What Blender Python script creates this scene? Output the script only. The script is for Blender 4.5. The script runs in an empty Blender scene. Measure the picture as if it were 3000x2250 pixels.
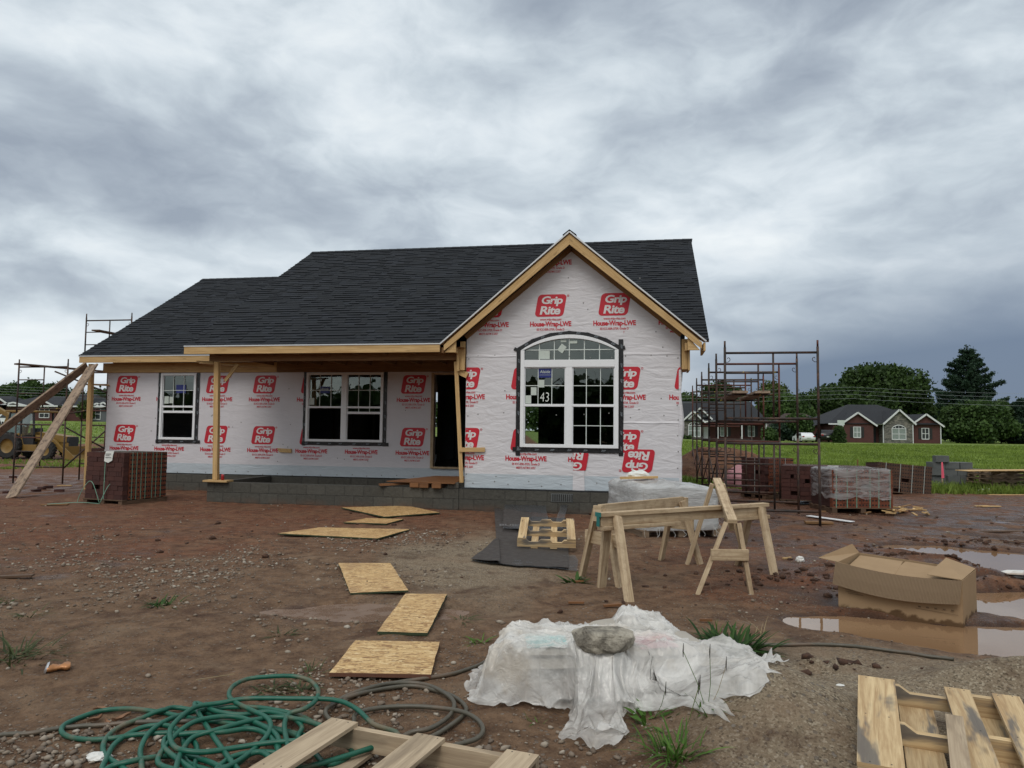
import bpy, bmesh, math, random
import numpy as np
from mathutils import Vector, Matrix

SC = bpy.context.scene
COL = SC.collection
random.seed(7)
RNG = np.random.default_rng(11)
PI = math.pi
R = math.radians

# ------------------------------------------------------------------ camera
EYE = 1.539
PITCH, ROLL = 0.0624, 0.0114
cam = bpy.data.cameras.new("camera")
cam.sensor_width = 36.0
cam.lens = 36.0 * 1606.85 / 2212
cam.clip_start = 0.05
cam.clip_end = 3000
cam_ob = bpy.data.objects.new("camera", cam)
COL.objects.link(cam_ob)
cam_ob.matrix_world = (Matrix.Translation((0, 0, EYE)) @ Matrix.Rotation(PI / 2 + PITCH, 4, 'X')
                       @ Matrix.Rotation(ROLL, 4, 'Z'))
SC.camera = cam_ob


def nd(nt, typ, props=None, **ins):
    n = nt.nodes.new('ShaderNode' + typ)
    for k, v in (props or {}).items():
        setattr(n, k, v)
    for k, v in ins.items():
        if k[0] == 'i' and k[1:].isdigit():
            s = n.inputs[int(k[1:])]
        else:
            s = n.inputs[k.replace('_', ' ')]
        if isinstance(v, bpy.types.NodeSocket):
            nt.links.new(v, s)
        elif isinstance(v, bpy.types.Node):
            nt.links.new(v.outputs[0], s)
        else:
            s.default_value = v
    return n


def c4(c):
    return (c[0], c[1], c[2], 1.0)


def mth(nt, op, a, b=0.0, c=0.0, clamp=False):
    return nd(nt, 'Math', {'operation': op, 'use_clamp': clamp}, i0=a, i1=b, i2=c).outputs[0]


def vmul(nt, v, s):
    return nd(nt, 'VectorMath', {'operation': 'MULTIPLY'}, i0=v, i1=s).outputs[0]


def mix(nt, f, a, b, typ='MIX'):
    n = nt.nodes.new('ShaderNodeMix')
    n.data_type = 'RGBA'
    n.blend_type = typ
    for s, v in ((n.inputs[0], f), (n.inputs[6], a), (n.inputs[7], b)):
        if isinstance(v, bpy.types.NodeSocket):
            nt.links.new(v, s)
        elif isinstance(v, (tuple, list)):
            s.default_value = c4(v)
        else:
            s.default_value = v
    return n.outputs[2]


def ramp(nt, f, stops, interp='LINEAR'):
    n = nt.nodes.new('ShaderNodeValToRGB')
    n.color_ramp.interpolation = interp
    el = n.color_ramp.elements
    while len(el) < len(stops):
        el.new(0.5)
    for e, (p, c) in zip(el, stops):
        e.position = p
        e.color = c4(c) if isinstance(c, (tuple, list)) else (c, c, c, 1)
    nt.links.new(f, n.inputs[0])
    return n.outputs[0]


def mrange(nt, v, a, b, c=0.0, d=1.0, smooth=True):
    n = nd(nt, 'MapRange', {'interpolation_type': 'SMOOTHSTEP' if smooth else 'LINEAR'}, i0=v, i1=a, i2=b, i3=c, i4=d)
    return n.outputs[0]


def noise(nt, vec, scale, detail=4.0, rough=0.55, dist=0.0):
    n = nd(nt, 'TexNoise', Scale=scale, Detail=detail, Roughness=rough, Distortion=dist)
    if vec is not None:
        nt.links.new(vec, n.inputs['Vector'])
    return n.outputs[0]


# ------------------------------------------------------------------ sky and sun
SUN_EL, SUN_AZ = R(52), R(200)          # azimuth from +Y, clockwise: behind the viewer
world = bpy.data.worlds.new("World")
SC.world = world
world.use_nodes = True
wt = world.node_tree
wt.nodes.clear()
out = wt.nodes.new('ShaderNodeOutputWorld')
bg = nd(wt, 'Background', Strength=0.1)
wt.links.new(bg.outputs[0], out.inputs[0])
sky = nd(wt, 'TexSky', {'sky_type': 'NISHITA', 'sun_disc': False, 'sun_elevation': SUN_EL, 'sun_rotation': SUN_AZ,
                        'dust_density': 2.0})
tc = wt.nodes.new('ShaderNodeTexCoord')
D = nd(wt, 'VectorMath', {'operation': 'NORMALIZE'}, i0=tc.outputs['Generated']).outputs[0]
sx = nd(wt, 'SeparateXYZ', i0=D)
dx, dy, dz = sx.outputs
cp = nd(wt, 'CombineXYZ', i0=dx, i1=dy, i2=mth(wt, 'MULTIPLY', mth(wt, 'POWER', mth(wt, 'MAXIMUM', dz, 0.0), .85), 1.75)).outputs[0]
warp = nd(wt, 'TexNoise', Vector=cp, Scale=5.0, Detail=3.0).outputs[1]
cpw = nd(wt, 'VectorMath', {'operation': 'ADD'}, i0=cp, i1=vmul(wt, warp, (.16, .16, .10))).outputs[0]
n1 = noise(wt, nd(wt, 'Mapping', i0=cpw, Rotation=(0, R(14), 0), Scale=(1, 1, 1.35), Location=(3.1, 1.7, 0)).outputs[0], 3.6, 5, .5, .15)
n2 = noise(wt, nd(wt, 'Mapping', i0=cpw, Rotation=(0, R(-10), 0), Scale=(1, 1, 1.15), Location=(7.7, -2.2, 0)).outputs[0], 7.2, 8, .55, .15)
cl = mth(wt, 'ADD', mth(wt, 'MULTIPLY', n1, .60), mth(wt, 'ADD', mth(wt, 'MULTIPLY', n2, .52), -.06))


def blob(az, el, wa, we, amt):
    """soft brighter / darker bank of cloud round a compass direction (degrees)"""
    a = mth(wt, 'ARCTAN2', dx, dy)
    e = mth(wt, 'ARCSINE', dz)
    p = mth(wt, 'DIVIDE', mth(wt, 'SUBTRACT', a, R(az)), R(wa))
    q = mth(wt, 'DIVIDE', mth(wt, 'SUBTRACT', e, R(el)), R(we))
    d2 = mth(wt, 'ADD', mth(wt, 'MULTIPLY', p, p), mth(wt, 'MULTIPLY', q, q))
    return mth(wt, 'MULTIPLY', mth(wt, 'EXPONENT', mth(wt, 'MULTIPLY', d2, -1.0)), amt)


for b in ((-33, 18.5, 14, 3.2, -.12), (-19, 15.0, 14, 2.4, -.13), (-30, 25, 10, 2.6, .07), (4, 19, 9, 5, .10),
          (-12, 22, 9, 3.0, .07), (17, 22, 10, 5, -.05), (28, 25, 12, 4, -.05), (-4, 25.5, 7, 2, -.08),
          (-33, 5, 8, 2.2, .14), (19, 13.5, 9, 2.2, .10), (5, 15, 7, 2, -.10), (-31, 12.5, 9, 1.5, .09), (-30, 8.5, 9, 1.4, -.04),
          (-18, 29, 9, 2.5, .06), (12, 17, 4, 2, .05), (31, 17, 8, 3, .04)):
    cl = mth(wt, 'ADD', cl, blob(*b))
cc = ramp(wt, cl, [(0.30, (3.4, 3.95, 4.7)), (0.42, (4.7, 5.35, 6.05)), (0.51, (6.1, 6.85, 7.45)), (0.60, (7.6, 8.3, 8.8)),
                   (0.72, (9.2, 9.7, 9.9))])
storm = mth(wt, 'ADD', blob(36, 4.0, 16, 6.5, 1.1), blob(20, 2.5, 9, 4.0, .75), clamp=True)
cc = mix(wt, storm, cc, (1.75, 2.3, 3.25))
lift = mth(wt, 'ADD', 1.0, mth(wt, 'MULTIPLY', mrange(wt, dz, 0.55, 0.95), .40))
back = mrange(wt, dy, 0.25, -0.6, 0.0, .10)
lift = mth(wt, 'ADD', lift, back)
cc = mix(wt, 1.0, cc, mix(wt, mrange(wt, mth(wt, 'SUBTRACT', dz, mth(wt, 'MULTIPLY', dy, .6)), 0.0, .6), nd(wt, 'CombineColor', i0=lift, i1=lift, i2=lift).outputs[0], nd(wt, 'CombineColor', i0=mth(wt, 'MULTIPLY', lift, 1.06), i1=mth(wt, 'MULTIPLY', lift, 1.0), i2=mth(wt, 'MULTIPLY', lift, .92)).outputs[0]), 'MULTIPLY')
fin = mix(wt, 0.94, sky.outputs[0], cc)
wt.links.new(fin, bg.inputs[0])

sun = bpy.data.lights.new("sun", 'SUN')
sun.energy = 1.35
sun.angle = R(30)
sun.color = (1.0, 0.95, 0.87)
sun_ob = bpy.data.objects.new("sun", sun)
COL.objects.link(sun_ob)
sd = Vector((math.sin(SUN_AZ) * math.cos(SUN_EL), math.cos(SUN_AZ) * math.cos(SUN_EL), math.sin(SUN_EL)))
sun_ob.rotation_euler = sd.to_track_quat('Z', 'Y').to_euler()

SC.view_settings.view_transform = 'Standard'
SC.view_settings.look = 'None'
SC.view_settings.exposure = 0.0
SC.view_settings.gamma = 1.0
SC.cycles.max_bounces = 8
SC.cycles.transparent_max_bounces = 24
SC.cycles.caustics_reflective = False
SC.cycles.caustics_refractive = False


# ------------------------------------------------------------------ mesh helpers
class MB:
    """collects faces (with uv, material slot and a random value each) and links them as ONE mesh object"""

    def __init__(self):
        self.v, self.f, self.m, self.uv, self.r = [], [], [], [], []

    def add(self, verts, faces, mi=0, uvs=None, r=None):
        o = len(self.v)
        self.v.extend([tuple(p) for p in verts])
        r = random.random() if r is None else r
        for k, f in enumerate(faces):
            self.f.append([o + i for i in f])
            self.m.append(mi)
            self.uv.append(uvs[k] if uvs else [(0, 0)] * len(f))
            self.r.append(r)

    def poly(self, pts, mi=0, r=None, uv=None):
        if uv is None:
            a = Vector(pts[0])
            e1 = (Vector(pts[1]) - a).normalized()
            nn = Vector((0, 0, 0))
            for i in range(len(pts)):
                p, q = Vector(pts[i]) - a, Vector(pts[(i + 1) % len(pts)]) - a
                nn += p.cross(q)
            e2 = nn.normalized().cross(e1)
            uv = [((Vector(p) - a).dot(e1), (Vector(p) - a).dot(e2)) for p in pts]
        self.add(pts, [list(range(len(pts)))], mi, [uv], r)

    def prism(self, pts, ext, mi=0, r=None):
        """polygon and its copy moved by ext, closed"""
        e = Vector(ext)
        n = len(pts)
        P = [Vector(p) for p in pts]
        a = P[0]
        e1 = (P[1] - P[0]).normalized()
        e2 = e.normalized().cross(e1)
        uvp = [((p - a).dot(e1), (p - a).dot(e2)) for p in P]
        verts = P + [p + e for p in P]
        nn = Vector((0, 0, 0))
        for i in range(n):
            nn += (P[i] - a).cross(P[(i + 1) % n] - a)
        flip = nn.dot(e) > 0
        faces, uvs = [], []
        faces.append(list(range(n))[::-1] if flip else list(range(n)))
        uvs.append(uvp[::-1] if flip else uvp)
        top = list(range(n, 2 * n))
        faces.append(top if flip else top[::-1])
        uvs.append(uvp if flip else uvp[::-1])
        el = e.length
        s = 0
        for i in range(n):
            j = (i + 1) % n
            d = (P[j] - P[i]).length
            q = [i, j, n + j, n + i]
            u = [(s, 0), (s + d, 0), (s + d, el), (s, el)]
            s += d
            if not flip:
                q, u = q[::-1], u[::-1]
            faces.append(q)
            uvs.append(u)
        self.add(verts, faces, mi, uvs, r)

    def frame_box(self, c, ax, ay, az, mi=0, r=None):
        """box with centre c and half-axis vectors; ax is the long (grain) axis"""
        c, ax, ay, az = Vector(c), Vector(ax), Vector(ay), Vector(az)
        if ax.cross(ay).dot(az) < 0:
            az = -az
        vs = [c + sx * ax + sy * ay + sz * az for sz in (-1, 1) for sy in (-1, 1) for sx in (-1, 1)]
        L, W, T = ax.length * 2, ay.length * 2, az.length * 2
        ou, ov = random.uniform(0, 40), random.uniform(0, 40)
        fs = [[0, 2, 3, 1], [4, 5, 7, 6], [0, 1, 5, 4], [2, 6, 7, 3], [0, 4, 6, 2], [1, 3, 7, 5]]
        uvl = [[(0, 0), (0, W), (L, W), (L, 0)], [(0, 0), (L, 0), (L, W), (0, W)], [(0, 0), (L, 0), (L, T), (0, T)],
               [(0, 0), (0, T), (L, T), (L, 0)], [(0, 0), (0, T), (.06 * W, T), (.06 * W, 0)], [(0, 0), (.06 * W, 0), (.06 * W, T), (0, T)]]
        uvs = [[(a + ou, b + ov + .3 * k) for a, b in q] for k, q in enumerate(uvl)]
        self.add(vs, fs, mi, uvs, r)

    def box(self, x0, x1, y0, y1, z0, z1, mi=0, r=None):
        h = [(x1 - x0) / 2, (y1 - y0) / 2, (z1 - z0) / 2]
        ax = [Vector((h[0], 0, 0)), Vector((0, h[1], 0)), Vector((0, 0, h[2]))]
        o = sorted(range(3), key=lambda i: -abs(h[i]))
        self.frame_box(((x0 + x1) / 2, (y0 + y1) / 2, (z0 + z1) / 2), ax[o[0]], ax[o[1]], ax[o[2]], mi, r)

    def board(self, p0, p1, w, t, up=(0, 0, 1), mi=0, r=None):
        """plank from p0 to p1 (centre line), w wide, t thick; up is roughly the direction of its thickness"""
        p0, p1, up = Vector(p0), Vector(p1), Vector(up)
        a = p1 - p0
        s = a.cross(up).normalized()
        n = s.cross(a).normalized()
        self.frame_box((p0 + p1) / 2, a / 2, s * w / 2, n * t / 2, mi, r)

    def tube(self, pts, rad, n=8, closed=False, mi=0, r=None, caps=True):
        P = [Vector(p) for p in pts]
        m = len(P)
        rads = rad if isinstance(rad, (list, tuple)) else [rad] * m
        verts, faces, uvs = [], [], []
        nrm = None
        s = 0
        ss = []
        for i in range(m):
            if closed:
                t = P[(i + 1) % m] - P[i - 1]
            else:
                t = P[min(i + 1, m - 1)] - P[max(i - 1, 0)]
            t = t.normalized() if t.length > 1e-9 else Vector((0, 0, 1))
            if nrm is None:
                nrm = t.cross(Vector((0.13, 0.2, 1)) if abs(t.z) < .95 else Vector((1, 0, 0))).normalized()
            else:
                nrm = (nrm - t * nrm.dot(t))
                nrm = nrm.normalized() if nrm.length > 1e-6 else t.orthogonal().normalized()
            b = t.cross(nrm)
            for k in range(n):
                a = 2 * PI * k / n
                verts.append(P[i] + (nrm * math.cos(a) + b * math.sin(a)) * rads[i])
            if i:
                s += (P[i] - P[i - 1]).length
            ss.append(s)
        rng = m if closed else m - 1
        for i in range(rng):
            j = (i + 1) % m
            for k in range(n):
                l = (k + 1) % n
                faces.append([i * n + k, i * n + l, j * n + l, j * n + k])
                u0, u1 = ss[i], ss[j] if j else s
                uvs.append([(u0, k / n), (u0, (k + 1) / n), (u1, (k + 1) / n), (u1, k / n)])
        if caps and not closed:
            faces.append(list(range(n))[::-1])
            uvs.append([(0, 0)] * n)
            faces.append([(m - 1) * n + k for k in range(n)])
            uvs.append([(0, 0)] * n)
        self.add(verts, faces, mi, uvs, r)

    def lathe(self, prof, c=(0, 0, 0), axis=(0, 0, 1), n=20, mi=0, r=None):
        """profile of (radius, height) pairs turned round an axis"""
        c, az = Vector(c), Vector(axis).normalized()
        ax = az.orthogonal().normalized()
        ay = az.cross(ax)
        verts, faces = [], []
        for (rr, h) in prof:
            for k in range(n):
                a = 2 * PI * k / n
                verts.append(c + az * h + (ax * math.cos(a) + ay * math.sin(a)) * rr)
        for i in range(len(prof) - 1):
            for k in range(n):
                l = (k + 1) % n
                faces.append([i * n + k, i * n + l, (i + 1) * n + l, (i + 1) * n + k])
        self.add(verts, faces, mi, None, r)

    def grid(self, P, mi=0, r=None, closed_u=False):
        """P[i][j] points -> quads"""
        ni, nj = len(P), len(P[0])
        verts = [p for row in P for p in row]
        faces, uvs = [], []
        for i in range(ni - 1):
            for j in range(nj if closed_u else nj - 1):
                k = (j + 1) % nj
                faces.append([i * nj + j, i * nj + k, (i + 1) * nj + k, (i + 1) * nj + j])
                uvs.append([(j, i), (j + 1, i), (j + 1, i + 1), (j, i + 1)])
        self.add(verts, faces, mi, uvs, r)

    def xf(self, M, start=0):
        for i in range(start, len(self.v)):
            self.v[i] = tuple(M @ Vector(self.v[i]))
        return self

    def build(self, name, mats, parent=None, smooth=False, bevel=0.0, solid=0.0, subsurf=0):
        me = bpy.data.meshes.new(name)
        me.from_pydata(self.v, [], self.f)
        if not isinstance(mats, (list, tuple)):
            mats = [mats]
        for m in mats:
            me.materials.append(m)
        me.polygons.foreach_set('material_index', self.m)
        if smooth:
            me.polygons.foreach_set('use_smooth', [True] * len(self.f))
        ul = me.uv_layers.new(name='UVMap')
        flat = [c for q in self.uv for p in q for c in p]
        ul.data.foreach_set('uv', flat)
        at_ = me.attributes.new('rnd', 'FLOAT', 'FACE')
        at_.data.foreach_set('value', self.r)
        me.update()
        o = bpy.data.objects.new(name, me)
        COL.objects.link(o)
        if parent is not None:
            o.parent = parent
        if bevel:
            b = o.modifiers.new('bevel', 'BEVEL')
            b.width = bevel
            b.segments = 2
            b.limit_method = 'ANGLE'
        if solid:
            b = o.modifiers.new('solid', 'SOLIDIFY')
            b.thickness = solid
            b.offset = 0
        if subsurf:
            b = o.modifiers.new('sub', 'SUBSURF')
            b.levels = b.render_levels = subsurf
        return o


def thing(name, label, cat, loc=(0, 0, 0), rotz=0.0, group=None):
    o = bpy.data.objects.new(name, None)
    o.empty_display_size = 0.2
    COL.objects.link(o)
    o.location = loc
    o.rotation_euler = (0, 0, rotz)
    return tag(o, label, cat, group)


def tag(o, label, cat, group=None, kind=None):
    o['label'] = label
    o['category'] = cat
    if group:
        o['group'] = group
    if kind:
        o['kind'] = kind
    return o


def struct(o, kind='structure', label=None):
    o['kind'] = kind
    if label:
        o['label'] = label
        o['category'] = o.name.replace('_', ' ')
    return o


def dup(root, loc=None, rotz=None, label=None, group=None):
    r = root.copy()
    COL.objects.link(r)
    if loc is not None:
        r.location = loc
    if rotz is not None:
        r.rotation_euler = (0, 0, rotz)
    if label:
        r['label'] = label
    if group:
        r['group'] = group
    for ch in list(root.children):
        c = ch.copy()
        COL.objects.link(c)
        c.parent = r
        for g in list(ch.children):
            d = g.copy()
            COL.objects.link(d)
            d.parent = c
    return r


# pixel of the photograph (2212 x 1659) -> point where that sight line meets the level z
_f, _c, _s = 1606.85, math.cos(PITCH), math.sin(PITCH)
_cr, _sr = math.cos(ROLL), math.sin(ROLL)


def ray(px, py):
    rx, ry = px - 1106, py - 829.5
    x, y = (rx * _cr + ry * _sr) / _f, (-rx * _sr + ry * _cr) / _f
    return Vector((x, _c + _s * y, _s - _c * y))


def at(px, py, z=0.0):
    r = ray(px, py)
    t = (z - EYE) / r.z
    return Vector((r.x * t, r.y * t, z))


def atY(px, py, Y):
    r = ray(px, py)
    t = Y / r.y
    return Vector((r.x * t, Y, EYE + r.z * t))


# smooth value noise (numpy) for terrain and rough shapes
def vnoise(x, y, seed=0):
    x, y = np.asarray(x, float), np.asarray(y, float)
    xi, yi = np.floor(x).astype(np.int64), np.floor(y).astype(np.int64)
    fx, fy = x - xi, y - yi
    fx, fy = fx * fx * (3 - 2 * fx), fy * fy * (3 - 2 * fy)

    def h(a, b):
        n = (a * 374761393 + b * 668265263 + seed * 1442695041) & 0xffffffff
        n = ((n ^ (n >> 13)) * 1274126177) & 0xffffffff
        return ((n ^ (n >> 16)) & 0xffff) / 65535.0
    a, b, c, d = h(xi, yi), h(xi + 1, yi), h(xi, yi + 1), h(xi + 1, yi + 1)
    return (a * (1 - fx) + b * fx) * (1 - fy) + (c * (1 - fx) + d * fx) * fy - 0.5


def fbm(x, y, seed=0, oct=4, gain=0.5):
    s, a = 0, 1.0
    for o in range(oct):
        s = s + a * vnoise(x * 2 ** o, y * 2 ** o, seed + o * 17)
        a *= gain
    return s


def sstep(x, a, b):
    t = np.clip((x - a) / (b - a), 0, 1)
    return t * t * (3 - 2 * t)
# ------------------------------------------------------------------ materials
def mat(name):
    m = bpy.data.materials.new(name)
    m.use_nodes = True
    nt = m.node_tree
    b = nt.nodes['Principled BSDF']
    return m, nt, b


def setp(nt, b, **kw):
    for k, v in kw.items():
        s = b.inputs[k.replace('_', ' ')]
        if isinstance(v, bpy.types.NodeSocket):
            nt.links.new(v, s)
        elif isinstance(v, (tuple, list)) and len(v) == 3:
            s.default_value = c4(v)
        else:
            s.default_value = v


def bump(nt, b, h, strength=0.3, dist=0.01):
    n = nd(nt, 'Bump', Strength=strength, Distance=dist, Height=h)
    nt.links.new(n.outputs[0], b.inputs['Normal'])
    return n


def attr(nt, name):
    return nd(nt, 'Attribute', {'attribute_name': name})


def uvn(nt):
    return nd(nt, 'UVMap', {'uv_map': 'UVMap'}).outputs[0]


def objc(nt):
    return nt.nodes.new('ShaderNodeTexCoord').outputs['Object']


def posc(nt):
    return nt.nodes.new('ShaderNodeNewGeometry').outputs['Position']


def plain(name, col, rough=0.6, metal=0.0, var=0.15, nscale=6.0, bmp=0.0, spec=0.5):
    """paint / plastic with mottling so that no surface is a flat colour"""
    m, nt, b = mat(name)
    o = objc(nt)
    n = noise(nt, o, nscale, 5, 0.6)
    c = mix(nt, n, tuple(x * (1 - var) for x in col), tuple(min(1, x * (1 + var)) for x in col))
    setp(nt, b, Base_Color=c, Roughness=mrange(nt, noise(nt, o, nscale * 2.7, 3), .3, .7, max(.02, rough - .1), min(1, rough + .1)),
         Metallic=metal)
    b.inputs['Specular IOR Level'].default_value = spec
    if bmp:
        bump(nt, b, noise(nt, o, nscale * 8, 4), bmp, 0.004)
    return m


def wood(name, light, dark, rough=0.75, dirt=None, dirt_amt=0.0, knots=0.5, stain=None, stain_amt=0.0, stain_scale=1.3):
    m, nt, b = mat(name)
    uv = uvn(nt)
    rn = attr(nt, 'rnd').outputs['Fac']
    v = nd(nt, 'Mapping', i0=uv, Scale=(1.6, 26, 1)).outputs[0]
    n = noise(nt, v, 1.0, 5, 0.6, 0.8)
    fine = noise(nt, nd(nt, 'Mapping', i0=uv, Scale=(6, 190, 1)).outputs[0], 1.0, 3, 0.6)
    g = mth(nt, 'ADD', mth(nt, 'MULTIPLY', n, .7), mth(nt, 'MULTIPLY', fine, .3))
    c = mix(nt, mrange(nt, g, .33, .68), dark, light)
    kn = nd(nt, 'TexVoronoi', {'feature': 'F1'}, i0=nd(nt, 'Mapping', i0=uv, Scale=(2.1, 9.5, 1)).outputs[0], Scale=1.0)
    kk = mrange(nt, kn.outputs['Distance'], .05, .16, 1, 0)
    kk = mth(nt, 'MULTIPLY', kk, knots)
    c = mix(nt, kk, c, tuple(x * .32 for x in dark))
    c = mix(nt, mth(nt, 'MULTIPLY', rn, .55), c, mix(nt, 1.0, c, (.66, .66, .70), 'MULTIPLY'))
    if stain_amt:
        st = mrange(nt, noise(nt, nd(nt, 'Mapping', i0=uv, Scale=(stain_scale, 6, 1)).outputs[0], 1.0, 4, .65, .4), .5, .62)
        c = mix(nt, mth(nt, 'MULTIPLY', st, stain_amt), c, stain)
    if dirt_amt:
        dn = mrange(nt, noise(nt, posc(nt), 9.0, 5, .7), .45, .68)
        c = mix(nt, mth(nt, 'MULTIPLY', dn, dirt_amt), c, dirt)
    setp(nt, b, Base_Color=c, Roughness=rough)
    b.inputs['Specular IOR Level'].default_value = .3
    bump(nt, b, g, .35, .003)
    return m


M = {}
M['pine'] = wood('pine lumber', (.62, .43, .21), (.43, .27, .115), knots=.55)
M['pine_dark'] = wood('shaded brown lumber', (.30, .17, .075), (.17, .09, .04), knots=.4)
M['pine_grey'] = wood('weathered sawhorse lumber', (.58, .46, .31), (.34, .245, .15), knots=.6, dirt=(.19, .11, .065), dirt_amt=.4)
M['plank'] = wood('muddy scaffold plank', (.37, .28, .205), (.245, .175, .125), knots=.25, dirt=(.085, .06, .048), dirt_amt=.9)
M['pallet'] = wood('raw pallet wood', (.68, .52, .30), (.40, .26, .13), knots=.7, stain=(.10, .098, .098), stain_amt=.85, stain_scale=1.1)
M['pallet_grey'] = wood('weathered pallet wood', (.50, .40, .28), (.33, .25, .17), knots=.45, stain=(.17, .13, .09), stain_amt=.55)
M['pallet_dark'] = wood('dark wet pallet wood', (.16, .10, .065), (.08, .05, .032), knots=.3)
M['old_pallet'] = wood('old brown pallet wood', (.27, .195, .13), (.16, .115, .078), knots=.3)


def osb():
    m, nt, b = mat('oriented strand board')
    uv = uvn(nt)
    cs = None
    for k, (ang, sc) in enumerate(((0.25, 1.0), (-0.5, 1.25), (1.1, .9))):
        v = nd(nt, 'Mapping', i0=uv, Rotation=(0, 0, ang), Scale=(14 * sc, 62 * sc, 1), Location=(k * 3.7, k * 1.3, 0)).outputs[0]
        v = nd(nt, 'VectorMath', {'operation': 'ADD'}, i0=v, i1=vmul(nt, nd(nt, 'TexNoise', Vector=v, Scale=.6).outputs[1], (.9, .9, 0))).outputs[0]
        vo = nd(nt, 'TexVoronoi', i0=v, Scale=1.0)
        s = nd(nt, 'SeparateColor', i0=vo.outputs['Color']).outputs[0]
        cs = s if cs is None else nd(nt, 'Mix', i0=mrange(nt, noise(nt, uv, 17 + 6 * k, 2), .45, .55), i2=cs, i3=s).outputs[0]
    c = ramp(nt, cs, [(0, (.17, .085, .03)), (.18, (.33, .19, .075)), (.5, (.50, .32, .14)), (.8, (.60, .42, .20)), (1, (.66, .50, .28))])
    st = mrange(nt, noise(nt, uv, 2.6, 5, .6), .5, .72)
    c = mix(nt, mth(nt, 'MULTIPLY', st, .55), c, (.26, .15, .07))
    rn = attr(nt, 'rnd').outputs['Fac']
    c = mix(nt, mth(nt, 'MULTIPLY', rn, .6), c, mix(nt, 1.0, c, (.80, .62, .45), 'MULTIPLY'))
    setp(nt, b, Base_Color=c, Roughness=.6)
    bump(nt, b, cs, .35, .004)
    return m


M['osb'] = osb()
M['osb_edge'] = plain('painted board edge', (.03, .045, .02), .8, var=.5, nscale=20)
M['osb_wet'] = wood('wet red brown plywood', (.24, .115, .05), (.14, .062, .028), knots=.2, rough=.5)


def rusty():
    m, nt, b = mat('rusty scaffold tube')
    p = posc(nt)
    n = noise(nt, p, 5, 6, .7)
    c = ramp(nt, n, [(.3, (.018, .016, .016)), (.46, (.04, .03, .027)), (.56, (.075, .04, .028)), (.7, (.12, .075, .055))])
    rn = attr(nt, 'rnd').outputs['Fac']
    pn = mrange(nt, noise(nt, nd(nt, 'Mapping', i0=p, Scale=(9, 9, 2.2)).outputs[0], 1.3, 4, .6), .60, .68)
    sel = mth(nt, 'GREATER_THAN', rn, .8)
    c = mix(nt, mth(nt, 'MULTIPLY', pn, sel), c, (.42, .32, .04))
    sel2 = mth(nt, 'LESS_THAN', rn, .14)
    c = mix(nt, mth(nt, 'MULTIPLY', sel2, .5), c, (.14, .028, .016))
    setp(nt, b, Base_Color=c, Roughness=.65, Metallic=.25)
    bump(nt, b, noise(nt, p, 60, 3), .25, .002)
    return m


M['rust'] = rusty()


def wrapm(name, base, wr=0.5):
    m, nt, b = mat(name)
    o = objc(nt)
    a = noise(nt, nd(nt, 'Mapping', i0=o, Rotation=(0, R(38), 0), Scale=(1.7, 1, 5)).outputs[0], 1.3, 4, .55, 1.2)
    a2 = noise(nt, nd(nt, 'Mapping', i0=o, Rotation=(0, R(-35), 0), Scale=(2.0, 1, 8)).outputs[0], 1.0, 3, .5, .8)
    weave = noise(nt, nd(nt, 'Mapping', i0=o, Scale=(1, 1, 1)).outputs[0], 170, 2, .6)
    fib = noise(nt, nd(nt, 'Mapping', i0=o, Scale=(9, 9, 60)).outputs[0], 1.0, 4, .6)
    c = mix(nt, noise(nt, o, 3.5, 5, .65), tuple(x * .92 for x in base), tuple(min(1, x * 1.05) for x in base))
    c = mix(nt, mth(nt, 'MULTIPLY', mrange(nt, fib, .55, .75), .10), c, tuple(x * .6 for x in base))
    setp(nt, b, Base_Color=c, Roughness=mrange(nt, a2, .35, .65, .34, .55))
    h = mth(nt, 'ADD', mth(nt, 'MULTIPLY', mth(nt, 'ADD', a, mth(nt, 'MULTIPLY', a2, .55)), 1.0), mth(nt, 'MULTIPLY', weave, .015))
    bump(nt, b, h, wr, .035)
    return m


M['wrap'] = wrapm('white house wrap', (.635, .625, .66), .5)
M['wrap_flat'] = wrapm('house wrap under porch', (.62, .605, .645), .22)
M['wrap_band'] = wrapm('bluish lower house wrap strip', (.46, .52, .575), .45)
M['print'] = plain('red print', (.50, .012, .03), .5, var=.08, nscale=14)
M['print_white'] = plain('bare wrap in the print', (.66, .645, .655), .5, var=.04)
M['nail'] = plain('cap nail', (.20, .20, .19), .5)
M['tape'] = plain('black flashing tape', (.010, .010, .012), .35, var=.4, nscale=9, bmp=.5)
M['tape_print'] = plain('grey tape print', (.20, .23, .26), .5)
M['vinyl'] = plain('white vinyl', (.77, .79, .82), .35, var=.03)
M['muntin'] = plain('white muntin bar', (.62, .68, .66), .4, var=.03)
M['label_blue'] = plain('blue label', (.012, .022, .17), .4)
M['label_white'] = plain('pale paper label', (.50, .56, .52), .7, var=.12, nscale=20)
M['chalk'] = plain('white marker', (.7, .74, .7), .7)
M['black'] = plain('dark interior', (.012, .011, .011), .9, var=.3)
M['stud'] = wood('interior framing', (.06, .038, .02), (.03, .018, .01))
M['flash'] = plain('metal drip edge', (.62, .64, .66), .4, .3, var=.06)
M['felt'] = plain('black felt strip', (.02, .022, .026), .6, var=.4)
M['felt_print'] = plain('grey print on tar paper', (.11, .11, .115), .6)
M['steel'] = plain('galvanised steel', (.30, .33, .35), .4, .7, var=.25, nscale=18)


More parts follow.
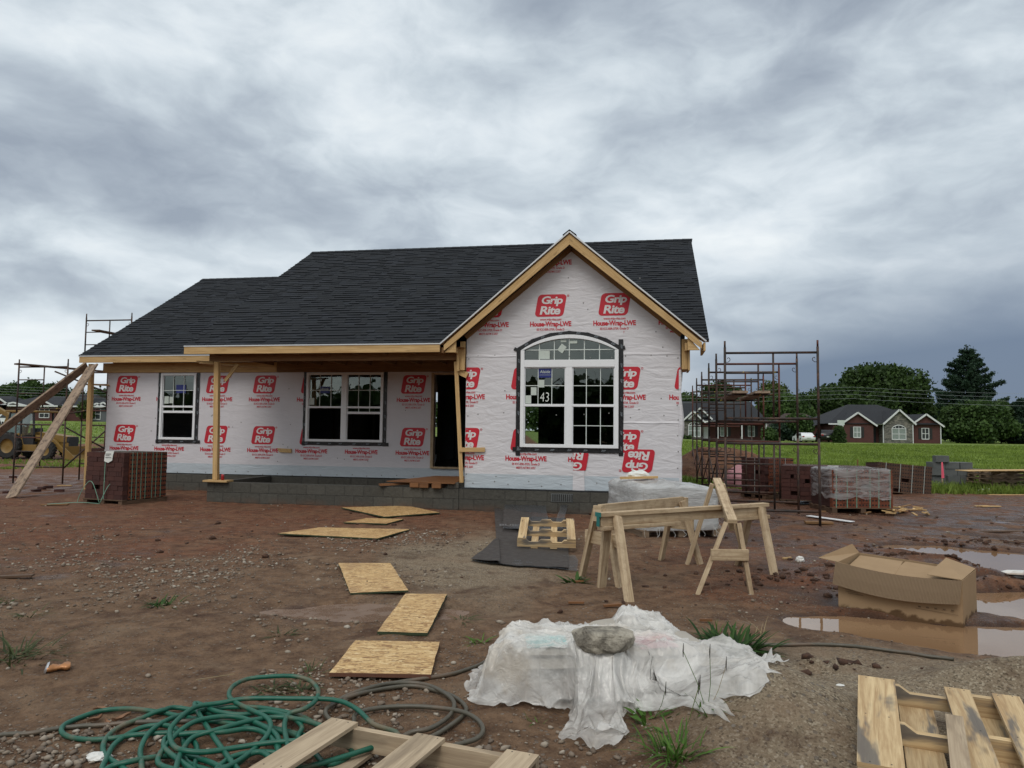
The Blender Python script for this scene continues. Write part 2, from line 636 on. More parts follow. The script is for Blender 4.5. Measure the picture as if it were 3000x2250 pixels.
def glassm(name, refl_mul=1.0, tint=(.006, .012, .012)):
    m, nt, b = mat(name)
    nt.nodes.remove(b)
    o = nt.nodes['Material Output']
    fr = nd(nt, 'Fresnel', IOR=1.5).outputs[0]
    fr = mth(nt, 'ADD', mth(nt, 'MULTIPLY', fr, refl_mul), .07 * refl_mul, clamp=True)
    gl = nd(nt, 'BsdfGlossy', Roughness=.008, Color=(.9, 1, .97, 1))
    wob = noise(nt, objc(nt), 2.2, 2)
    bp = nd(nt, 'Bump', Strength=.035, Distance=.05, Height=wob)
    nt.links.new(bp.outputs[0], gl.inputs['Normal'])
    tr = nd(nt, 'BsdfTransparent', Color=(.62, .68, .66, 1))
    mx = nd(nt, 'MixShader', i0=fr, i1=tr.outputs[0], i2=gl.outputs[0])
    nt.links.new(mx.outputs[0], o.inputs[0])
    return m


M['glass'] = glassm('window glass', 1.15)
M['glass_far'] = glassm('far window glass', 2.0)


def shingles():
    m, nt, b = mat('slate black asphalt shingle')
    rn = attr(nt, 'rnd').outputs['Fac']
    o = objc(nt)
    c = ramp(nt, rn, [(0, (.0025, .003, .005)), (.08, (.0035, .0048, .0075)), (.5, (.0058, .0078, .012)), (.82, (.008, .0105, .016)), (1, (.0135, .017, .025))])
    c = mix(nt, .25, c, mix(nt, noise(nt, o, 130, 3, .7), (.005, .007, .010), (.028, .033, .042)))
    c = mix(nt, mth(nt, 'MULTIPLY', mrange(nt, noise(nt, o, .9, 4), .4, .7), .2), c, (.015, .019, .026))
    setp(nt, b, Base_Color=c, Roughness=.85)
    b.inputs['Specular IOR Level'].default_value = .3
    bump(nt, b, noise(nt, o, 260, 2), .4, .003)
    return m


M['shingle'] = shingles()
M['shingle_far'] = plain('far shingle roof', (.013, .015, .020), .9, var=.35, nscale=3)
M['shingle_brown'] = plain('far brown shingle roof', (.045, .032, .028), .9, var=.3, nscale=3)


def blocks():
    m, nt, b = mat('split face concrete block')
    o = objc(nt)
    v = nd(nt, 'CombineXYZ', i0=nd(nt, 'SeparateXYZ', i0=o).outputs[0], i1=nd(nt, 'SeparateXYZ', i0=o).outputs[2], i2=0.0).outputs[0]
    br = nd(nt, 'TexBrick', {'offset': .5}, Vector=v, Scale=1.0, Mortar_Size=.011, Brick_Width=.406, Row_Height=.2035, Mortar_Smooth=.3, Bias=0.0,
            Color1=(.036, .035, .030, 1), Color2=(.080, .077, .067, 1), Mortar=(.018, .018, .017, 1))
    n = noise(nt, o, 14, 6, .68)
    c = mix(nt, .55, br.outputs[0], mix(nt, n, (.020, .019, .016), (.135, .130, .112)))
    dirt = mrange(nt, nd(nt, 'SeparateXYZ', i0=o).outputs[2], .16, .0, 0, .6)
    c = mix(nt, mth(nt, 'MULTIPLY', dirt, mrange(nt, noise(nt, o, 3, 4), .3, .7)), c, (.11, .06, .038))
    setp(nt, b, Base_Color=c, Roughness=.9)
    h = mth(nt, 'ADD', mth(nt, 'MULTIPLY', n, 1.0), mth(nt, 'MULTIPLY', br.outputs[1], -.45))
    bump(nt, b, h, .9, .02)
    return m


M['block'] = blocks()
M['cmu'] = plain('grey concrete block', (.10, .107, .108), .9, var=.4, nscale=5, bmp=.5)


def brickm(name, c0, c1, c2):
    m, nt, b = mat(name)
    rn = attr(nt, 'rnd').outputs['Fac']
    o = objc(nt)
    c = ramp(nt, rn, [(0, c0), (.5, c1), (1, c2)])
    c = mix(nt, .35, c, mix(nt, noise(nt, o, 25, 5, .7), tuple(x * .4 for x in c0), tuple(x * 1.6 for x in c2)))
    setp(nt, b, Base_Color=c, Roughness=.85)
    bump(nt, b, noise(nt, o, 90, 3), .4, .004)
    return m


M['brick_brown'] = brickm('brown brick core', (.05, .026, .017), (.075, .036, .022), (.10, .052, .032))
M['brick'] = brickm('maroon brick', (.034, .011, .010), (.050, .016, .013), (.074, .025, .019))
M['brick_end'] = brickm('orange brick core', (.10, .026, .013), (.145, .038, .018), (.20, .06, .027))
M['strap'] = plain('green plastic strap', (.17, .33, .25), .4, var=.2)
M['strap_grey'] = plain('grey plastic strap', (.33, .36, .34), .5, var=.2)
M['paper'] = plain('white paper tag', (.66, .68, .66), .8, var=.06)
M['ink'] = plain('black ink', (.03, .03, .03), .7)


def wallbrick(name, c1, c2, mortar):
    m, nt, b = mat(name)
    o = objc(nt)
    s = nd(nt, 'SeparateXYZ', i0=o).outputs
    v = nd(nt, 'CombineXYZ', i0=mth(nt, 'ADD', s[0], s[1]), i1=s[2], i2=0.0).outputs[0]
    br = nd(nt, 'TexBrick', {'offset': .5}, Vector=v, Scale=1.0, Mortar_Size=.012, Brick_Width=.23, Row_Height=.076,
            Color1=c4(c1), Color2=c4(c2), Mortar=c4(mortar))
    c = mix(nt, .4, br.outputs[0], mix(nt, noise(nt, o, 2.2, 5, .7), tuple(x * .6 for x in c1), tuple(x * 1.3 for x in c2)))
    setp(nt, b, Base_Color=c, Roughness=.9)
    return m


M['brick_wall'] = wallbrick('dark red brick wall', (.060, .018, .018), (.10, .032, .028), (.08, .05, .045))
M['siding_grey'] = plain('grey siding', (.10, .11, .125), .8, var=.2, nscale=2)


def stonem():
    m, nt, b = mat('stacked stone veneer')
    o = objc(nt)
    v = nd(nt, 'Mapping', i0=o, Scale=(2.6, 2.6, 7)).outputs[0]
    vo = nd(nt, 'TexVoronoi', i0=v, Scale=1.0)
    e = nd(nt, 'TexVoronoi', {'feature': 'DISTANCE_TO_EDGE'}, i0=v, Scale=1.0).outputs['Distance']
    s = nd(nt, 'SeparateColor', i0=vo.outputs['Color']).outputs[0]
    c = ramp(nt, s, [(0, (.07, .07, .065)), (.4, (.13, .125, .115)), (.75, (.19, .18, .16)), (1, (.24, .22, .19))])
    c = mix(nt, mrange(nt, e, 0, .08, .8, 0), c, (.05, .05, .048))
    setp(nt, b, Base_Color=c, Roughness=.9)
    return m


M['stone_wall'] = stonem()
M['trim'] = plain('white trim', (.62, .64, .66), .6, var=.06)
M['win_dark'] = plain('dark room behind window', (.02, .025, .03), .3, var=.5)
M['curtain'] = plain('pale curtain', (.22, .26, .25), .8, var=.3)
M['shutter'] = plain('black shutter', (.012, .012, .013), .6)


def leafm(name, lo, hi, trans=.25):
    m, nt, b = mat(name)
    rn = attr(nt, 'rnd').outputs['Fac']
    p = posc(nt)
    c = mix(nt, rn, lo, hi)
    c = mix(nt, mth(nt, 'MULTIPLY', mrange(nt, noise(nt, p, .33, 3), .42, .66), .5), c, tuple(x * 1.25 for x in hi))
    setp(nt, b, Base_Color=c, Roughness=.65)
    b.inputs['Specular IOR Level'].default_value = .25
    o = nt.nodes['Material Output']
    tl = nd(nt, 'BsdfTranslucent', Color=c)
    mx = nd(nt, 'MixShader', i0=trans, i1=b.outputs[0], i2=tl.outputs[0])
    nt.links.new(mx.outputs[0], o.inputs[0])
    return m


M['leaf_dark'] = leafm('dark summer leaves', (.016, .034, .010), (.048, .088, .020))
M['leaf_mid'] = leafm('green leaves', (.022, .048, .014), (.064, .115, .028))
M['leaf_yellow'] = leafm('yellow green leaves', (.03, .05, .012), (.085, .12, .03))
M['leaf_blue'] = leafm('blue green leaves', (.011, .026, .016), (.03, .06, .034))
M['needle'] = leafm('pine needles', (.011, .028, .017), (.034, .068, .038))
M['bark'] = plain('bark', (.05, .038, .028), .95, var=.5, nscale=9, bmp=.6)
M['weed'] = leafm('bright weed leaves', (.030, .075, .012), (.10, .20, .035), .3)
M['weed_dark'] = leafm('deep green weed leaves', (.016, .045, .012), (.05, .11, .025), .3)
M['weed_dull'] = leafm('dusty olive weed leaves', (.035, .05, .02), (.10, .12, .05), .3)
M['straw'] = plain('dry stalk', (.28, .22, .12), .8, var=.3)
M['seed'] = plain('dark seed head', (.035, .03, .022), .9)


def filmm(name, col, alpha_lo, alpha_hi, rough=.25, nscale=3.0, dirt=None, dirt_amt=0.0, crease=.6, cd=.03, stretch=(1, 1, 1)):
    """milky plastic film: partly clear, partly scattering, shiny"""
    m, nt, b = mat(name)
    o = objc(nt)
    v = nd(nt, 'Mapping', i0=o, Scale=stretch).outputs[0]
    n = noise(nt, v, nscale, 5, .6, .8)
    n2 = noise(nt, v, nscale * 4.3, 4, .6, 1.4)
    c = mix(nt, n2, tuple(x * .85 for x in col), col)
    if dirt_amt:
        dm = mrange(nt, noise(nt, o, 2.3, 5, .65), .5, .68)
        c = mix(nt, mth(nt, 'MULTIPLY', dm, dirt_amt), c, dirt)
    setp(nt, b, Base_Color=c, Roughness=rough)
    b.inputs['Specular IOR Level'].default_value = .6
    b.inputs['Coat Weight'].default_value = .5
    b.inputs['Coat Roughness'].default_value = .06
    rid = mth(nt, 'ABSOLUTE', mth(nt, 'SUBTRACT', n2, .5))
    h = mth(nt, 'ADD', n, mth(nt, 'MULTIPLY', rid, -1.2))
    bump(nt, b, h, crease, cd)
    outp = nt.nodes['Material Output']
    tl = nd(nt, 'BsdfTranslucent', Color=c)
    tr = nd(nt, 'BsdfTransparent', Color=(.97, .97, .97, 1))
    m1 = nd(nt, 'MixShader', i0=.35, i1=b.outputs[0], i2=tl.outputs[0])
    al = mrange(nt, n, .3, .7, alpha_lo, alpha_hi)
    m2 = nd(nt, 'MixShader', i0=al, i1=tr.outputs[0], i2=m1.outputs[0])
    nt.links.new(m2.outputs[0], outp.inputs[0])
    return m


M['sheet'] = filmm('milky polythene sheet', (.95, .94, .92), .34, .97, .10, 2.4, dirt=(.60, .47, .31), dirt_amt=.4, crease=.5, cd=.03)
M['stretch'] = filmm('clear stretch wrap', (.84, .85, .87), .10, .66, .12, 2.2, crease=.8, cd=.03, stretch=(1, 1, 5))
M['stretch_thick'] = filmm('thick white stretch wrap', (.92, .94, .96), .78, 1.0, .10, 2.4, crease=.9, cd=.05, stretch=(1, 1, 4.5))
M['bag'] = plain('paper cement bag', (.36, .33, .29), .85, var=.2, nscale=7, bmp=.4)
M['bag_teal'] = plain('teal bag print', (.20, .42, .42), .7)
M['bag_pink'] = plain('pink bag print', (.48, .20, .24), .7)


def rockm(name, lo, hi, sc=9):
    m, nt, b = mat(name)
    o = objc(nt)
    n = noise(nt, o, sc, 7, .7, .3)
    c = mix(nt, mrange(nt, n, .32, .7), lo, hi)
    setp(nt, b, Base_Color=c, Roughness=.92)
    bump(nt, b, mth(nt, 'ADD', n, mth(nt, 'MULTIPLY', noise(nt, o, sc * 6, 4, .7), .4)), .8, .03)
    return m


M['slab'] = rockm('broken concrete lump', (.11, .097, .078), (.42, .385, .32), 9)


def pebblem():
    m, nt, b = mat('gravel stones')
    rn = attr(nt, 'rnd').outputs['Fac']
    c = ramp(nt, rn, [(0, (.085, .055, .036)), (.35, (.16, .115, .080)), (.7, (.25, .20, .15)), (.93, (.36, .31, .25)), (1, (.46, .42, .36))])
    c = mix(nt, .3, c, mix(nt, noise(nt, posc(nt), 60, 3), (.05, .035, .025), (.32, .28, .24)))
    setp(nt, b, Base_Color=c, Roughness=.8)
    return m


M['pebble'] = pebblem()
M['clod'] = rockm('red clay clod', (.035, .016, .010), (.10, .048, .028), 16)


def hosem(name, c0, c1, dirt, amt):
    m, nt, b = mat(name)
    p = posc(nt)
    n = noise(nt, p, 2.6, 4, .6)
    c = mix(nt, noise(nt, p, 30, 3), c0, c1)
    c = mix(nt, mth(nt, 'MULTIPLY', mrange(nt, n, .5, .66), amt), c, dirt)
    setp(nt, b, Base_Color=c, Roughness=.42)
    b.inputs['Specular IOR Level'].default_value = .45
    w = nd(nt, 'TexWave', {'wave_type': 'BANDS', 'bands_direction': 'DIAGONAL'}, Vector=nd(nt, 'Mapping', i0=uvn(nt), Scale=(120, 8, 1)).outputs[0], Scale=1.0)
    bump(nt, b, w.outputs[1], .12, .002)
    return m


M['hose'] = hosem('green garden hose', (.004, .064, .042), (.011, .118, .076), (.17, .12, .075), .8)
M['hose_grey'] = hosem('grey brown hose', (.05, .048, .036), (.10, .088, .066), (.14, .09, .06), .6)


def cardm():
    m, nt, b = mat('wet cardboard')
    o = objc(nt)
    z = nd(nt, 'SeparateXYZ', i0=o).outputs[2]
    n = noise(nt, o, 5, 5, .65)
    c = mix(nt, n, (.27, .182, .105), (.36, .25, .15))
    edge = mth(nt, 'ADD', z, mth(nt, 'MULTIPLY', mth(nt, 'SUBTRACT', noise(nt, o, 7, 4, .6), .5), -.22))
    wet = mrange(nt, edge, .05, .085, 1, 0)
    c = mix(nt, wet, c, (.105, .062, .032))
    setp(nt, b, Base_Color=c, Roughness=.85)
    b.inputs['Specular IOR Level'].default_value = .2
    return m


M['card'] = cardm()


def card_flute():
    m, nt, b = mat('corrugated cardboard inside')
    uv = uvn(nt)
    w = nd(nt, 'TexWave', {'wave_type': 'BANDS', 'bands_direction': 'X'}, Vector=nd(nt, 'Mapping', i0=uv, Scale=(31, 1, 1)).outputs[0], Scale=1.0)
    c = mix(nt, w.outputs[1], (.17, .115, .072), (.33, .24, .16))
    c = mix(nt, noise(nt, objc(nt), 4, 5), c, (.25, .18, .115))
    setp(nt, b, Base_Color=c, Roughness=.9)
    b.inputs['Specular IOR Level'].default_value = .2
    bump(nt, b, w.outputs[1], .7, .01)
    return m


M['flute'] = card_flute()
M['card_ink'] = plain('brown print on card', (.13, .085, .05), .9)
M['tarpaper'] = plain('black tar paper', (.036, .030, .027), .65, var=.3, nscale=5, bmp=.3)


def lathm():
    m, nt, b = mat('expanded metal lath')
    uv = uvn(nt)
    v = nd(nt, 'Mapping', i0=uv, Rotation=(0, 0, R(45)), Scale=(34, 34, 1)).outputs[0]
    ch = nd(nt, 'TexVoronoi', {'feature': 'DISTANCE_TO_EDGE'}, i0=v, Scale=1.0, Randomness=.15).outputs['Distance']
    k = mrange(nt, ch, .10, .17, 1, 0)
    c = mix(nt, noise(nt, uv, 9, 3), (.07, .08, .09), (.22, .245, .27))
    setp(nt, b, Base_Color=c, Roughness=.4, Metallic=.6)
    outp = nt.nodes['Material Output']
    tr = nd(nt, 'BsdfTransparent')
    m2 = nd(nt, 'MixShader', i0=k, i1=tr.outputs[0], i2=b.outputs[0])
    nt.links.new(m2.outputs[0], outp.inputs[0])
    return m


M['lath'] = lathm()
M['yellow'] = plain('worn yellow machine paint', (.19, .112, .024), .5, var=.3, nscale=4)
M['rubber'] = plain('tyre rubber', (.018, .018, .018), .85, var=.4, bmp=.4)
M['machine_black'] = plain('black machine parts', (.014, .015, .017), .6, var=.4)
M['cab_glass'] = plain('grey green cab glass', (.13, .19, .19), .08, var=.25, nscale=2)
M['car_white'] = plain('white car paint', (.66, .68, .70), .18, var=.03)
M['car_black'] = plain('black car paint', (.010, .011, .013), .15, var=.1)
M['tail_red'] = plain('red tail lamp', (.30, .008, .008), .2)
M['pink'] = plain('pink insulation', (.52, .27, .30), .95, var=.3, nscale=8, bmp=.5)
M['pink_tape'] = plain('pink ribbon', (.75, .11, .18), .6)
M['can_red'] = plain('red soda can', (.40, .03, .035), .3, .3)
M['can_orange'] = plain('orange can paint', (.36, .16, .06), .35, .3, var=.3, nscale=20)
M['alu'] = plain('bare aluminium', (.55, .56, .58), .35, .8, var=.1)
M['litter'] = plain('white plastic litter', (.62, .62, .60), .4, var=.2, bmp=.5)
M['dead_leaf'] = plain('dead leaf', (.24, .13, .075), .8, var=.3, nscale=16)
M['teal_paint'] = plain('teal paint mark', (.012, .15, .14), .6)
M['wire'] = plain('power line', (.30, .33, .36), .5)
M['flower'] = plain('red brown plank end', (.12, .05, .03), .8)
# ------------------------------------------------------------------ ground
PUDDLES = [  # x, y, half sizes, rotation, dip
    (3.18, 5.97, 1.0, .45, -.48, .11), (4.25, 5.62, 1.05, .56, -.42, .12), (5.0, 6.95, 1.15, .72, -.36, .13), (5.35, 8.35, .75, .30, -.25, .095),
    (6.25, 9.2, .70, 1.25, -.1, .11), (5.9, 10.3, .8, .42, -.2, .09), (8.2, 11.2, 1.4, .30, -.5, .075), (10.0, 13.2, 2.0, .24, -.38, .075),
    (7.0, 9.6, .9, .35, -.3, .08)]
WATER_Z = -.030


def terrain(x, y):
    x, y = np.asarray(x, float), np.asarray(y, float)
    r = np.hypot(x, y)
    az = np.degrees(np.arctan2(x, np.maximum(y, 1e-3)))
    w = sstep(az, -16, 4)
    yl = np.interp(y, [-50, 19, 30, 42, 130, 300, 1500], [0, 0, -.2, -.42, 2.3, 4.6, 5.5])
    yr = np.interp(y, [-50, 22, 110, 300, 1500], [0, 0, .42, .9, 1.2])
    k = np.clip((26.0 - az) / 20.0, 0, 1)
    yr = yr * (.75 + .75 * k)
    z = yl * (1 - w) + yr * w
    near = np.clip((60 - r) / 40, 0, 1)
    z = z + near * (.035 * fbm(x * .55, y * .55, 3, 3) + .030 * fbm(x * 2.3, y * 2.3, 9, 4, .55)) + np.clip((16 - r) / 8, 0, 1) * .006 * fbm(x * 9, y * 9, 21, 2)
    z = z - sstep(r, 20, 60) * .0
    # wheel ruts through the mud on the right
    rut = np.exp(-((y - 12.6 + .28 * (x - 8) + .5 * vnoise(x * .5, y * .2, 5)) / .22) ** 2) + np.exp(-((y - 14.4 + .25 * (x - 8)) / .2) ** 2)
    z = z - .05 * rut * sstep(x, 5.5, 7.5) * (1 - sstep(x, 13, 16))
    # sand heaped on the right of the foreground
    def g(cx, cy, sx_, sy_, h, rot=0):
        c, s = math.cos(rot), math.sin(rot)
        u, v = (x - cx) * c + (y - cy) * s, -(x - cx) * s + (y - cy) * c
        return h * np.exp(-(u / sx_) ** 2 - (v / sy_) ** 2)
    z = z + g(1.38, 4.02, .46, .50, .28) + g(2.95, 4.62, .5, .22, .15) + g(2.2, 3.4, .9, .8, .05) + g(3.5, 4.5, .45, .25, .15)
    z = z + g(1.95, 4.98, .34, .10, .055, -.15) * (1 + 2.2 * vnoise(x * 14, y * 14, 4))
    # mud thrown up beside the box and clods
    z = z + g(4.05, 8.35, .55, .22, .15, -.1) * (1 + 1.3 * vnoise(x * 7, y * 7, 8)) + g(5.0, 7.75, .32, .14, .10) + g(5.6, 9.2, .7, .12, .07, -.3) + g(2.9, 8.0, .4, .2, .05)
    z = z + g(3.2, 6.55, .5, .12, .03, -.3)
    # soil heap beyond the scaffolding
    z = z + g(7.0, 25.0, 2.1, 1.6, 1.02) * (1 + .35 * vnoise(x * 1.6, y * 1.6, 12)) + g(5.3, 23.2, 1.0, .9, .38)
    # puddles
    for (cx, cy, a, b, rot, d) in PUDDLES:
        c, s = math.cos(rot), math.sin(rot)
        u, v = (x - cx) * c + (y - cy) * s, -(x - cx) * s + (y - cy) * c
        q = (u / a) ** 2 + (v / b) ** 2 + .75 * fbm(x * 1.7, y * 1.7, 31, 3)
        z = z - d * (1 - sstep(q, .45, 1.25))
    # shallow wet hollow beside the stepping boards
    k = (1 - sstep(((x + 1.25) / .95) ** 2 + ((y - 6.45) / .36) ** 2 + .5 * fbm(x * 2.2, y * 2.2, 66, 3), .55, 1.2))
    z = z * (1 - k) - .034 * k
    return z


def hz(x, y):
    return float(terrain(np.array([x]), np.array([y]))[0])


def onground(px, py, dz=0.0):
    """sight line of a photo pixel followed down to the terrain"""
    p = at(px, py, 0)
    for _ in range(6):
        p = at(px, py, hz(p.x, p.y) + dz)
    return p


def build_ground():
    th = np.radians(np.concatenate([np.arange(-180, -44, 4.0), np.arange(-44, 44, .22), np.arange(44, 180, 4.0)]))
    rr = [0.35]
    while rr[-1] < 1500:
        k = .009 if rr[-1] < 26 else (.02 if rr[-1] < 200 else .12)
        rr.append(rr[-1] * (1 + k))
    rr = np.array(rr)
    T, Q = np.meshgrid(th, rr)
    X, Y = Q * np.sin(T), Q * np.cos(T)
    Z = terrain(X, Y)
    nr, na = X.shape
    V = np.stack([X.ravel(), Y.ravel(), Z.ravel()], 1)
    V = np.vstack([V, [[0, 0, 0]]])
    i, j = np.meshgrid(np.arange(nr - 1), np.arange(na), indexing='ij')
    k = (j + 1) % na
    F = np.stack([i * na + j, i * na + k, (i + 1) * na + k, (i + 1) * na + j], -1).reshape(-1, 4)[:, ::-1]
    c = len(V) - 1
    T3 = np.stack([np.full(na, c), np.arange(na), (np.arange(na) + 1) % na], 1)[:, ::-1]
    me = bpy.data.meshes.new('ground')
    me.vertices.add(len(V))
    me.vertices.foreach_set('co', V.ravel())
    nl = F.size + T3.size
    me.loops.add(nl)
    me.loops.foreach_set('vertex_index', np.concatenate([F.ravel(), T3.ravel()]).astype(np.int32))
    me.polygons.add(len(F) + len(T3))
    ls = np.concatenate([np.arange(len(F)) * 4, len(F) * 4 + np.arange(len(T3)) * 3])
    me.polygons.foreach_set('loop_start', ls.astype(np.int32))
    me.polygons.foreach_set('use_smooth', np.ones(len(ls), bool))
    x, y = V[:, 0], V[:, 1]
    nb = fbm(x * .35, y * .35, 41, 4)
    nf = fbm(x * 1.4, y * 1.4, 43, 4)
    # grass: field to the right beyond the pallets, and patchy grass on the left
    edge = 19.5 + 2.2 * nb + np.where(x > 8, -.12 * (x - 8), 0)
    gr = sstep(y + 1.2 * nf, edge, edge + 2.6) * sstep(x, 1, 4)
    heap = np.exp(-((x - 6.6) / 2.9) ** 2 - ((y - 24.6) / 2.4) ** 2)
    gr = gr * (1 - sstep(heap + .15 * nf, .3, .5))
    gl = sstep(y + 4 * nf, 27, 34) * (1 - sstep(x, -2, 2)) * (.30 + .65 * sstep(y + 14 * nb, 52, 75))
    grass = np.clip(gr + gl, 0, 1)
    # sand and fine gravel
    sd = sstep(.55 * (x - .66) - .10 * (y - 4.0) + .22 * nf, .0, .30) * (1 - sstep(y + .22 * (x - 2) + .3 * nf, 5.0, 5.9))
    pt = np.exp(-((x + .3 - .05 * (y - 9)) / 1.25) ** 2 - ((y - 9.3) / 3.0) ** 2) * .95
    sand = np.clip(np.maximum(sd, sstep(pt + .35 * nf, .30, .75) * .85), 0, 1)
    # red clay
    red = sstep(np.hypot((x - 4.3) / 1.0, (y - 9) / 1.1) * -1 + 4.2 + 1.6 * nf, 0, 2.6)
    red = np.maximum(red, sstep(-x + .45 * y - 4.5 + 2.5 * nb, 0, 3.0) * sstep(y, 6.5, 9.5))
    red = np.maximum(red, sstep(y + 1.5 * nf, 10.8, 12.8) * .9)
    red = np.clip(red, 0, 1)
    wet = sstep(x + .25 * nf, 2.2, 3.6) * sstep(y, 5.0, 6.2) * (1 - sstep(y, 18, 22))
    wet = np.maximum(wet, .8 * sstep(-x, 8.5, 10.5) * sstep(y, 15, 17) * (1 - sstep(y, 24, 28)))
    wet = np.maximum(wet, np.exp(-((x + 1.35) / .75) ** 2 - ((y - 6.35) / .38) ** 2 * 1.0) * 1.2)
    wet = np.maximum(wet, .75 * np.exp(-((x + 6.5) / 1.4) ** 2 - ((y - 8.4) / .5) ** 2))
    for (u, v) in ((1005, 232), (975, 270), (790, 322), (835, 358), (560, 405), (665, 420), (340, 490), (1270, 175), (1200, 205), (520, 132), (300, 128)):
        q = at((u * .4823) * .7373, (1450 + v * .4823) * .7373)
        wet = np.maximum(wet, 1.4 * np.exp(-((x - q.x) / .20) ** 2 - ((y - q.y) / .16) ** 2))
    wet = np.clip(wet, 0, 1)
    shore = (1 - sstep(V[:, 2], WATER_Z - .002, WATER_Z + .034)) * sstep(x, 1.2, 2.2) * (1 - sstep(y, 14, 17))
    for nm, a in (('grass', grass), ('sand', sand), ('red', red), ('wet', wet), ('shore', shore)):
        t = me.attributes.new(nm, 'FLOAT', 'POINT')
        t.data.foreach_set('value', a.astype(np.float32))
    me.update(calc_edges=True)
    me.validate()
    o = bpy.data.objects.new('ground', me)
    COL.objects.link(o)
    struct(o)
    m, nt, b = mat('muddy building site ground')
    p = posc(nt)
    ga, sa, ra, wa = [attr(nt, k).outputs['Fac'] for k in ('grass', 'sand', 'red', 'wet')]
    nA, nB, nC = noise(nt, p, .9, 6, .6), noise(nt, p, 6, 6, .68), noise(nt, p, 42, 5, .72)
    fine = noise(nt, p, 190, 3, .7)
    mud = mix(nt, mrange(nt, nB, .3, .7), (.098, .054, .031), (.228, .140, .084))
    clay = mix(nt, mrange(nt, nB, .3, .7), (.086, .031, .0155), (.21, .083, .041))
    c = mix(nt, mth(nt, 'MULTIPLY', ra, mrange(nt, nA, .3, .62, .45, 1)), mud, clay)
    c = mix(nt, mrange(nt, nC, .5, .72, 0, .6), c, (.235, .165, .11))
    c = mix(nt, mrange(nt, nC, .47, .28, 0, .75), c, (.034, .020, .013))
    sandc = mix(nt, mrange(nt, mth(nt, 'ADD', mth(nt, 'MULTIPLY', fine, .5), mth(nt, 'MULTIPLY', noise(nt, p, 75, 3, .7), .5)), .36, .64), (.09, .068, .045), (.34, .275, .195))
    sandc = mix(nt, .48, sandc, mix(nt, nB, (.24, .188, .127), (.36, .29, .205)))
    grains = nd(nt, 'TexVoronoi', i0=p, Scale=95.0)
    gcol = nd(nt, 'SeparateColor', i0=grains.outputs['Color']).outputs[0]
    sandc = mix(nt, mrange(nt, gcol, .76, .95, 0, .75), sandc, (.44, .38, .29))
    sandc = mix(nt, mrange(nt, gcol, .22, .05, 0, .6), sandc, (.03, .023, .016))
    sf = mth(nt, 'MULTIPLY', sa, mrange(nt, nB, .28, .55, .55, 1))
    c = mix(nt, sf, c, sandc)
    # small stones pressed into the mud
    pv = nd(nt, 'TexVoronoi', i0=p, Scale=34.0)
    pcol = nd(nt, 'SeparateColor', i0=pv.outputs['Color'])
    pm = mth(nt, 'MULTIPLY', mth(nt, 'GREATER_THAN', pcol.outputs[0], .70), mrange(nt, pv.outputs['Distance'], .30, .42, 1, 0))
    pm = mth(nt, 'MULTIPLY', pm, mrange(nt, nA, .38, .6, .1, 1))
    pm = mth(nt, 'MULTIPLY', pm, mth(nt, 'SUBTRACT', 1.0, ga, clamp=True))
    c = mix(nt, mth(nt, 'MULTIPLY', pm, .85), c, mix(nt, pcol.outputs[1], (.10, .08, .065), (.26, .23, .20)))
    tan = mrange(nt, noise(nt, p, 1.5, 7, .68, .4), .50, .68, 0, .55)
    c = mix(nt, mth(nt, 'MULTIPLY', tan, mth(nt, 'SUBTRACT', 1.0, mth(nt, 'MULTIPLY', ra, .6))), c, (.245, .17, .112))
    damp = mrange(nt, noise(nt, nd(nt, 'Mapping', i0=p, Location=(5, 9, 2)).outputs[0], 2.0, 7, .7, .6), .53, .66, 0, .62)
    c = mix(nt, damp, c, (.060, .026, .0145))
    # wet places are darker and shiny
    wn = mth(nt, 'MULTIPLY', wa, mrange(nt, noise(nt, p, 2.4, 5, .6), .40, .58))
    c = mix(nt, mth(nt, 'MULTIPLY', wn, .5), c, (.060, .030, .022))
    sh = attr(nt, 'shore').outputs['Fac']
    c = mix(nt, mth(nt, 'MULTIPLY', sh, .65), c, (.050, .026, .017))
    gsc = mix(nt, mrange(nt, noise(nt, p, .35, 6, .65), .3, .7), (.085, .135, .020), (.19, .265, .05))
    sh = attr(nt, 'shore').outputs['Fac']
    c = mix(nt, mth(nt, 'MULTIPLY', sh, .65), c, (.050, .026, .017))
    gsc = mix(nt, mrange(nt, noise(nt, p, 5, 4, .7), .4, .7, 0, .5), gsc, (.07, .11, .02))
    dry = mrange(nt, noise(nt, p, .13, 4), .52, .68, 0, .55)
    gsc = mix(nt, dry, gsc, (.16, .15, .055))
    gm = mrange(nt, mth(nt, 'ADD', ga, mth(nt, 'MULTIPLY', mth(nt, 'SUBTRACT', noise(nt, p, 2.2, 5, .7), .5), .9)), .38, .62)
    c = mix(nt, gm, c, gsc)
    rough = mth(nt, 'SUBTRACT', .93, mth(nt, 'MAXIMUM', mth(nt, 'MULTIPLY', wn, .72), mth(nt, 'MULTIPLY', sh, .6)))
    setp(nt, b, Base_Color=c, Roughness=rough)
    b.inputs['Specular IOR Level'].default_value = .28
    h = mth(nt, 'ADD', mth(nt, 'MULTIPLY', nB, 1.0), mth(nt, 'MULTIPLY', nC, .8))
    h = mth(nt, 'ADD', h, mth(nt, 'MULTIPLY', fine, .16))
    h = mth(nt, 'ADD', h, mth(nt, 'MULTIPLY', pm, .30))
    bump(nt, b, h, .85, .045)
    me.materials.append(m)


build_ground()


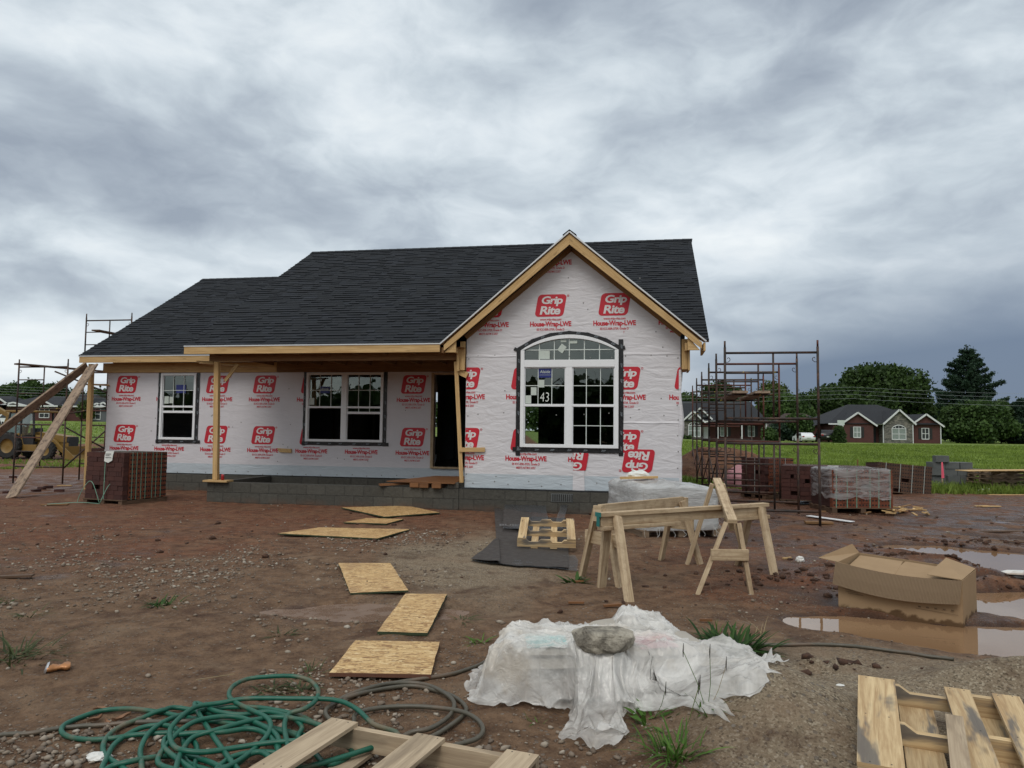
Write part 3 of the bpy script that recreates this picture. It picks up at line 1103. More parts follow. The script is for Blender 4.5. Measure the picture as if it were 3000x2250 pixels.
def build_puddles():
    m, nt, b = mat('muddy puddle water')
    p = posc(nt)
    c = mix(nt, noise(nt, p, 1.2, 4), (.20, .115, .06), (.25, .155, .09))
    setp(nt, b, Base_Color=c, Roughness=.015)
    b.inputs['IOR'].default_value = 1.42
    b.inputs['Specular IOR Level'].default_value = .75
    bump(nt, b, noise(nt, p, 9, 2), .02, .01)
    m2, nt, b = mat('wet slurry')
    p = posc(nt)
    setp(nt, b, Base_Color=mix(nt, noise(nt, p, 4, 5), (.15, .095, .068), (.21, .14, .10)), Roughness=mrange(nt, noise(nt, p, 5, 4), .35, .65, .12, .5))
    bump(nt, b, noise(nt, p, 14, 4), .15, .02)
    groups = [((3.9, 6.6, 3.0, 2.1, -.3), 'broad brown puddle round the cardboard box'), ((6.35, 9.8, 1.9, 1.35, -.3), 'pale puddle beyond the box at the right'),
              ((9.6, 12.6, 3.6, 1.3, -.4), 'thin water lying in the wheel ruts'),
              ((-1.25, 6.45, 1.0, .40, 0), 'shallow pale puddle beside the stepping boards')]
    for gi, ((cx, cy, a, bb, rot), lab) in enumerate(groups):
        mb = MB()
        pts = []
        for k in range(40):
            t = 2 * PI * k / 40
            u, v = a * math.cos(t), bb * math.sin(t)
            pts.append((cx + u * math.cos(rot) - v * math.sin(rot), cy + u * math.sin(rot) + v * math.cos(rot), WATER_Z - .004 * gi if gi < 3 else -.029))
        mb.poly(pts)
        o = mb.build('puddle', m if gi < 3 else m2)
        struct(o, 'structure', lab)


build_puddles()
# ------------------------------------------------------------------ the house under construction
# local frame: x along the front (right), y towards the back, z up from the ground at the house
HX, HY, HPHI = -0.8973, 14.5094, -0.1835
ZB, D1, WG, OV, OS = 0.41, 2.27, 4.09, 0.36, 0.433
ZE, ZR, VR, UR, ULP = 3.20, 6.526, 5.37, 4.58, -5.89
ULW, VWE, ZWE, ZWR, VWR = -10.235, 1.816, 3.245, 6.154, 6.79
ZP, UWL = 5.296, -9.76
SM = (ZR - ZE) / (VR + OV)
SW = (ZWR - ZWE) / (VWR - VWE)
SG = (ZP - ZE) / (WG / 2 + OS)
VB = 11.0
house = thing('house', 'unfinished single storey house in white house wrap with red print and dark shingle roof', 'house', (HX, HY, 0), HPHI)

_tc = {}


def text_mesh(s, bold=0.0, shear=0.0, space=1.0):
    """triangles of a string set in Blender's own font, 1 unit high capitals"""
    key = (s, bold, shear, space)
    if key in _tc:
        return _tc[key]
    cu = bpy.data.curves.new('t', 'FONT')
    cu.body = s
    cu.size = 1.0
    cu.offset = bold
    cu.shear = shear
    cu.space_character = space
    cu.resolution_u = 3
    cu.fill_mode = 'FRONT'
    ob = bpy.data.objects.new('t', cu)
    COL.objects.link(ob)
    dg = bpy.context.evaluated_depsgraph_get()
    dg.update()
    me = ob.evaluated_get(dg).to_mesh()
    vs = [(v.co.x, v.co.y) for v in me.vertices]
    fs = [list(p.vertices) for p in me.polygons]
    ob.to_mesh_clear()
    bpy.data.objects.remove(ob)
    bpy.data.curves.remove(cu)
    xs, ys = [v[0] for v in vs], [v[1] for v in vs]
    x0, y0, w, h = min(xs), min(ys), max(xs) - min(xs), max(ys) - min(ys)
    vs = [((x - x0) / w - .5, (y - y0) / h - .5) for x, y in vs]
    _tc[key] = (vs, fs)
    return _tc[key]


def put_text(mb, s, cx, cz, w, h, v, mi=0, bold=0.0, shear=0.0, space=1.0, rot=0.0):
    """lettering w x h, centred at (cx, cz) on the plane y = v facing -y"""
    vs, fs = text_mesh(s, bold, shear, space)
    c, sn = math.cos(rot), math.sin(rot)
    out = [(cx + (x * w) * c - (y * h) * sn, v, cz + (x * w) * sn + (y * h) * c) for x, y in vs]
    mb.add(out, fs, mi, None, .5)


def rrect(cx, cz, w, h, r, skew, rot=0.0, n=5):
    pts = []
    for sx, sz, a0 in ((1, 1, 0), (-1, 1, 90), (-1, -1, 180), (1, -1, 270)):
        for k in range(n + 1):
            a = R(a0 + 90 * k / n)
            x = sx * (w / 2 - r) + r * math.cos(a)
            z = sz * (h / 2 - r) + r * math.sin(a)
            pts.append((x + z * skew, z))
    c, s = math.cos(rot), math.sin(rot)
    return [(cx + x * c - z * s, cz + x * s + z * c) for x, z in pts]


def logo(mb, cx, cz, v, rot=0.0, text=True, badge=True):
    c, s = math.cos(rot), math.sin(rot)

    def P(x, z):
        return cx + x * c - z * s, cz + x * s + z * c
    if badge:
        pts = rrect(cx, cz, .555, .43, .075, .17, rot)
        mb.poly([(x, v, z) for x, z in pts], 0, .5)
        for word, dz_, w_, dx_ in (('Grip', .082, .41, .03), ('Rite', -.095, .40, -.012)):
            x, z = P(dx_, dz_)
            put_text(mb, word, x, z, w_, .165 if word == 'Rite' else .195, v - .003, 1, .030, .16, .90, rot)
        # small ring of the registered mark
        x, z = P(.335, .185)
        ring = [(x + .022 * math.cos(R(k * 30)), z + .022 * math.sin(R(k * 30))) for k in range(12)]
        rin = [(x + .015 * math.cos(R(k * 30)), z + .015 * math.sin(R(k * 30))) for k in range(12)]
        mb.add([(a, v, b) for a, b in ring] + [(a, v, b) for a, b in rin],
               [[k, (k + 1) % 12, 12 + (k + 1) % 12, 12 + k] for k in range(12)], 0, None, .5)
        put_text(mb, 'R', x, z, .016, .018, v, 0, .02, 0, 1, rot)
    if text:
        for t, dz_, w_, h_, bo in (('www.grip-rite.com', -.278, .415, .058, .020), ('House-Wrap-LWE', -.372, .80, .128, .040),
                                   ('ES ICC-ESR-3729, Grade D', -.467, .535, .05, .02), ('MEETS ASTM E 2357', -.535, .375, .042, .02)):
            x, z = P(0, dz_)
            put_text(mb, t, x, z, w_, h_, v, 0, bo, 0, .95, rot)


def clip_print(mb, poly, holes):
    """keep only the part of a print (on a y = const plane) inside a convex outline and outside rectangular openings"""
    bm = bmesh.new()
    ml = bm.faces.layers.int.new('mi')
    for k, f in enumerate(mb.f):
        vs = [bm.verts.new(mb.v[i]) for i in f]
        try:
            fc = bm.faces.new(vs)
            fc[ml] = mb.m[k]
        except ValueError:
            pass
    n = len(poly)
    for i in range(n):
        a, b = poly[i], poly[(i + 1) % n]
        d = (b[0] - a[0], b[1] - a[1])
        no = Vector((d[1], 0, -d[0]))   # outward for a counter-clockwise outline seen from the front
        bmesh.ops.bisect_plane(bm, geom=bm.verts[:] + bm.edges[:] + bm.faces[:], plane_co=(a[0], 0, a[1]), plane_no=no, clear_outer=True, dist=1e-6)
    for (x0, x1, z0, z1) in holes:
        for co, no in (((x0, 0, 0), (1, 0, 0)), ((x1, 0, 0), (1, 0, 0)), ((0, 0, z0), (0, 0, 1)), ((0, 0, z1), (0, 0, 1))):
            bmesh.ops.bisect_plane(bm, geom=bm.verts[:] + bm.edges[:] + bm.faces[:], plane_co=co, plane_no=no, dist=1e-6)
        kill = [f for f in bm.faces if x0 < f.calc_center_median().x < x1 and z0 < f.calc_center_median().z < z1]
        bmesh.ops.delete(bm, geom=kill, context='FACES')
    out = MB()
    for f in bm.faces:
        vs = [tuple(v.co) for v in f.verts]
        nrm = f.normal
        if nrm.y > 0:
            vs = vs[::-1]
        out.add(vs, [list(range(len(vs)))], f[ml], None, .5)
    bm.free()
    return out


def wall_cells(mb, x0, x1, z0, z1, holes, v, th, mi=0):
    """wall slab on the plane y = v (front) .. v+th with rectangular openings"""
    xs = sorted({x0, x1, *[h[0] for h in holes], *[h[1] for h in holes]})
    zs = sorted({z0, z1, *[h[2] for h in holes], *[h[3] for h in holes]})
    xs = [x for x in xs if x0 <= x <= x1]
    zs = [z for z in zs if z0 <= z <= z1]
    for i in range(len(xs) - 1):
        for j in range(len(zs) - 1):
            cx, cz = (xs[i] + xs[i + 1]) / 2, (zs[j] + zs[j + 1]) / 2
            if any(h[0] < cx < h[1] and h[2] < cz < h[3] for h in holes):
                continue
            a, b, c, d = xs[i], xs[i + 1], zs[j], zs[j + 1]
            mb.add([(a, v, c), (b, v, c), (b, v, d), (a, v, d)], [[0, 1, 2, 3]], mi)
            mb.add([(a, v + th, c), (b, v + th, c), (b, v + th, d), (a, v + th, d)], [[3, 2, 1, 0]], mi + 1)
    for (a, b, c, d) in holes:
        for q in (((a, c), (a, d)), ((b, d), (b, c)), ((a, d), (b, d)), ((b, c), (a, c))):
            (p, pz), (r_, rz) = q
            mb.add([(p, v, pz), (p, v + th, pz), (r_, v + th, rz), (r_, v, rz)], [[0, 1, 2, 3]], mi)


# --- openings
GW = (1.085, 2.953, 1.225, 3.06)            # arched window below its spring line
ARC_T = 3.377
PW = (-4.437, -2.527, 1.23, 2.85)
LW = (-8.27, -7.312, 1.225, 2.84)
DR = (-1.31, -.36, .70, 2.79)


def arc(u0, u1, zs, zt, n=14):
    c = (u0 + u1) / 2
    hw = (u1 - u0) / 2
    s = zt - zs
    rad = (hw * hw + s * s) / (2 * s)
    a = math.asin(hw / rad)
    return [(c + rad * math.sin(-a + 2 * a * k / n), zt - rad + rad * math.cos(-a + 2 * a * k / n)) for k in range(n + 1)]


def roof_g(u):
    return ZP - .16 - SG * abs(u - WG / 2)


# gable front wall (two slots: wrap outside, bare inside)
mb = MB()
wall_cells(mb, 0, WG, .70, 2.6, [GW], 0, .14)
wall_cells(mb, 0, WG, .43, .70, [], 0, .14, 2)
zt_ = 2.6
a_ = arc(GW[0], GW[1], GW[3], ARC_T)
left = [(0, zt_), (GW[0], zt_)] + a_[:8] + [(WG / 2, roof_g(WG / 2)), (0, roof_g(0))]
right = [(WG, zt_), (WG, roof_g(WG)), (WG / 2, roof_g(WG / 2))] + a_[7:] + [(GW[1], zt_)]
mb.poly([(x, 0, z) for x, z in left], 0)
mb.poly([(x, 0, z) for x, z in right], 0)
mb.poly([(x, .14, z) for x, z in left][::-1], 1)
mb.poly([(x, .14, z) for x, z in right][::-1], 1)
for i in range(len(a_) - 1):
    mb.add([(a_[i][0], 0, a_[i][1]), (a_[i][0], .14, a_[i][1]), (a_[i + 1][0], .14, a_[i + 1][1]), (a_[i + 1][0], 0, a_[i + 1][1])], [[3, 2, 1, 0]], 0)
pr = MB()
for k in range(4):
    logo(pr, .435 + 1.219 * k, 3.95, -.004)
    logo(pr, .435 + 1.219 * k, 5.143, -.004)
for u in (-.02, 1.20, 3.055, 4.285):
    for cz in (2.545, 1.365):
        if u < 4 or cz > 2:
            logo(pr, u, cz, -.004, 0, u < 3 or cz > 2)
prt = MB()
logo(prt, 2.41, 1.365, -.004)
prt = clip_print(prt, [(1.9, .7), (2.3, .7), (2.3, 1.05), (1.9, 1.05)], [])
pr.add(prt.v, prt.f, 0)
pr.m[-len(prt.f):] = prt.m
pr.m = [x + 4 for x in pr.m]
pc = clip_print(pr, [(0.004, .71), (WG - .004, .71), (WG - .004, roof_g(WG) - .01), (WG / 2, roof_g(WG / 2) - .01), (.004, roof_g(0) - .01)], [(1.0, 3.04, 1.14, 3.44)])
mb.add(pc.v, pc.f, 0)
mb.m[-len(pc.f):] = pc.m
# overlapping scraps of wrap, upside down, below and to the right of the window
for (x0, x1, z0, z1, vv) in ((2.10, 2.325, .425, 1.14, -.012),):
    mb.add([(x0, vv, z0), (x1, vv, z0), (x1 - .01, vv, z1), (x0 + .01, vv, z1)], [[0, 1, 2, 3]], 0)
pr = MB()
logo(pr, 2.10, .985, -.015, PI, False)
pr2 = clip_print(pr, [(2.105, .8), (2.395, .8), (2.395, 1.13), (2.105, 1.13)], [])
mb.add(pr2.v, pr2.f, 0)
mb.m[-len(pr2.f):] = [x + 4 for x in pr2.m]
pr = MB()
logo(pr, 3.32, 1.0, -.008, PI, False)
mb.add(pr.v, pr.f, 0)
mb.m[-len(pr.f):] = [x + 4 for x in pr.m]
# horizontal laps of the wrap, each a few millimetres proud with a wavy lower edge
for (zl, hh, a, b, amp) in ((2.965, .05, 0.0, 1.02, .012), (2.985, .05, 3.03, WG, .012), (1.70, .035, 3.03, WG, .02)):
    n = 24
    top, bot = [], []
    for k in range(n + 1):
        x = a + (b - a) * k / n
        w_ = amp * float(vnoise(x * 3.1, zl * 7, 3))
        bot.append((x, -.010, zl + w_))
        top.append((x, -.001, zl + hh + w_))
    mb.grid([bot, top], 0)
# cap nails on the gable wall


def nails(mb, u0, u1, z, v, n, jit=.03):
    for k in range(n):
        u = u0 + (u1 - u0) * (k + .5) / n + random.uniform(-jit, jit)
        zz_ = z + random.uniform(-jit, jit)
        mb.lathe([(.013, -.001), (.011, .005), (0, .006)], (u, v, zz_), (0, -1, 0), 7, 6)


for zz_, n in ((2.94, 11), (4.45, 3), (.52, 12), (1.9, 8)):
    nails(mb, .05, WG - .05, zz_, -.002, n, .06)
for k in range(9):
    nails(mb, WG - .08, WG - .03, .6 + .29 * k, -.002, 1, .015)
    nails(mb, .02, .06, .7 + .28 * k, -.002, 1, .015)
for k in range(26):
    u, z = random.uniform(.1, WG - .1), random.uniform(.6, 4.2)
    if roof_g(u) - .3 > z and not (1 < u < 3.05 and 1.1 < z < 3.5):
        nails(mb, u, u, z, -.002, 1, .01)

gable_wall = mb.build('wall', [M['wrap'], M['stud'], M['wrap_band'], M['stud'], M['print'], M['print_white'], M['nail']], house)
gable_wall['label'] = 'front gable wall in creased wrap with upside down red logo low on its right'

# main front wall behind the porch
mb = MB()
holes = [PW, LW, DR]
wall_cells(mb, UWL, 0, .66, 2.86, holes, D1, .14)
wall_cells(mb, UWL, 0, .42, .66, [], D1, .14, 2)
pr = MB()
for k in range(8):
    for cz in (2.57, 1.36):
        logo(pr, -9.225 + 1.2365 * k, cz, D1 - .004)
pr.m = [x + 4 for x in pr.m]
pc = clip_print(pr, [(UWL + .004, .67), (-.004, .67), (-.004, 2.855), (UWL + .004, 2.855)],
                [(PW[0] - .08, PW[1] + .09, PW[2] - .08, 3), (LW[0] - .08, LW[1] + .10, LW[2] - .08, 3), (DR[0] - .07, DR[1] + .05, DR[2] - .05, 3)])
mb.add(pc.v, pc.f, 0)
mb.m[-len(pc.f):] = pc.m
nails(mb, UWL, -.1, .46, D1 - .002, 26, .03)
for k in range(40):
    u, z = random.uniform(UWL, -.2), random.uniform(.7, 2.7)
    if not any(h[0] - .1 < u < h[1] + .1 and h[2] - .1 < z < h[3] + .1 for h in holes):
        nails(mb, u, u, z, D1 - .002, 1, .01)

main_wall = mb.build('wall', [M['wrap_flat'], M['stud'], M['wrap_band'], M['stud'], M['print'], M['print_white'], M['nail']], house)
# side and back walls, gable ends, interior
mb = MB()
# right wall and its gable end
mb.poly([(WG, 0, .43), (WG, VB, .43), (WG, VB, 2.95), (WG, VR, ZR - .15), (WG, OV + .1, ZE + .25), (WG, 0, 3.2)], 0)
# left wall
mb.poly([(UWL, D1 + .14, .43), (UWL, VB, .43), (UWL, VB, 3.0), (UWL, VWR, ZWR - .18), (UWL, D1 + .14, ZWE + .15)][::-1], 0)
# left gable end of the main roof above the wing
mb.poly([(ULP + .08, OV, ZE + .25), (ULP + .08, 2 * VR, ZE + .2), (ULP + .08, VR, ZR - .14)][::-1], 0)
# return wall between porch and gable room
mb.poly([(0, 0, .43), (0, D1, .43), (0, D1, 3.25), (0, 0, 3.25)][::-1], 0)
pr = MB()
for k in range(9):
    for cz in (2.4, 1.19):
        logo(pr, .5 + 1.22 * k, cz, -.004)
pc = clip_print(pr, [(.2, .5), (VB - .1, .5), (VB - .1, 2.9), (.2, 2.9)], [])
mb.add([(WG - y, x, z) for x, y, z in pc.v], pc.f, 0)
mb.m[-len(pc.f):] = [x + 1 for x in pc.m]
mb.build('wall', [M['wrap'], M['print'], M['print_white']], house)
mb = MB()
bh = [(-1.0, .2, .95, 2.45), (-4.05, -3.1, 1.3, 2.85), (-8.4, -7.9, 1.1, 2.5)]
wall_cells(mb, UWL, WG, .43, 3.0, bh, VB, .14)
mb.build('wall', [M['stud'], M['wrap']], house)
mb = MB()
mb.box(.02, WG - .02, .16, VB - .02, .60, .68, 0)
mb.box(UWL + .02, .02, D1 + .15, VB - .02, .60, .68, 0)
mb.poly([(.02, .15, 2.90), (WG - .01, .15, 2.90), (WG - .01, VB, 2.90), (.02, VB, 2.90)], 0)
mb.poly([(UWL + .01, D1 + .15, 2.90), (.02, D1 + .15, 2.90), (.02, VB, 2.90), (UWL + .01, VB, 2.90)], 0)
# partitions and studs
for x in (-6.2, -2.2, .6):
    mb.box(x, x + .09, 5.6, VB - .1, .68, 2.9, 0)
for k in range(22):
    x = UWL + .5 + .61 * k
    if -1.4 < x < .5:
        continue
    mb.box(x, x + .038, 6.4, 6.49, .68, 2.9, 0)
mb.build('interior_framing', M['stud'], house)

# --- foundation
mb = MB()
mb.box(-.10, WG + .04, -.05, .2, -.25, .405, 0)
mb.box(WG - .16, WG + .04, .2, VB, -.25, .405, 0)
mb.box(UWL - .02, -.1, D1 - .06, D1 + .2, -.25, .40, 0)
mb.box(UWL - .02, UWL + .18, D1 + .2, VB, -.25, .40, 0)
mb.build('foundation', M['block'], house, bevel=.006)
mb = MB()
mb.box(ULP + .45, -.10, -.07, .14, -.25, .41, 0)
mb.box(ULP + .45, ULP + .65, .14, D1 - .06, -.25, .41, 0)
mb.box(-.32, -.10, -.08, .05, .412, .52, 0)
mb.build('porch_foundation', M['block'], house, bevel=.006)
mb = MB()
mb.box(-.05, WG + .05, -.055, -.005, .408, .428, 0)
mb.build('sill_flashing', M['felt'], house)
mb = MB()
mb.box(1.70, 2.11, -.060, -.048, .205, .362, 0)
for k in range(10):
    x = 1.725 + k * .04
    mb.box(x, x + .016, -.066, -.06, .22, .35, 1)
mb.build('foundation_vent', [M['cmu'], M['black']], house)


# --- shingle roofs with real courses of random tabs
def shingle_rows(mb, origin, ud, vd, nv, rows, total, expo=.143):
    """rows: function(distance up slope) -> list of (u0, u1)"""
    O, U, V, N = Vector(origin), Vector(ud), Vector(vd), Vector(nv)
    i = 0
    d = 0.0
    while True:
        segs = rows(d)
        if segs is None:
            break
        for (u0, u1) in segs:
            u = u0
            while u < u1 - 1e-4:
                w = random.choice((.14, .17, .2, .24, .3, .33))
                e = min(u1, u + w)
                if u1 - e < .06:
                    e = u1
                thick = random.choice((.009, .010, .019, .021))
                a = O + U * u + V * d + N * thick
                b = O + U * e + V * d + N * thick
                up = V * min(expo + .012, total - d)
                c, dd = b + up - N * (thick - .002), a + up - N * (thick - .002)
                fa, fb = a - N * (thick + .002), b - N * (thick + .002)
                r = random.random() ** 1.3
                mb.add([a, b, c, dd], [[0, 1, 2, 3]], 0, None, max(.1, r))
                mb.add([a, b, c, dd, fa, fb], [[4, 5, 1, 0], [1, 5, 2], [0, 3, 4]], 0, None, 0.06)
                u = e
        d += expo
    return mb


def plane_frame(slope):
    L = math.sqrt(1 + slope * slope)
    return Vector((0, 1 / L, slope / L)), Vector((0, -slope / L, 1 / L)), L


# main roof
vd, nv, L = plane_frame(SM)
LEN = (VR + OV) * L


def rows_main(d):
    if d > LEN - .02:
        return None
    z = ZE + d / L * SM
    uL, uR = -OS + (z - ZE) / SG + .02, WG + OS - (z - ZE) / SG - .02
    if uL >= uR:
        return [(ULP, UR)]
    return [(ULP, uL)] + ([(uR, UR)] if uR < UR else [])


mb = MB()
shingle_rows(mb, (0, -OV, ZE), (1, 0, 0), vd, nv, rows_main, LEN)
# deck: front and back slopes
vv = (ZP - ZE) / SM - OV
mb.prism([(ULP, -OV + .01, ZE - .004), (-OS + .04, -OV + .01, ZE - .004), (WG / 2, vv, ZP - .004), (WG + OS - .04, -OV + .01, ZE - .004), (UR, -OV + .01, ZE - .004),
          (UR, VR, ZR - .004), (ULP, VR, ZR - .004)], Vector(nv) * -.03, 1)
mb.poly([(ULP, VR, ZR), (UR, VR, ZR), (UR, 2 * VR + OV, ZE), (ULP, 2 * VR + OV, ZE)], 0)
for k in range(46):     # ridge caps
    u = ULP + (UR - ULP) * k / 46
    w = (UR - ULP) / 46 + .03
    for sgn in (-1, 1):
        mb.add([(u, VR, ZR + .022), (u + w, VR, ZR + .016), (u + w, VR + sgn * .13, ZR - .07 + .016), (u, VR + sgn * .13, ZR - .07 + .022)],
               [[0, 1, 2, 3] if sgn < 0 else [3, 2, 1, 0]], 0)
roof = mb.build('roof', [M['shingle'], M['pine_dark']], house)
# wing roof
vdw, nvw, LW_ = plane_frame(SW)
LENW = (VWR - VWE) * LW_
mb = MB()
shingle_rows(mb, (0, VWE, ZWE), (1, 0, 0), vdw, nvw, lambda d: None if d > LENW - .02 else [(ULW, ULP + .9)], LENW)
mb.prism([(ULW, VWE + .01, ZWE - .004), (ULP + .9, VWE + .01, ZWE - .004), (ULP + .9, VWR, ZWR - .004), (ULW, VWR, ZWR - .004)], Vector(nvw) * -.03, 1)
mb.poly([(ULW, VWR, ZWR), (ULP + .3, VWR, ZWR), (ULP + .3, 2 * VWR - VWE, ZWE), (ULW, 2 * VWR - VWE, ZWE)], 0)
for k in range(19):
    u = ULW + (ULP + .1 - ULW) * k / 19
    w = .25
    for sgn in (-1, 1):
        mb.add([(u, VWR, ZWR + .022), (u + w, VWR, ZWR + .016), (u + w, VWR + sgn * .13, ZWR - .055), (u, VWR + sgn * .13, ZWR - .05)],
               [[0, 1, 2, 3] if sgn < 0 else [3, 2, 1, 0]], 0)
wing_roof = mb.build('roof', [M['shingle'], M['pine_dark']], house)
wing_roof['label'] = 'lower shingle roof over the left wing'
# front gable roof: two slopes running back to the valley
mb = MB()
Lg = math.sqrt(1 + SG * SG)
for sgn in (-1, 1):
    u0 = WG / 2 + sgn * (WG / 2 + OS)
    ud = Vector((-sgn / Lg, 0, SG / Lg))
    ng = Vector((sgn * SG / Lg, 0, 1 / Lg))
    total = (WG / 2 + OS) * Lg

    def rows_g(d, total=total):
        if d > total - .02:
            return None
        z = d / Lg * SG
        return [(-OV, -OV + z / SM + .06)]
    shingle_rows(mb, (u0, 0, ZE), (0, 1, 0), ud, ng, rows_g, total)
    mb.prism([(u0, -OV + .004, ZE - .004), (WG / 2, -OV + .004, ZP - .004), (WG / 2, vv, ZP - .004)], ng * -.03, 1)
for k in range(14):
    v = -OV - .02 + k * .27
    for sgn in (-1, 1):
        mb.add([(WG / 2, v, ZP + .028), (WG / 2, v + .30, ZP + .018), (WG / 2 + sgn * .13, v + .30, ZP - .10 + .018), (WG / 2 + sgn * .13, v, ZP - .10 + .028)],
               [[0, 1, 2, 3] if sgn > 0 else [3, 2, 1, 0]], 0)
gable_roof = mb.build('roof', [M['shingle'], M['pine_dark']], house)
gable_roof['label'] = 'steep front gable roof'

# --- timber trim
UPY = (0, -1, 0)
mb = MB()
mb.board((ULP - .0, -OV + .018, ZE - .095), (-OS - .01, -OV + .018, ZE - .095), .15, .036, UPY, 0, .2)
mb.build('fascia', M['pine'], house, bevel=.002)
mb = MB()
mb.board((ULW + .02, VWE + .018, ZWE - .095), (-5.37, VWE + .018, ZWE - .095), .15, .036, UPY, 0, .5)
mb.box(-5.37, -5.10, VWE + .0, VWE + .04, ZWE - .16, ZWE - .02, 0)
mb.build('fascia', M['pine'], house, bevel=.002)
mb = MB()
mb.box(ULP - .004, -OS, -OV - .012, -OV, ZE - .02, ZE + .003, 0)
mb.box(ULW, -5.1, VWE - .010, VWE, ZWE - .02, ZWE + .003, 0)
for sgn in (-1, 1):
    p0 = Vector((WG / 2 + sgn * (WG / 2 + OS + .01), -OV - .012, ZE - .018))
    p1 = Vector((WG / 2, -OV - .012, ZP - .012))
    ng = Vector((sgn * SG / Lg, 0, 1 / Lg))
    mb.board(p0, p1, .026, .014, UPY, 0)
mb.build('drip_edge', M['flash'], house)
# rake (barge) boards of the gable
for sgn in (-1, 1):
    mb = MB()
    dirv = Vector((-sgn, 0, SG)).normalized()
    ng = Vector((sgn * SG / Lg, 0, 1 / Lg))
    top0 = Vector((WG / 2 + sgn * (WG / 2 + OS - .04), -OV + .012, ZE)) - ng * .04
    top1 = Vector((WG / 2, -OV + .012, ZP)) - ng * .0 - Vector((0, 0, .05))
    h = .155
    down = Vector((0, 0, -h * Lg))
    a0 = top0
    pts = [a0, top1, top1 + down, a0 + down * .62 + dirv * .13, a0 + Vector((0, 0, -.115))]
    mb.prism(pts, (0, .036, 0), 0, .15 if sgn < 0 else .3)
    mb.build('barge_board', M['pine'], house, bevel=.002)
# boxed returns at the foot of the rakes, hanging blocks and soffit boards
mb = MB()
mb.prism([(-OS + .07, -OV + .05, ZE - .175), (-.135, -OV + .05, ZE - .175), (-.135, -OV + .05, ZE + .06)], (0, .036, 0), 0)
mb.box(-.175, -.137, -OV + .09, -.06, ZE - .18, ZE - .06, 0)
mb.box(-.105, -.01, -.10, -.045, 2.70, 3.26, 0)
mb.box(-.165, -.11, -.13, -.09, 2.68, 3.15, 0)
mb.build('eave_return', M['pine'], house, bevel=.002)
mb = MB()
mb.prism([(WG + .115, -OV + .05, ZE - .17), (WG + OS - .10, -OV + .05, ZE - .17), (WG + .115, -OV + .05, ZE + .09)], (0, .036, 0), 0)
mb.box(WG + .07, WG + .11, -OV + .09, .6, ZE - .17, ZE - .03, 0)
mb.box(WG + .02, WG + .125, -.11, -.05, 2.70, 3.26, 0)
mb.box(WG + .13, WG + .165, -.15, .5, 2.68, 3.1, 0)
mb.box(WG + .02, WG + .125, -.05, .6, 2.70, 2.80, 0)
mb.board((WG + OS - .02, -OV + .02, ZE - .11), (WG + OS - .02, .55, ZE - .11), .15, .036, (1, 0, 0), 0)
mb.build('eave_return', M['pine'], house, bevel=.002)
mb = MB()
for sgn in (-1, 1):
    ng = Vector((sgn * SG / Lg, 0, 1 / Lg))
    p0 = Vector((WG / 2 + sgn * (WG / 2 + .12), -.022, ZE + .27)) - ng * .16
    p1 = Vector((WG / 2, -.022, ZP)) - Vector((0, 0, .25))
    mb.board(p0, p1, .09, .036, UPY, 0)
    q0 = Vector((WG / 2 + sgn * (WG / 2 + OS - .08), -.18, ZE + .06)) - ng * .045
    q1 = Vector((WG / 2, -.18, ZP - .09))
    mb.board(q0, q1, .30, .012, ng, 0)
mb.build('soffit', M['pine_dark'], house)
# porch beam, headers, ceiling
mb = MB()
mb.box(-5.53, -.17, -.02, .07, 2.91, 3.10, 0, .5)
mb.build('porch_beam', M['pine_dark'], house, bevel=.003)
mb = MB()
mb.box(UWL - .12, -5.2, D1 - .045, D1 + .10, 2.862, 3.10, 0, .1)
mb.build('header_beam', M['pine'], house, bevel=.003)
mb = MB()
mb.box(-5.198, -.01, D1 - .043, D1 + .10, 2.862, 3.12, 0, .9)
mb.poly([(-5.5, -.3, 3.13), (0, -.3, 3.13), (0, D1, 3.13), (-5.5, D1, 3.13)][::-1], 0)
for k in range(9):
    x = -5.3 + .61 * k
    mb.box(x, x + .038, -.30, D1 - .06, 3.02, 3.125, 0)
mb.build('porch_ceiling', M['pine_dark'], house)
mb = MB()
mb.board((-5.75, -.12, 2.895), (-5.45, .02, 2.895), .09, .036, (0, 0, 1), 0)
mb.board((-5.66, -.16, 2.865), (-4.75, .55, 2.835), .13, .03, (0, 0, 1), 0)
mb.build('bracing_board', M['pine'], house, bevel=.002)
# porch post on its plate, with a short brace
mb = MB()
mb.board((-5.29, -.0, .455), (-5.355, -.0, 2.90), .105, .09, UPY, 0, .05)
mb.board((-5.20, .06, 2.50), (-4.98, .16, 2.86), .07, .036, UPY, 0, .8)
post = mb.build('post', M['pine'], house, bevel=.003)
mb = MB()
mb.box(-5.49, -4.95, -.16, .10, .414, .452, 0)
mb.build('post_plate', M['pine'], post, bevel=.003)
# corner post of the wing
mb = MB()
mb.board((-9.93, D1 - .35, -.02), (-9.95, D1 - .35, 3.05), .105, .09, UPY, 0, .1)
mb.board((-9.93, D1 - .30, 2.55), (-9.76, D1 + .02, 2.55), .14, .036, (0, 0, 1), 0)
mb.build('post', M['pine'], house, bevel=.003)
# propped 2x4 with blocks at the left corner of the gable
mb = MB()
mb.board((-.045, -.055, .522), (-.195, -.055, 2.87), .075, .038, UPY, 0, .1)
mb.board((-.19, -.03, 2.70), (.03, -.03, 2.60), .115, .036, UPY, 0, .0)
mb.board((-.09, -.09, 1.155), (.40, -.02, 1.165), .085, .036, UPY, 0, .2)
mb.build('brace', M['pine'], house, bevel=.002)
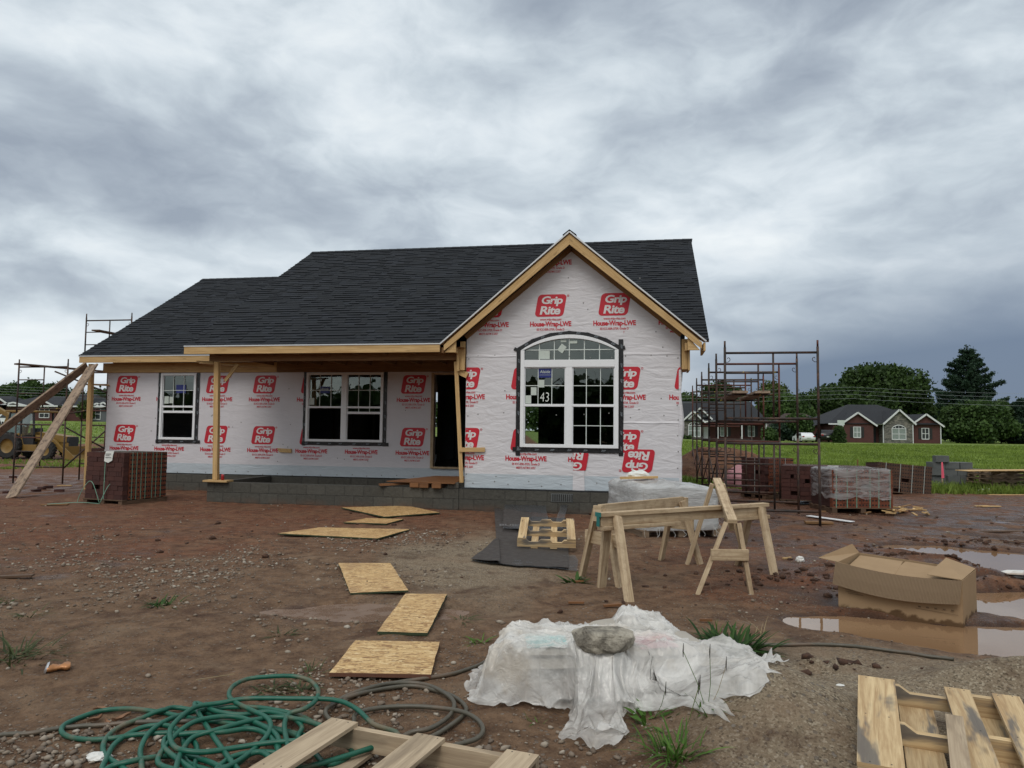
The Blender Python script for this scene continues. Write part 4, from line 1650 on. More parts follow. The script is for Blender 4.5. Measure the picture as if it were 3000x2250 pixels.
# block nailed to the wrap
mb = MB()
mb.prism([(-5.13, D1 - .04, 1.06), (-5.07, D1 - .04, .965), (-4.77, D1 - .04, .955), (-4.77, D1 - .04, 1.045)], (0, .037, 0), 0, .0)
mb.build('nailed_block', M['pine'], house, bevel=.002)

# --- door frame
mb = MB()
mb.box(DR[0] - .07, DR[0], D1 - .03, D1 + .12, DR[2] - .04, DR[3] + .05, 0)
mb.box(DR[1], DR[1] + .06, D1 - .03, D1 + .12, DR[2] - .04, DR[3] + .05, 0)
mb.box(DR[0], DR[1], D1 - .03, D1 + .12, DR[3], DR[3] + .05, 0)
mb.box(DR[0] - .02, DR[1], D1 - .06, D1 + .12, DR[2] - .04, DR[2], 0)
mb.build('door_frame', M['pine_grey'], house, bevel=.002)


# --- windows
def frame_ring(mb, u0, u1, z0, z1, w, v0, v1, mi=0, wb=None):
    wb = wb or w
    mb.box(u0, u0 + w, v0, v1, z0, z1, mi)
    mb.box(u1 - w, u1, v0, v1, z0, z1, mi)
    mb.box(u0 + w, u1 - w, v0, v1, z1 - w, z1, mi)
    mb.box(u0 + w, u1 - w, v0, v1, z0, z0 + wb, mi)


def tape_strip(mb, u0, u1, z0, z1, v, mi=0):
    """strip with slightly crooked edges and lettering smudges"""
    vert = (z1 - z0) > (u1 - u0)
    n = 12
    A, B = [], []
    for k in range(n + 1):
        t = k / n
        j1, j2 = random.uniform(-.005, .005), random.uniform(-.005, .005)
        if vert:
            z = z0 + (z1 - z0) * t
            A.append((u0 + j1, v - random.uniform(0, .004), z))
            B.append((u1 + j2, v - random.uniform(0, .004), z))
        else:
            u = u0 + (u1 - u0) * t
            A.append((u, v - random.uniform(0, .004), z0 + j1))
            B.append((u, v - random.uniform(0, .004), z1 + j2))
    mb.grid([B, A] if vert else [A, B], mi)
    L = (z1 - z0) if vert else (u1 - u0)
    s = .06
    while s < L - .2:
        if vert:
            put_text(mb, 'ZIP', (u0 + u1) / 2 + .008, z0 + s + .08, .085, .030, v - .008, 1, .02, .2, 1, R(-90))
        else:
            put_text(mb, 'ZIP', u0 + s + .06, (z0 + z1) / 2, .085, .030, v - .008, 1, .02, .2, 1, 0)
        s += random.uniform(.26, .36)


def pane(mb, u0, u1, z0, z1, v, mi=0):
    mb.add([(u0, v, z0), (u1, v, z0), (u1, v, z1), (u0, v, z1)], [[0, 1, 2, 3]], mi)


def bars(mb, u0, u1, z0, z1, v, nu, zs, w=.014, mi=0):
    for k in range(1, nu):
        u = u0 + (u1 - u0) * k / nu
        mb.box(u - w / 2, u + w / 2, v - .006, v + .006, z0, z1, mi)
    for z in zs:
        us = [u0] + [u0 + (u1 - u0) * k / nu for k in range(1, nu)] + [u1]
        for a, b in zip(us[:-1], us[1:]):
            mb.box(a + w / 2, b - w / 2, v - .0055, v + .0055, z - w / 2, z + w / 2, mi)


def sash_window(u0, u1, z0, z1, v, lab, lights, tape_to):
    """single hung units side by side; lights = list of (u0, u1, lower glass, lowered bar)"""
    mb = MB()
    frame_ring(mb, u0, u1, z0, z1, .055, v - .035, v + .06)
    for (a, b, _, _) in lights[1:]:
        mb.box(a - .125, a - .0, v - .033, v + .06, z0 + .055, z1 - .055, 0)
    zm = (z0 + z1) / 2 - .005
    for (a, b, low, dropped) in lights:
        mb.box(a, b, v - .02, v + .03, zm - .022, zm + .024, 0)
        mb.box(a, a + .02, v - .012, v + .03, z0 + .055, z1 - .055, 0)
        mb.box(b - .02, b, v - .012, v + .03, z0 + .055, z1 - .055, 0)
        if dropped:
            mb.box(a + .02, b - .02, v - .005, v + .03, zm - .155, zm - .10, 0)
    w = mb.build('window', M['vinyl'], house, bevel=.004)
    w['label'] = lab
    for (a, b, low, dropped) in lights:
        g, q = MB(), MB()
        pane(g, a, b, zm + .024, z1 - .055, v + .012)
        bars(q, a, b, zm + .024, z1 - .055, v + .0, 3, [(zm + z1) / 2 - .01])
        if dropped:
            bars(q, a + .02, b - .02, zm - .10, zm - .022, v + .012, 3, [])
            pane(g, a + .02, b - .02, zm - .10, zm - .022, v + .02)
        g.build('pane', M['glass'], w)
        q.build('muntins', M['muntin'], w)
    t = MB()
    tape_strip(t, u0 - .075, u0 - .002, z0 - .10, tape_to, v - .008)
    tape_strip(t, u1 + .002, u1 + .088, z0 - .09, tape_to, v - .008)
    tape_strip(t, u0 - .09, u1 + .15, z0 - .085, z0 - .004, v - .014)
    t.build('flashing_tape', [M['tape'], M['tape_print']], w)
    return w


w_ = sash_window(*LW, D1, 'narrow porch window with its lower sash open', [(LW[0] + .055, LW[1] - .055, False, True)], 2.858)
s = MB()
pane(s, -8.17, -8.05, 2.10, 2.28, D1 - .004, 1)
pane(s, -8.03, -7.93, 2.11, 2.27, D1 - .004, 1)
pane(s, -7.86, -7.60, 2.36, 2.56, D1 - .004, 0)
s.build('sticker', [M['label_blue'], M['label_white']], w_)
w_ = sash_window(*PW, D1, 'double porch window with open lower sashes',
                 [(PW[0] + .055, -3.545, False, False), (-3.42, PW[1] - .055, False, True)], 2.858)
s = MB()
pane(s, -4.36, -4.24, 2.09, 2.25, D1 - .004, 1)
s.build('sticker', [M['label_blue'], M['label_white']], w_)
s = MB()
pane(s, -4.10, -3.86, 2.36, 2.52, D1 - .004, 0)
put_text(s, 'Alside', -3.98, 2.46, .20, .065, D1 - .007, 1, .01, .15)
s.build('sticker', [M['label_blue'], M['label_white']], w_)

# arched front window
u0, u1, z0, zs_ = GW
mb = MB()
mb.box(u0, u0 + .072, -.05, .07, z0, zs_ + .02, 0)
mb.box(u1 - .072, u1, -.05, .07, z0, zs_ + .02, 0)
mb.box(u0 + .072, u1 - .072, -.05, .07, z0, z0 + .062, 0)
mb.box(u0 + .072, u1 - .072, -.052, .07, 2.757, 2.895, 0)
mb.box(1.955, 2.082, -.048, .07, z0 + .062, 2.757, 0)
oa, ia = arc(u0, u1, zs_ + .02, ARC_T, 20), arc(u0 + .072, u1 - .072, zs_ + .03, ARC_T - .072, 20)
for k in range(20):
    P4 = [(oa[k][0], -.05, oa[k][1]), (oa[k + 1][0], -.05, oa[k + 1][1]), (ia[k + 1][0], -.05, ia[k + 1][1]), (ia[k][0], -.05, ia[k][1])]
    mb.prism(P4, (0, .12, 0), 0, .5)
for (a, b) in ((u0 + .072, 1.955), (2.082, u1 - .072)):
    mb.box(a, b, -.035, .05, 2.002, 2.050, 0)
    mb.box(a, a + .02, -.03, .05, z0 + .062, 2.757, 0)
    mb.box(b - .02, b, -.03, .05, z0 + .062, 2.757, 0)
    mb.box(a + .02, b - .02, -.028, .05, 2.735, 2.757, 0)
aw = mb.build('window', M['vinyl'], house, bevel=.004)
aw['label'] = 'large arched front window marked 43'
g, q = MB(), MB()
for i, (a, b) in enumerate(((u0 + .072, 1.955), (2.082, u1 - .072))):
    pane(g, a, b, 2.05, 2.757, 0.012)
    pane(g, a, b, z0 + .062, 2.002, 0.018)
    bars(q, a, b, 2.05, 2.757, 0.0, 3, [2.403])
    if i == 1:
        bars(q, a, b, z0 + .062, 2.002, .004, 3, [1.645])
ga = [(p[0], .012, p[1]) for p in ia]
g.poly([(u0 + .072, .012, 2.895), (u1 - .072, .012, 2.895)] + ga[::-1], 0)
na_ = 6
for k in range(1, na_):
    u = u0 + .072 + (u1 - u0 - .144) * k / na_
    zt = np.interp(u, [p[0] for p in ia], [p[1] for p in ia])
    q.box(u - .008, u + .008, -.006, .006, 2.895, zt, 0)
q.box(u0 + .10, u1 - .10, -.0075, .0075, 3.082, 3.098, 0)
g.build('pane', M['glass'], aw)
q.build('muntins', M['muntin'], aw)
s = MB()
pane(s, 1.433, 1.68, 2.557, 2.735, -.012, 0)
put_text(s, 'Alside', 1.555, 2.672, .20, .06, -.015, 1, .008, .15)
s.add([(1.445, -.015, 2.61), (1.67, -.015, 2.61), (1.67, -.015, 2.605), (1.445, -.015, 2.605)], [[3, 2, 1, 0]], 1)
s.build('blue_sticker', [M['label_blue'], M['label_white']], aw)
s = MB()
for (a, b, c, d) in ((1.435, 1.545, 2.37, 2.515), (1.285, 1.395, 2.22, 2.372), (1.18, 1.293, 2.06, 2.215), (1.43, 1.645, 2.915, 3.075), (1.855, 1.96, 3.235, 3.285),
                     (2.03, 2.17, 3.21, 3.263)):
    s = MB()
    pane(s, a, b, c, d, -.012, 0)
    s.build('paper_sticker', M['label_white'], aw)
s = MB()
s.add([(1.79, -.012, 3.09), (1.885, -.012, 3.02), (1.97, -.012, 3.14), (1.875, -.012, 3.21)], [[0, 1, 2, 3]], 0)
s.build('paper_sticker', M['label_white'], aw)
s = MB()
put_text(s, '43', 1.55, 2.185, .17, .175, -.012, 0, -.012, .05)
s.build('marker_number', M['chalk'], aw)
t = MB()
tape_strip(t, u0 - .088, u0 - .002, z0 - .165, 3.11, -.012)
tape_strip(t, u1 + .002, u1 + .09, z0 - .14, 3.28, -.012)
tape_strip(t, u0 - .145, u1 + .075, z0 - .09, z0 - .004, -.018)
ot = arc(u0 - .10, u1 + .09, 3.12, 3.452, 6)
it = arc(u0 + .0, u1 - .0, zs_ + .02, ARC_T + .004, 6)
for k in range(6):
    e = .02
    du = (ot[k + 1][0] - ot[k][0]) * .07
    dz_ = (ot[k + 1][1] - ot[k][1]) * .07
    vv_ = -.012 - .0035 * (k % 2)
    t.add([(it[k][0] - du, vv_, it[k][1] - dz_), (it[k + 1][0] + du, vv_, it[k + 1][1] + dz_), (ot[k + 1][0] + du, vv_, ot[k + 1][1] + dz_), (ot[k][0] - du, vv_, ot[k][1] - dz_)],
          [[0, 1, 2, 3]], 0)
    cx, cz = (ot[k][0] + ot[k + 1][0] + it[k][0] + it[k + 1][0]) / 4, (ot[k][1] + ot[k + 1][1] + it[k][1] + it[k + 1][1]) / 4
    put_text(t, 'ZIP', cx, cz + .01, .085, .03, vv_ - .004, 1, .02, .2, 1, math.atan2(ot[k + 1][1] - ot[k][1], ot[k + 1][0] - ot[k][0]))
t.add([(u0 - .15, -.016, 3.09), (u0 - .02, -.016, 3.04), (u0 - .0, -.016, 3.10), (u0 - .12, -.016, 3.15)], [[0, 1, 2, 3]], 0)
t.add([(u1 + .0, -.016, 3.06), (u1 + .13, -.016, 3.09), (u1 + .11, -.016, 3.16), (u1 + .0, -.016, 3.12)], [[0, 1, 2, 3]], 0)
t.build('flashing_tape', [M['tape'], M['tape_print']], aw)
# loose flap of wrap at the right corner
mb = MB()
rows_ = []
for k in range(16):
    z = .50 + 2.2 * k / 15
    bulge = .02 + .05 * math.exp(-((z - 1.7) / .25) ** 2) + .02 * float(vnoise(z * 4, 1, 6))
    rows_.append([(WG - .03, -.006, z), (WG - .005, -.012 - bulge * .3, z), (WG + bulge, -.010 - bulge * .3, z), (WG + .01, .05, z)])
mb.grid(rows_, 0)
mb.build('loose_wrap_edge', M['wrap'], house, smooth=True)


def H(u, v, z=0.0):
    """house frame -> world"""
    c, s = math.cos(HPHI), math.sin(HPHI)
    return Vector((HX + u * c - v * s, HY + u * s + v * c, z))
# ------------------------------------------------------------------ things in the yard
def cat_rom(pts, step=6, closed=False):
    P = [Vector(p) for p in pts]
    n = len(P)
    out_ = []
    for i in range(n if closed else n - 1):
        p0 = P[i - 1] if (i or closed) else P[0]
        p1, p2 = P[i], P[(i + 1) % n]
        p3 = P[(i + 2) % n] if (closed or i + 2 < n) else P[-1]
        for k in range(step):
            t = k / step
            out_.append(.5 * ((2 * p1) + (p2 - p0) * t + (2 * p0 - 5 * p1 + 4 * p2 - p3) * t * t + (3 * p1 - p0 - 3 * p2 + p3) * t ** 3))
    if not closed:
        out_.append(P[-1])
    return out_


def rel(root):
    o = root.location.copy()
    return lambda p: Vector(p) - o


def T3(M3, p):
    return M3 @ Vector(p)


# --- sawhorses
def sawhorse(label, A, B, feet, parts, grp='sawhorses in front of the house'):
    """A, B ends of the beam's top; feet: four (top fraction, foot xy) ; parts: list of beam pieces"""
    A, B = Vector(A), Vector(B)
    mid = (A + B) / 2
    t = thing('sawhorse', label, 'sawhorse', (mid.x, mid.y, hz(mid.x, mid.y)), 0, grp)
    L = rel(t)
    d = (B - A).normalized()
    side = d.cross(Vector((0, 0, 1))).normalized()
    upv = side.cross(d).normalized()
    for nm, (s0, s1, du, w, h, extra) in parts:
        mb = MB()
        a, b = A + d * s0 + upv * du, A + d * s1 + upv * du
        mb.board(L(a), L(b), w, h, upv, 0, random.uniform(0, .4))
        o = mb.build(nm, M['pine_grey'], t, bevel=.003)
        if extra == 'teal':
            q = MB()
            a2 = L(A) - d * .006
            for (du0, w_, h_) in ((-.02, .085, .042), (-.087, .040, .09)):
                q.frame_box(a2 + upv * du0, d * .004, side * w_ / 2, upv * h_ / 2, 0)
            q.build('paint_mark', M['teal_paint'], o)
    for (s, off, fx, fy, tw) in feet:
        top = A + d * s + side * off + upv * (-.045)
        foot = Vector((fx, fy, hz(fx, fy) - .02))
        mb = MB()
        mb.board(L(foot), L(top), .09, .042, side * (1 if off > 0 else -1), 0, random.uniform(0, .6))
        mb.build('leg', M['pine_grey'], t, bevel=.003)
    return t, L


A, B = at(1293, 1107, .765), at(1655, 1086, .765)
LN = (B - A).length
h1, L1 = sawhorse('long sawhorse with a flat top board and a teal painted end', A, B,
                  [(.20, .035, 1.085, 6.83, 0), (.14, -.035, .90, 7.42, 0), (LN - .12, .035, 2.83, 8.06, 0), (LN - .2, -.035, 2.66, 8.80, 0)],
                  [('top_board', (0, LN, -.02, .09, .04, 'teal')), ('web_board', (.015, LN - .02, -.086, .04, .09, '')), ('bottom_board', (.02, 1.02, -.152, .09, .04, '')),
                   ('bottom_board', (LN - .62, LN + .01, -.152, .09, .04, ''))])
A2, B2 = Vector((.925, 7.72, .79)), Vector((2.06, 9.0, .77))
LN2 = (B2 - A2).length
h2, L2 = sawhorse('sawhorse with a deep rail, standing behind the long one', A2, B2,
                  [(.02, .06, 1.09, 7.47, 0), (.02, -.06, .755, 7.97, 0), (LN2 - .12, .06, 2.235, 8.83, 0), (LN2 - .12, -.06, 1.83, 9.14, 0)],
                  [('web_board', (-.02, LN2, -.055, .04, .11, '')), ('end_block', (LN2 + .002, LN2 + .06, -.07, .10, .12, '')), ('end_block', (-.06, -.022, -.09, .10, .16, ''))])
for (p, q, z) in (((1.12, 7.50), (.80, 7.93), .44), ((2.16, 8.87), (1.90, 9.10), .45)):
    mb = MB()
    mb.board(L2((p[0], p[1], z)), L2((q[0], q[1], z)), .04, .13, (0, 0, 1), 0, .1)
    mb.build('stretcher', M['pine_grey'], h2, bevel=.003)
A3, B3 = Vector((2.16, 7.30, .70)), Vector((2.40, 8.72, 1.015))
LN3 = (B3 - A3).length
h3, L3 = sawhorse('tilted sawhorse straddling the long one, its far end highest', A3, B3,
                  [(.03, .06, 2.315, 7.23, 0), (.03, -.06, 1.79, 7.21, 0), (LN3 - .10, .06, 2.75, 8.72, 0), (LN3 - .10, -.06, 2.06, 8.78, 0)],
                  [('top_board', (0, LN3, -.02, .09, .042, '')), ('web_board', (.06, LN3 - .04, -.09, .042, .095, ''))])
mb = MB()
mb.board(L3((1.93, 7.235, .37)), L3((2.29, 7.235, .37)), .04, .105, (0, 0, 1), 0, .1)
mb.build('stretcher', M['pine_grey'], h3, bevel=.003)


# --- pallets
def pallet(label, Mx, W, L, tops, bots, nstr, wmat, notch=False, name='pallet', group=None, H_=.135, cat='pallet'):
    """Mx places local x = along the stringers, y = along the boards, z up from the underside"""
    t = thing(name, label, cat, (0, 0, 0), 0, group)
    t.matrix_world = Mx
    ys = [.02 + (L - .04) * k / (nstr - 1) for k in range(nstr)]
    hs = H_ - .038
    for y in ys:
        mb = MB()
        if notch:
            pts = [(0, 0), (W * .18, 0), (W * .22, .038), (W * .36, .038), (W * .40, 0), (W * .60, 0), (W * .64, .038), (W * .78, .038), (W * .82, 0), (W, 0), (W, hs), (0, hs)]
        else:
            pts = [(0, 0), (W, 0), (W, hs), (0, hs)]
        if notch == 'top':
            pts = [(0, 0), (W, 0), (W, hs), (W * .80, hs), (W * .76, hs - .032), (W * .60, hs - .032), (W * .56, hs), (W * .40, hs), (W * .36, hs - .032), (W * .2, hs - .032), (W * .16, hs), (0, hs)]
        mb.prism([(x, y - .019, .019 + z) for x, z in pts], (0, .038, 0), 0)
        mb.build('stringer', wmat, t, bevel=.002)
    for (x, w) in tops:
        mb = MB()
        mb.frame_box((x, L / 2, H_ - .0095), (random.uniform(-.004, .004), L / 2, 0), (w / 2, 0, 0), (0, 0, .0095), 0)
        for y in ys:
            for s in (-.25, .25):
                mb.lathe([(.004, 0), (.004, .0012), (0, .0012)], (x + s * w + random.uniform(-.01, .01), y + random.uniform(-.008, .008), H_), (0, 0, 1), 6, 1)
        mb.build('deck_board', [wmat, M['ink']], t, bevel=.002)
    for (x, w) in bots:
        mb = MB()
        mb.frame_box((x, L / 2, .0095), (0, L / 2, 0), (w / 2, 0, 0), (0, 0, .0095), 0)
        mb.build('bottom_board', wmat, t, bevel=.002)
    return t


def frame_from(o, ex, ey):
    """matrix with origin o, x axis along ex, y axis near ey"""
    o, ex, ey = Vector(o), Vector(ex).normalized(), Vector(ey)
    ez = ex.cross(ey).normalized()
    ey = ez.cross(ex).normalized()
    return Matrix(((ex.x, ey.x, ez.x, o.x), (ex.y, ey.y, ez.y, o.y), (ex.z, ey.z, ez.z, o.z), (0, 0, 0, 1)))


p0, p1 = at(722, 1548, .135), at(1168, 1628, .135)
ex = Vector((p1.x - p0.x, p1.y - p0.y, 0)).normalized()
ey = Vector((ex.y, -ex.x, 0))
ey = -ey if ey.y > 0 else ey
# boards run towards the viewer; origin at the far left corner
Mx = frame_from((p0.x, p0.y, .0), ex, -ey)
Mx = Mx @ Matrix.Translation((0, -1.08, .004))
WP = (p1 - p0).length
b2 = at(905, 1580, .135)
x2 = (b2 - p0).dot(ex)
pallet('weathered pallet with three top boards beside the green hose', Mx, WP + .0, 1.06, [(.078, .15), (x2 + .075, .145), (WP - .075, .15)],
       [(.2, .10), (.42, .11), (.60, .10), (.86, .12)], 3, M['pallet_grey'], False, group='loose pallets in the yard')

zt = .25
q0, q1 = at(1853, 1457, zt), at(1925, 1472, zt)
q3 = at(1852, 1659, zt - .03)
ey = (Vector(q0) - Vector(q3)).normalized()
ex = Vector((ey.y, -ex.x if False else -ey.x, 0)).normalized()
Lp = 1.10
org = Vector(q0) - ey * Lp - Vector((0, 0, .135))
Mx = frame_from(org, ex, ey)
xs_ = []
for (px, py) in ((1853, 1457), (2043, 1492), (2148, 1513)):
    xs_.append((at(px, py, zt) - Vector(q0)).dot(ex))
pallet('pallet with grey stained boards lying on the sand heap', Mx, 1.22, Lp, [(.087, .175), (xs_[1] + .055, .115), (xs_[2] + .06, .12), (xs_[2] + .06 + .27, .12)],
       [(.27, .16), (.60, .15), (.93, .15)], 3, M['pallet'], 'top', group='loose pallets in the yard')
mb = MB()
c = Mx @ Vector((.38, .30, .16))
d_ = Mx.to_3x3() @ Vector((.06, 1, 0))
mb.board(c - d_ * .42, c + d_ * .30, .07, .02, (0, 0, 1))
tag(mb.build('broken_board', M['pallet_grey']), 'splintered board lying loose across the stained pallet', 'board')

n0, n1 = at(1117, 1164, .15), at(1241, 1171, .15)
ex = Vector((1, -.06, -.01)).normalized()
ey = Vector((.0, 1, .15))
Mx = frame_from(n0 - Vector((0, 0, .115)), ex, ey)
pallet('small notched pallet lying on tar paper near the foundation', Mx, (n1 - n0).length, 1.0, [(.06, .11), ((n1 - n0).length - .06, .11)],
       [(.22, .09), (.47, .09)], 3, M['pallet'], 'top', group='loose pallets in the yard')


# --- boards lying on the ground
def sheet(name, label, cat, px, th, m_, dz=.006, group=None, rnd=.0, lift=None, edge=None):
    P = []
    for k, (x, y) in enumerate(px):
        p = onground(x, y, th + dz)
        if lift:
            p = at(x, y, p.z + lift[k])
        P.append(p)
    c = sum(P, Vector()) / len(P)
    mb = MB()
    Q = [p - c for p in P]
    # outline slightly ragged
    R_ = []
    for k in range(len(Q)):
        a, b = Q[k], Q[(k + 1) % len(Q)]
        n = max(2, int((b - a).length / .12))
        for i in range(n):
            p = a.lerp(b, i / n)
            if i:
                o_ = (b - a).cross(Vector((0, 0, 1))).normalized()
                p = p + o_ * random.uniform(-.004, .004)
            R_.append(p)
    area = sum(R_[i].x * R_[(i + 1) % len(R_)].y - R_[(i + 1) % len(R_)].x * R_[i].y for i in range(len(R_)))
    if area < 0:
        R_ = R_[::-1]
    n = len(R_)
    e1 = (Q[1] - Q[0]).normalized()
    e2 = Vector((-e1.y, e1.x, 0))
    uo = random.uniform(0, 9)
    mb.add(R_, [list(range(n))], 0, [[(p.dot(e1) + uo, p.dot(e2) + uo) for p in R_]], rnd)
    for i in range(n):
        j = (i + 1) % n
        mb.add([R_[i], R_[j], R_[j] - Vector((0, 0, th)), R_[i] - Vector((0, 0, th))], [[3, 2, 1, 0][::-1] if False else [0, 3, 2, 1]], 1)
    mb.add([p - Vector((0, 0, th)) for p in R_], [list(range(n))[::-1]], 1)
    o = mb.build(name, [m_, edge or M['osb_edge']])
    o.location = c
    return tag(o, label, cat, group)


G_ = 'strand board pieces laid as stepping boards'
sheet('strand_board', 'wide strand board nearest the camera', 'board', [(711, 1453), (931, 1457), (950, 1386), (768, 1383)], .024, M['osb'], .012, G_, .0, None, M['flower'])
sheet('strand_board', 'narrow dark streaked strand board, second from the camera', 'board', [(815, 1364), (923, 1367), (966, 1283), (876, 1282)], .022, M['osb'], .008, G_, .1)
sheet('strand_board', 'strand board with a curled left edge beside the muddy puddle', 'board', [(757, 1281), (882, 1275), (843, 1216), (731, 1216)], .016, M['osb'], .03, G_, .15)
sheet('strand_board', 'long strand board lying on pale gravel', 'board', [(600, 1152), (815, 1163), (886, 1143), (690, 1139)], .018, M['osb'], .02, G_, .3)
sheet('strand_board', 'small strand board offcut just behind the long one', 'board', [(742, 1128), (835, 1131), (872, 1121), (792, 1119)], .018, M['osb'], .01, G_, .5)
sheet('strand_board', 'large strand board with a green edge near the foundation', 'board', [(737, 1096), (830, 1116), (950, 1107), (880, 1092)], .02, M['osb'], .02, G_, .4)
sheet('strand_board', 'thin strip of strand board behind the green edged one', 'board', [(822, 1090), (870, 1093), (945, 1095), (905, 1089)], .016, M['osb'], .01, G_, .6)

# stoop of wet plywood on blocks at the door
sc_ = H(-.85, .55, 0)
mb = MB()
Pq = [H(-1.58, -.02, .50), H(-.16, -.16, .50), H(-.14, 1.25, .545), H(-.95, 1.25, .54)]
c = sum(Pq, Vector()) / 4
mb.prism([p - c for p in Pq], (0, 0, .018), 0)
o = mb.build('plywood_sheet', M['osb_wet'])
o.location = c
tag(o, 'wet reddish plywood sheet laid as a step in front of the door', 'plywood')
for k, (u, v, lab) in enumerate(((-.98, .02, 'left of three lumber blocks under the plywood step'), (-.78, .0, 'middle of three lumber blocks under the plywood step'),
                                 (-.52, -.03, 'right of three lumber blocks under the plywood step'))):
    mb = MB()
    mb.box(-.09, .09, -.14, .5, 0, .085, 0)
    o = mb.build('lumber_block', M['osb_wet'], bevel=.002)
    o.location = H(u, v, .412)
    o.rotation_euler = (0, 0, HPHI)
    tag(o, lab, 'lumber block', 'blocks under the plywood step')
mb = MB()
mb.board(H(-1.70, -.10, .445), H(-.9, .35, .475), .14, .04)
tag(mb.build('plank', M['osb_wet'], bevel=.002), 'short wet plank ramping up to the plywood step', 'plank')
# soda can on the porch wall
t = thing('soda_can', 'red soda can standing beside the porch post', 'can', H(-5.09, -.08, .454))
mb = MB()
mb.lathe([(0, 0), (.024, 0), (.032, .008), (.033, .11), (.027, .12)], n=16)
mb.build('can_body', M['can_red'], t, True)
mb = MB()
mb.lathe([(.027, .12), (.025, .117), (0, .117)], n=16)
mb.box(-.008, .008, -.012, .010, .1175, .1195)
mb.build('lid', M['alu'], t)

# --- tar paper and lath by the foundation
mb = MB()
def gridsheet(mb, corners, nu, nv, zf, mi=0, uvscale=1):
    a, b, c_, d = [Vector(p) for p in corners]
    P, U = [], []
    base = len(mb.v)
    for j in range(nv + 1):
        for i in range(nu + 1):
            s, t_ = i / nu, j / nv
            p = a.lerp(b, s).lerp(d.lerp(c_, s), t_)
            P.append((p.x, p.y, zf(p.x, p.y, s, t_)))
            U.append((s * (b - a).length, t_ * (d - a).length))
    F = [[j * (nu + 1) + i, j * (nu + 1) + i + 1, (j + 1) * (nu + 1) + i + 1, (j + 1) * (nu + 1) + i] for j in range(nv) for i in range(nu)]
    mb.add(P, F, mi, [[U[i] for i in f] for f in F], .5)


tp = thing('tar_paper', 'sheet of black tar paper backed with metal lath, spread below the arched window', 'building paper', at(1150, 1200, 0))
Lr = rel(tp)
mb = MB()
cs = [at(1075, 1222), at(1228, 1236), at(1228, 1128), at(1068, 1105)]
gridsheet(mb, [Lr(p) for p in cs], 18, 26, lambda x, y, s, t_: hz(x + tp.location.x, y + tp.location.y) + .035 + .03 * float(vnoise(x * 2.5, y * 1.5, 77)) + .05 * max(0, t_ - .85) / .15 * max(0, .5 - s) * 2)
mb.build('paper', M['tarpaper'], tp, True)
mb = MB()
cs = [at(1016, 1214), at(1080, 1224), at(1078, 1170), at(1072, 1165)]
gridsheet(mb, [Lr(p) for p in cs], 8, 8, lambda x, y, s, t_: hz(x + tp.location.x, y + tp.location.y) + .03 + .035 * s)
mb.build('folded_corner', M['tarpaper'], tp, True)
mb = MB()
cs = [at(1016, 1216), at(1246, 1240), at(1249, 1214), at(1240, 1200)]
gridsheet(mb, [Lr(p) for p in cs], 24, 4, lambda x, y, s, t_: hz(x + tp.location.x, y + tp.location.y) + .022)
mb.build('lath_edge', M['lath'], tp, True)
lt = thing('metal_lath', 'grey expanded metal lath sheet curling up against the foundation blocks', 'metal lath', at(1150, 1125, 0))
Lr = rel(lt)
mb = MB()
cs = [at(1086, 1152), at(1190, 1156), at(1178, 1105), at(1090, 1100)]
gridsheet(mb, [Lr(p) for p in cs], 12, 14, lambda x, y, s, t_: hz(x + lt.location.x, y + lt.location.y) + .075 + .07 * t_ ** 2)
mb.build('lath_sheet', M['lath'], lt, True)
mb = MB()
cs = [at(1086, 1146), at(1135, 1152), at(1150, 1120), at(1088, 1112)]
gridsheet(mb, [Lr(p) for p in cs], 6, 8, lambda x, y, s, t_: hz(x + lt.location.x, y + lt.location.y) + .085 + .05 * t_ - .03 * s)
b0 = len(mb.v)
lw = [at(1093, 1131, .2), at(1128, 1131, .2)]
mb.build('paper_flap', M['tarpaper'], lt, True)
q = MB()
put_text(q, 'BUILD', 0, 0, .40, .10, 0, 0, .02)
c = Lr(at(1108, 1134, .135))
Mt = Matrix.Translation(c) @ Matrix.Rotation(R(-82), 4, 'X')
q.xf(Mt)
q.build('printed_word', M['felt_print'], lt)
mb = MB()
cs = [at(1196, 1150), at(1216, 1150), at(1226, 1108), at(1212, 1106)]
gridsheet(mb, [Lr(p) for p in cs], 3, 12, lambda x, y, s, t_: hz(x + lt.location.x, y + lt.location.y) + .07 + .10 * t_)
mb.build('lath_strip', M['lath'], lt, True)


# --- cardboard box in the puddle
O_ = onground(1812, 1318)
O_.z = -.045
e1 = Vector((3.67 - 2.873, 6.10 - 6.6, 0))
WB = e1.length
e1.normalize()
e2 = Vector((-e1.y, e1.x, 0))
DB, HB = .62, .43
SHB = Matrix(((1, .15, 0, 0), (0, 1, 0, 0), (0, 0, 1, 0), (0, 0, 0, 1)))
bx = thing('cardboard_box', 'soggy open cardboard box standing in a brown puddle', 'box', O_, math.atan2(e1.y, e1.x))
mb = MB()
n = 14
def top(s):      # sagging rim of the front
    return HB + .02 - .055 * s - .03 * math.sin(PI * s)
fr = [[(WB * k / n, -.012 * math.sin(PI * k / n), 0) for k in range(n + 1)], [(WB * k / n, -.02 * math.sin(PI * k / n), .2) for k in range(n + 1)],
      [(WB * k / n, -.014 * math.sin(PI * k / n), top(k / n)) for k in range(n + 1)]]
mb.grid(fr)
mb.grid([[(WB * k / n, DB, 0) for k in range(n + 1)], [(WB * k / n, DB, HB + .03 - .06 * k / n) for k in range(n + 1)]][::-1])
mb.poly([(0, DB, 0), (0, 0, 0), (0, 0, top(0)), (0, DB, HB + .03)])
mb.poly([(WB, 0, 0), (WB, DB, 0), (WB, DB, HB - .03), (WB, 0, top(1))])
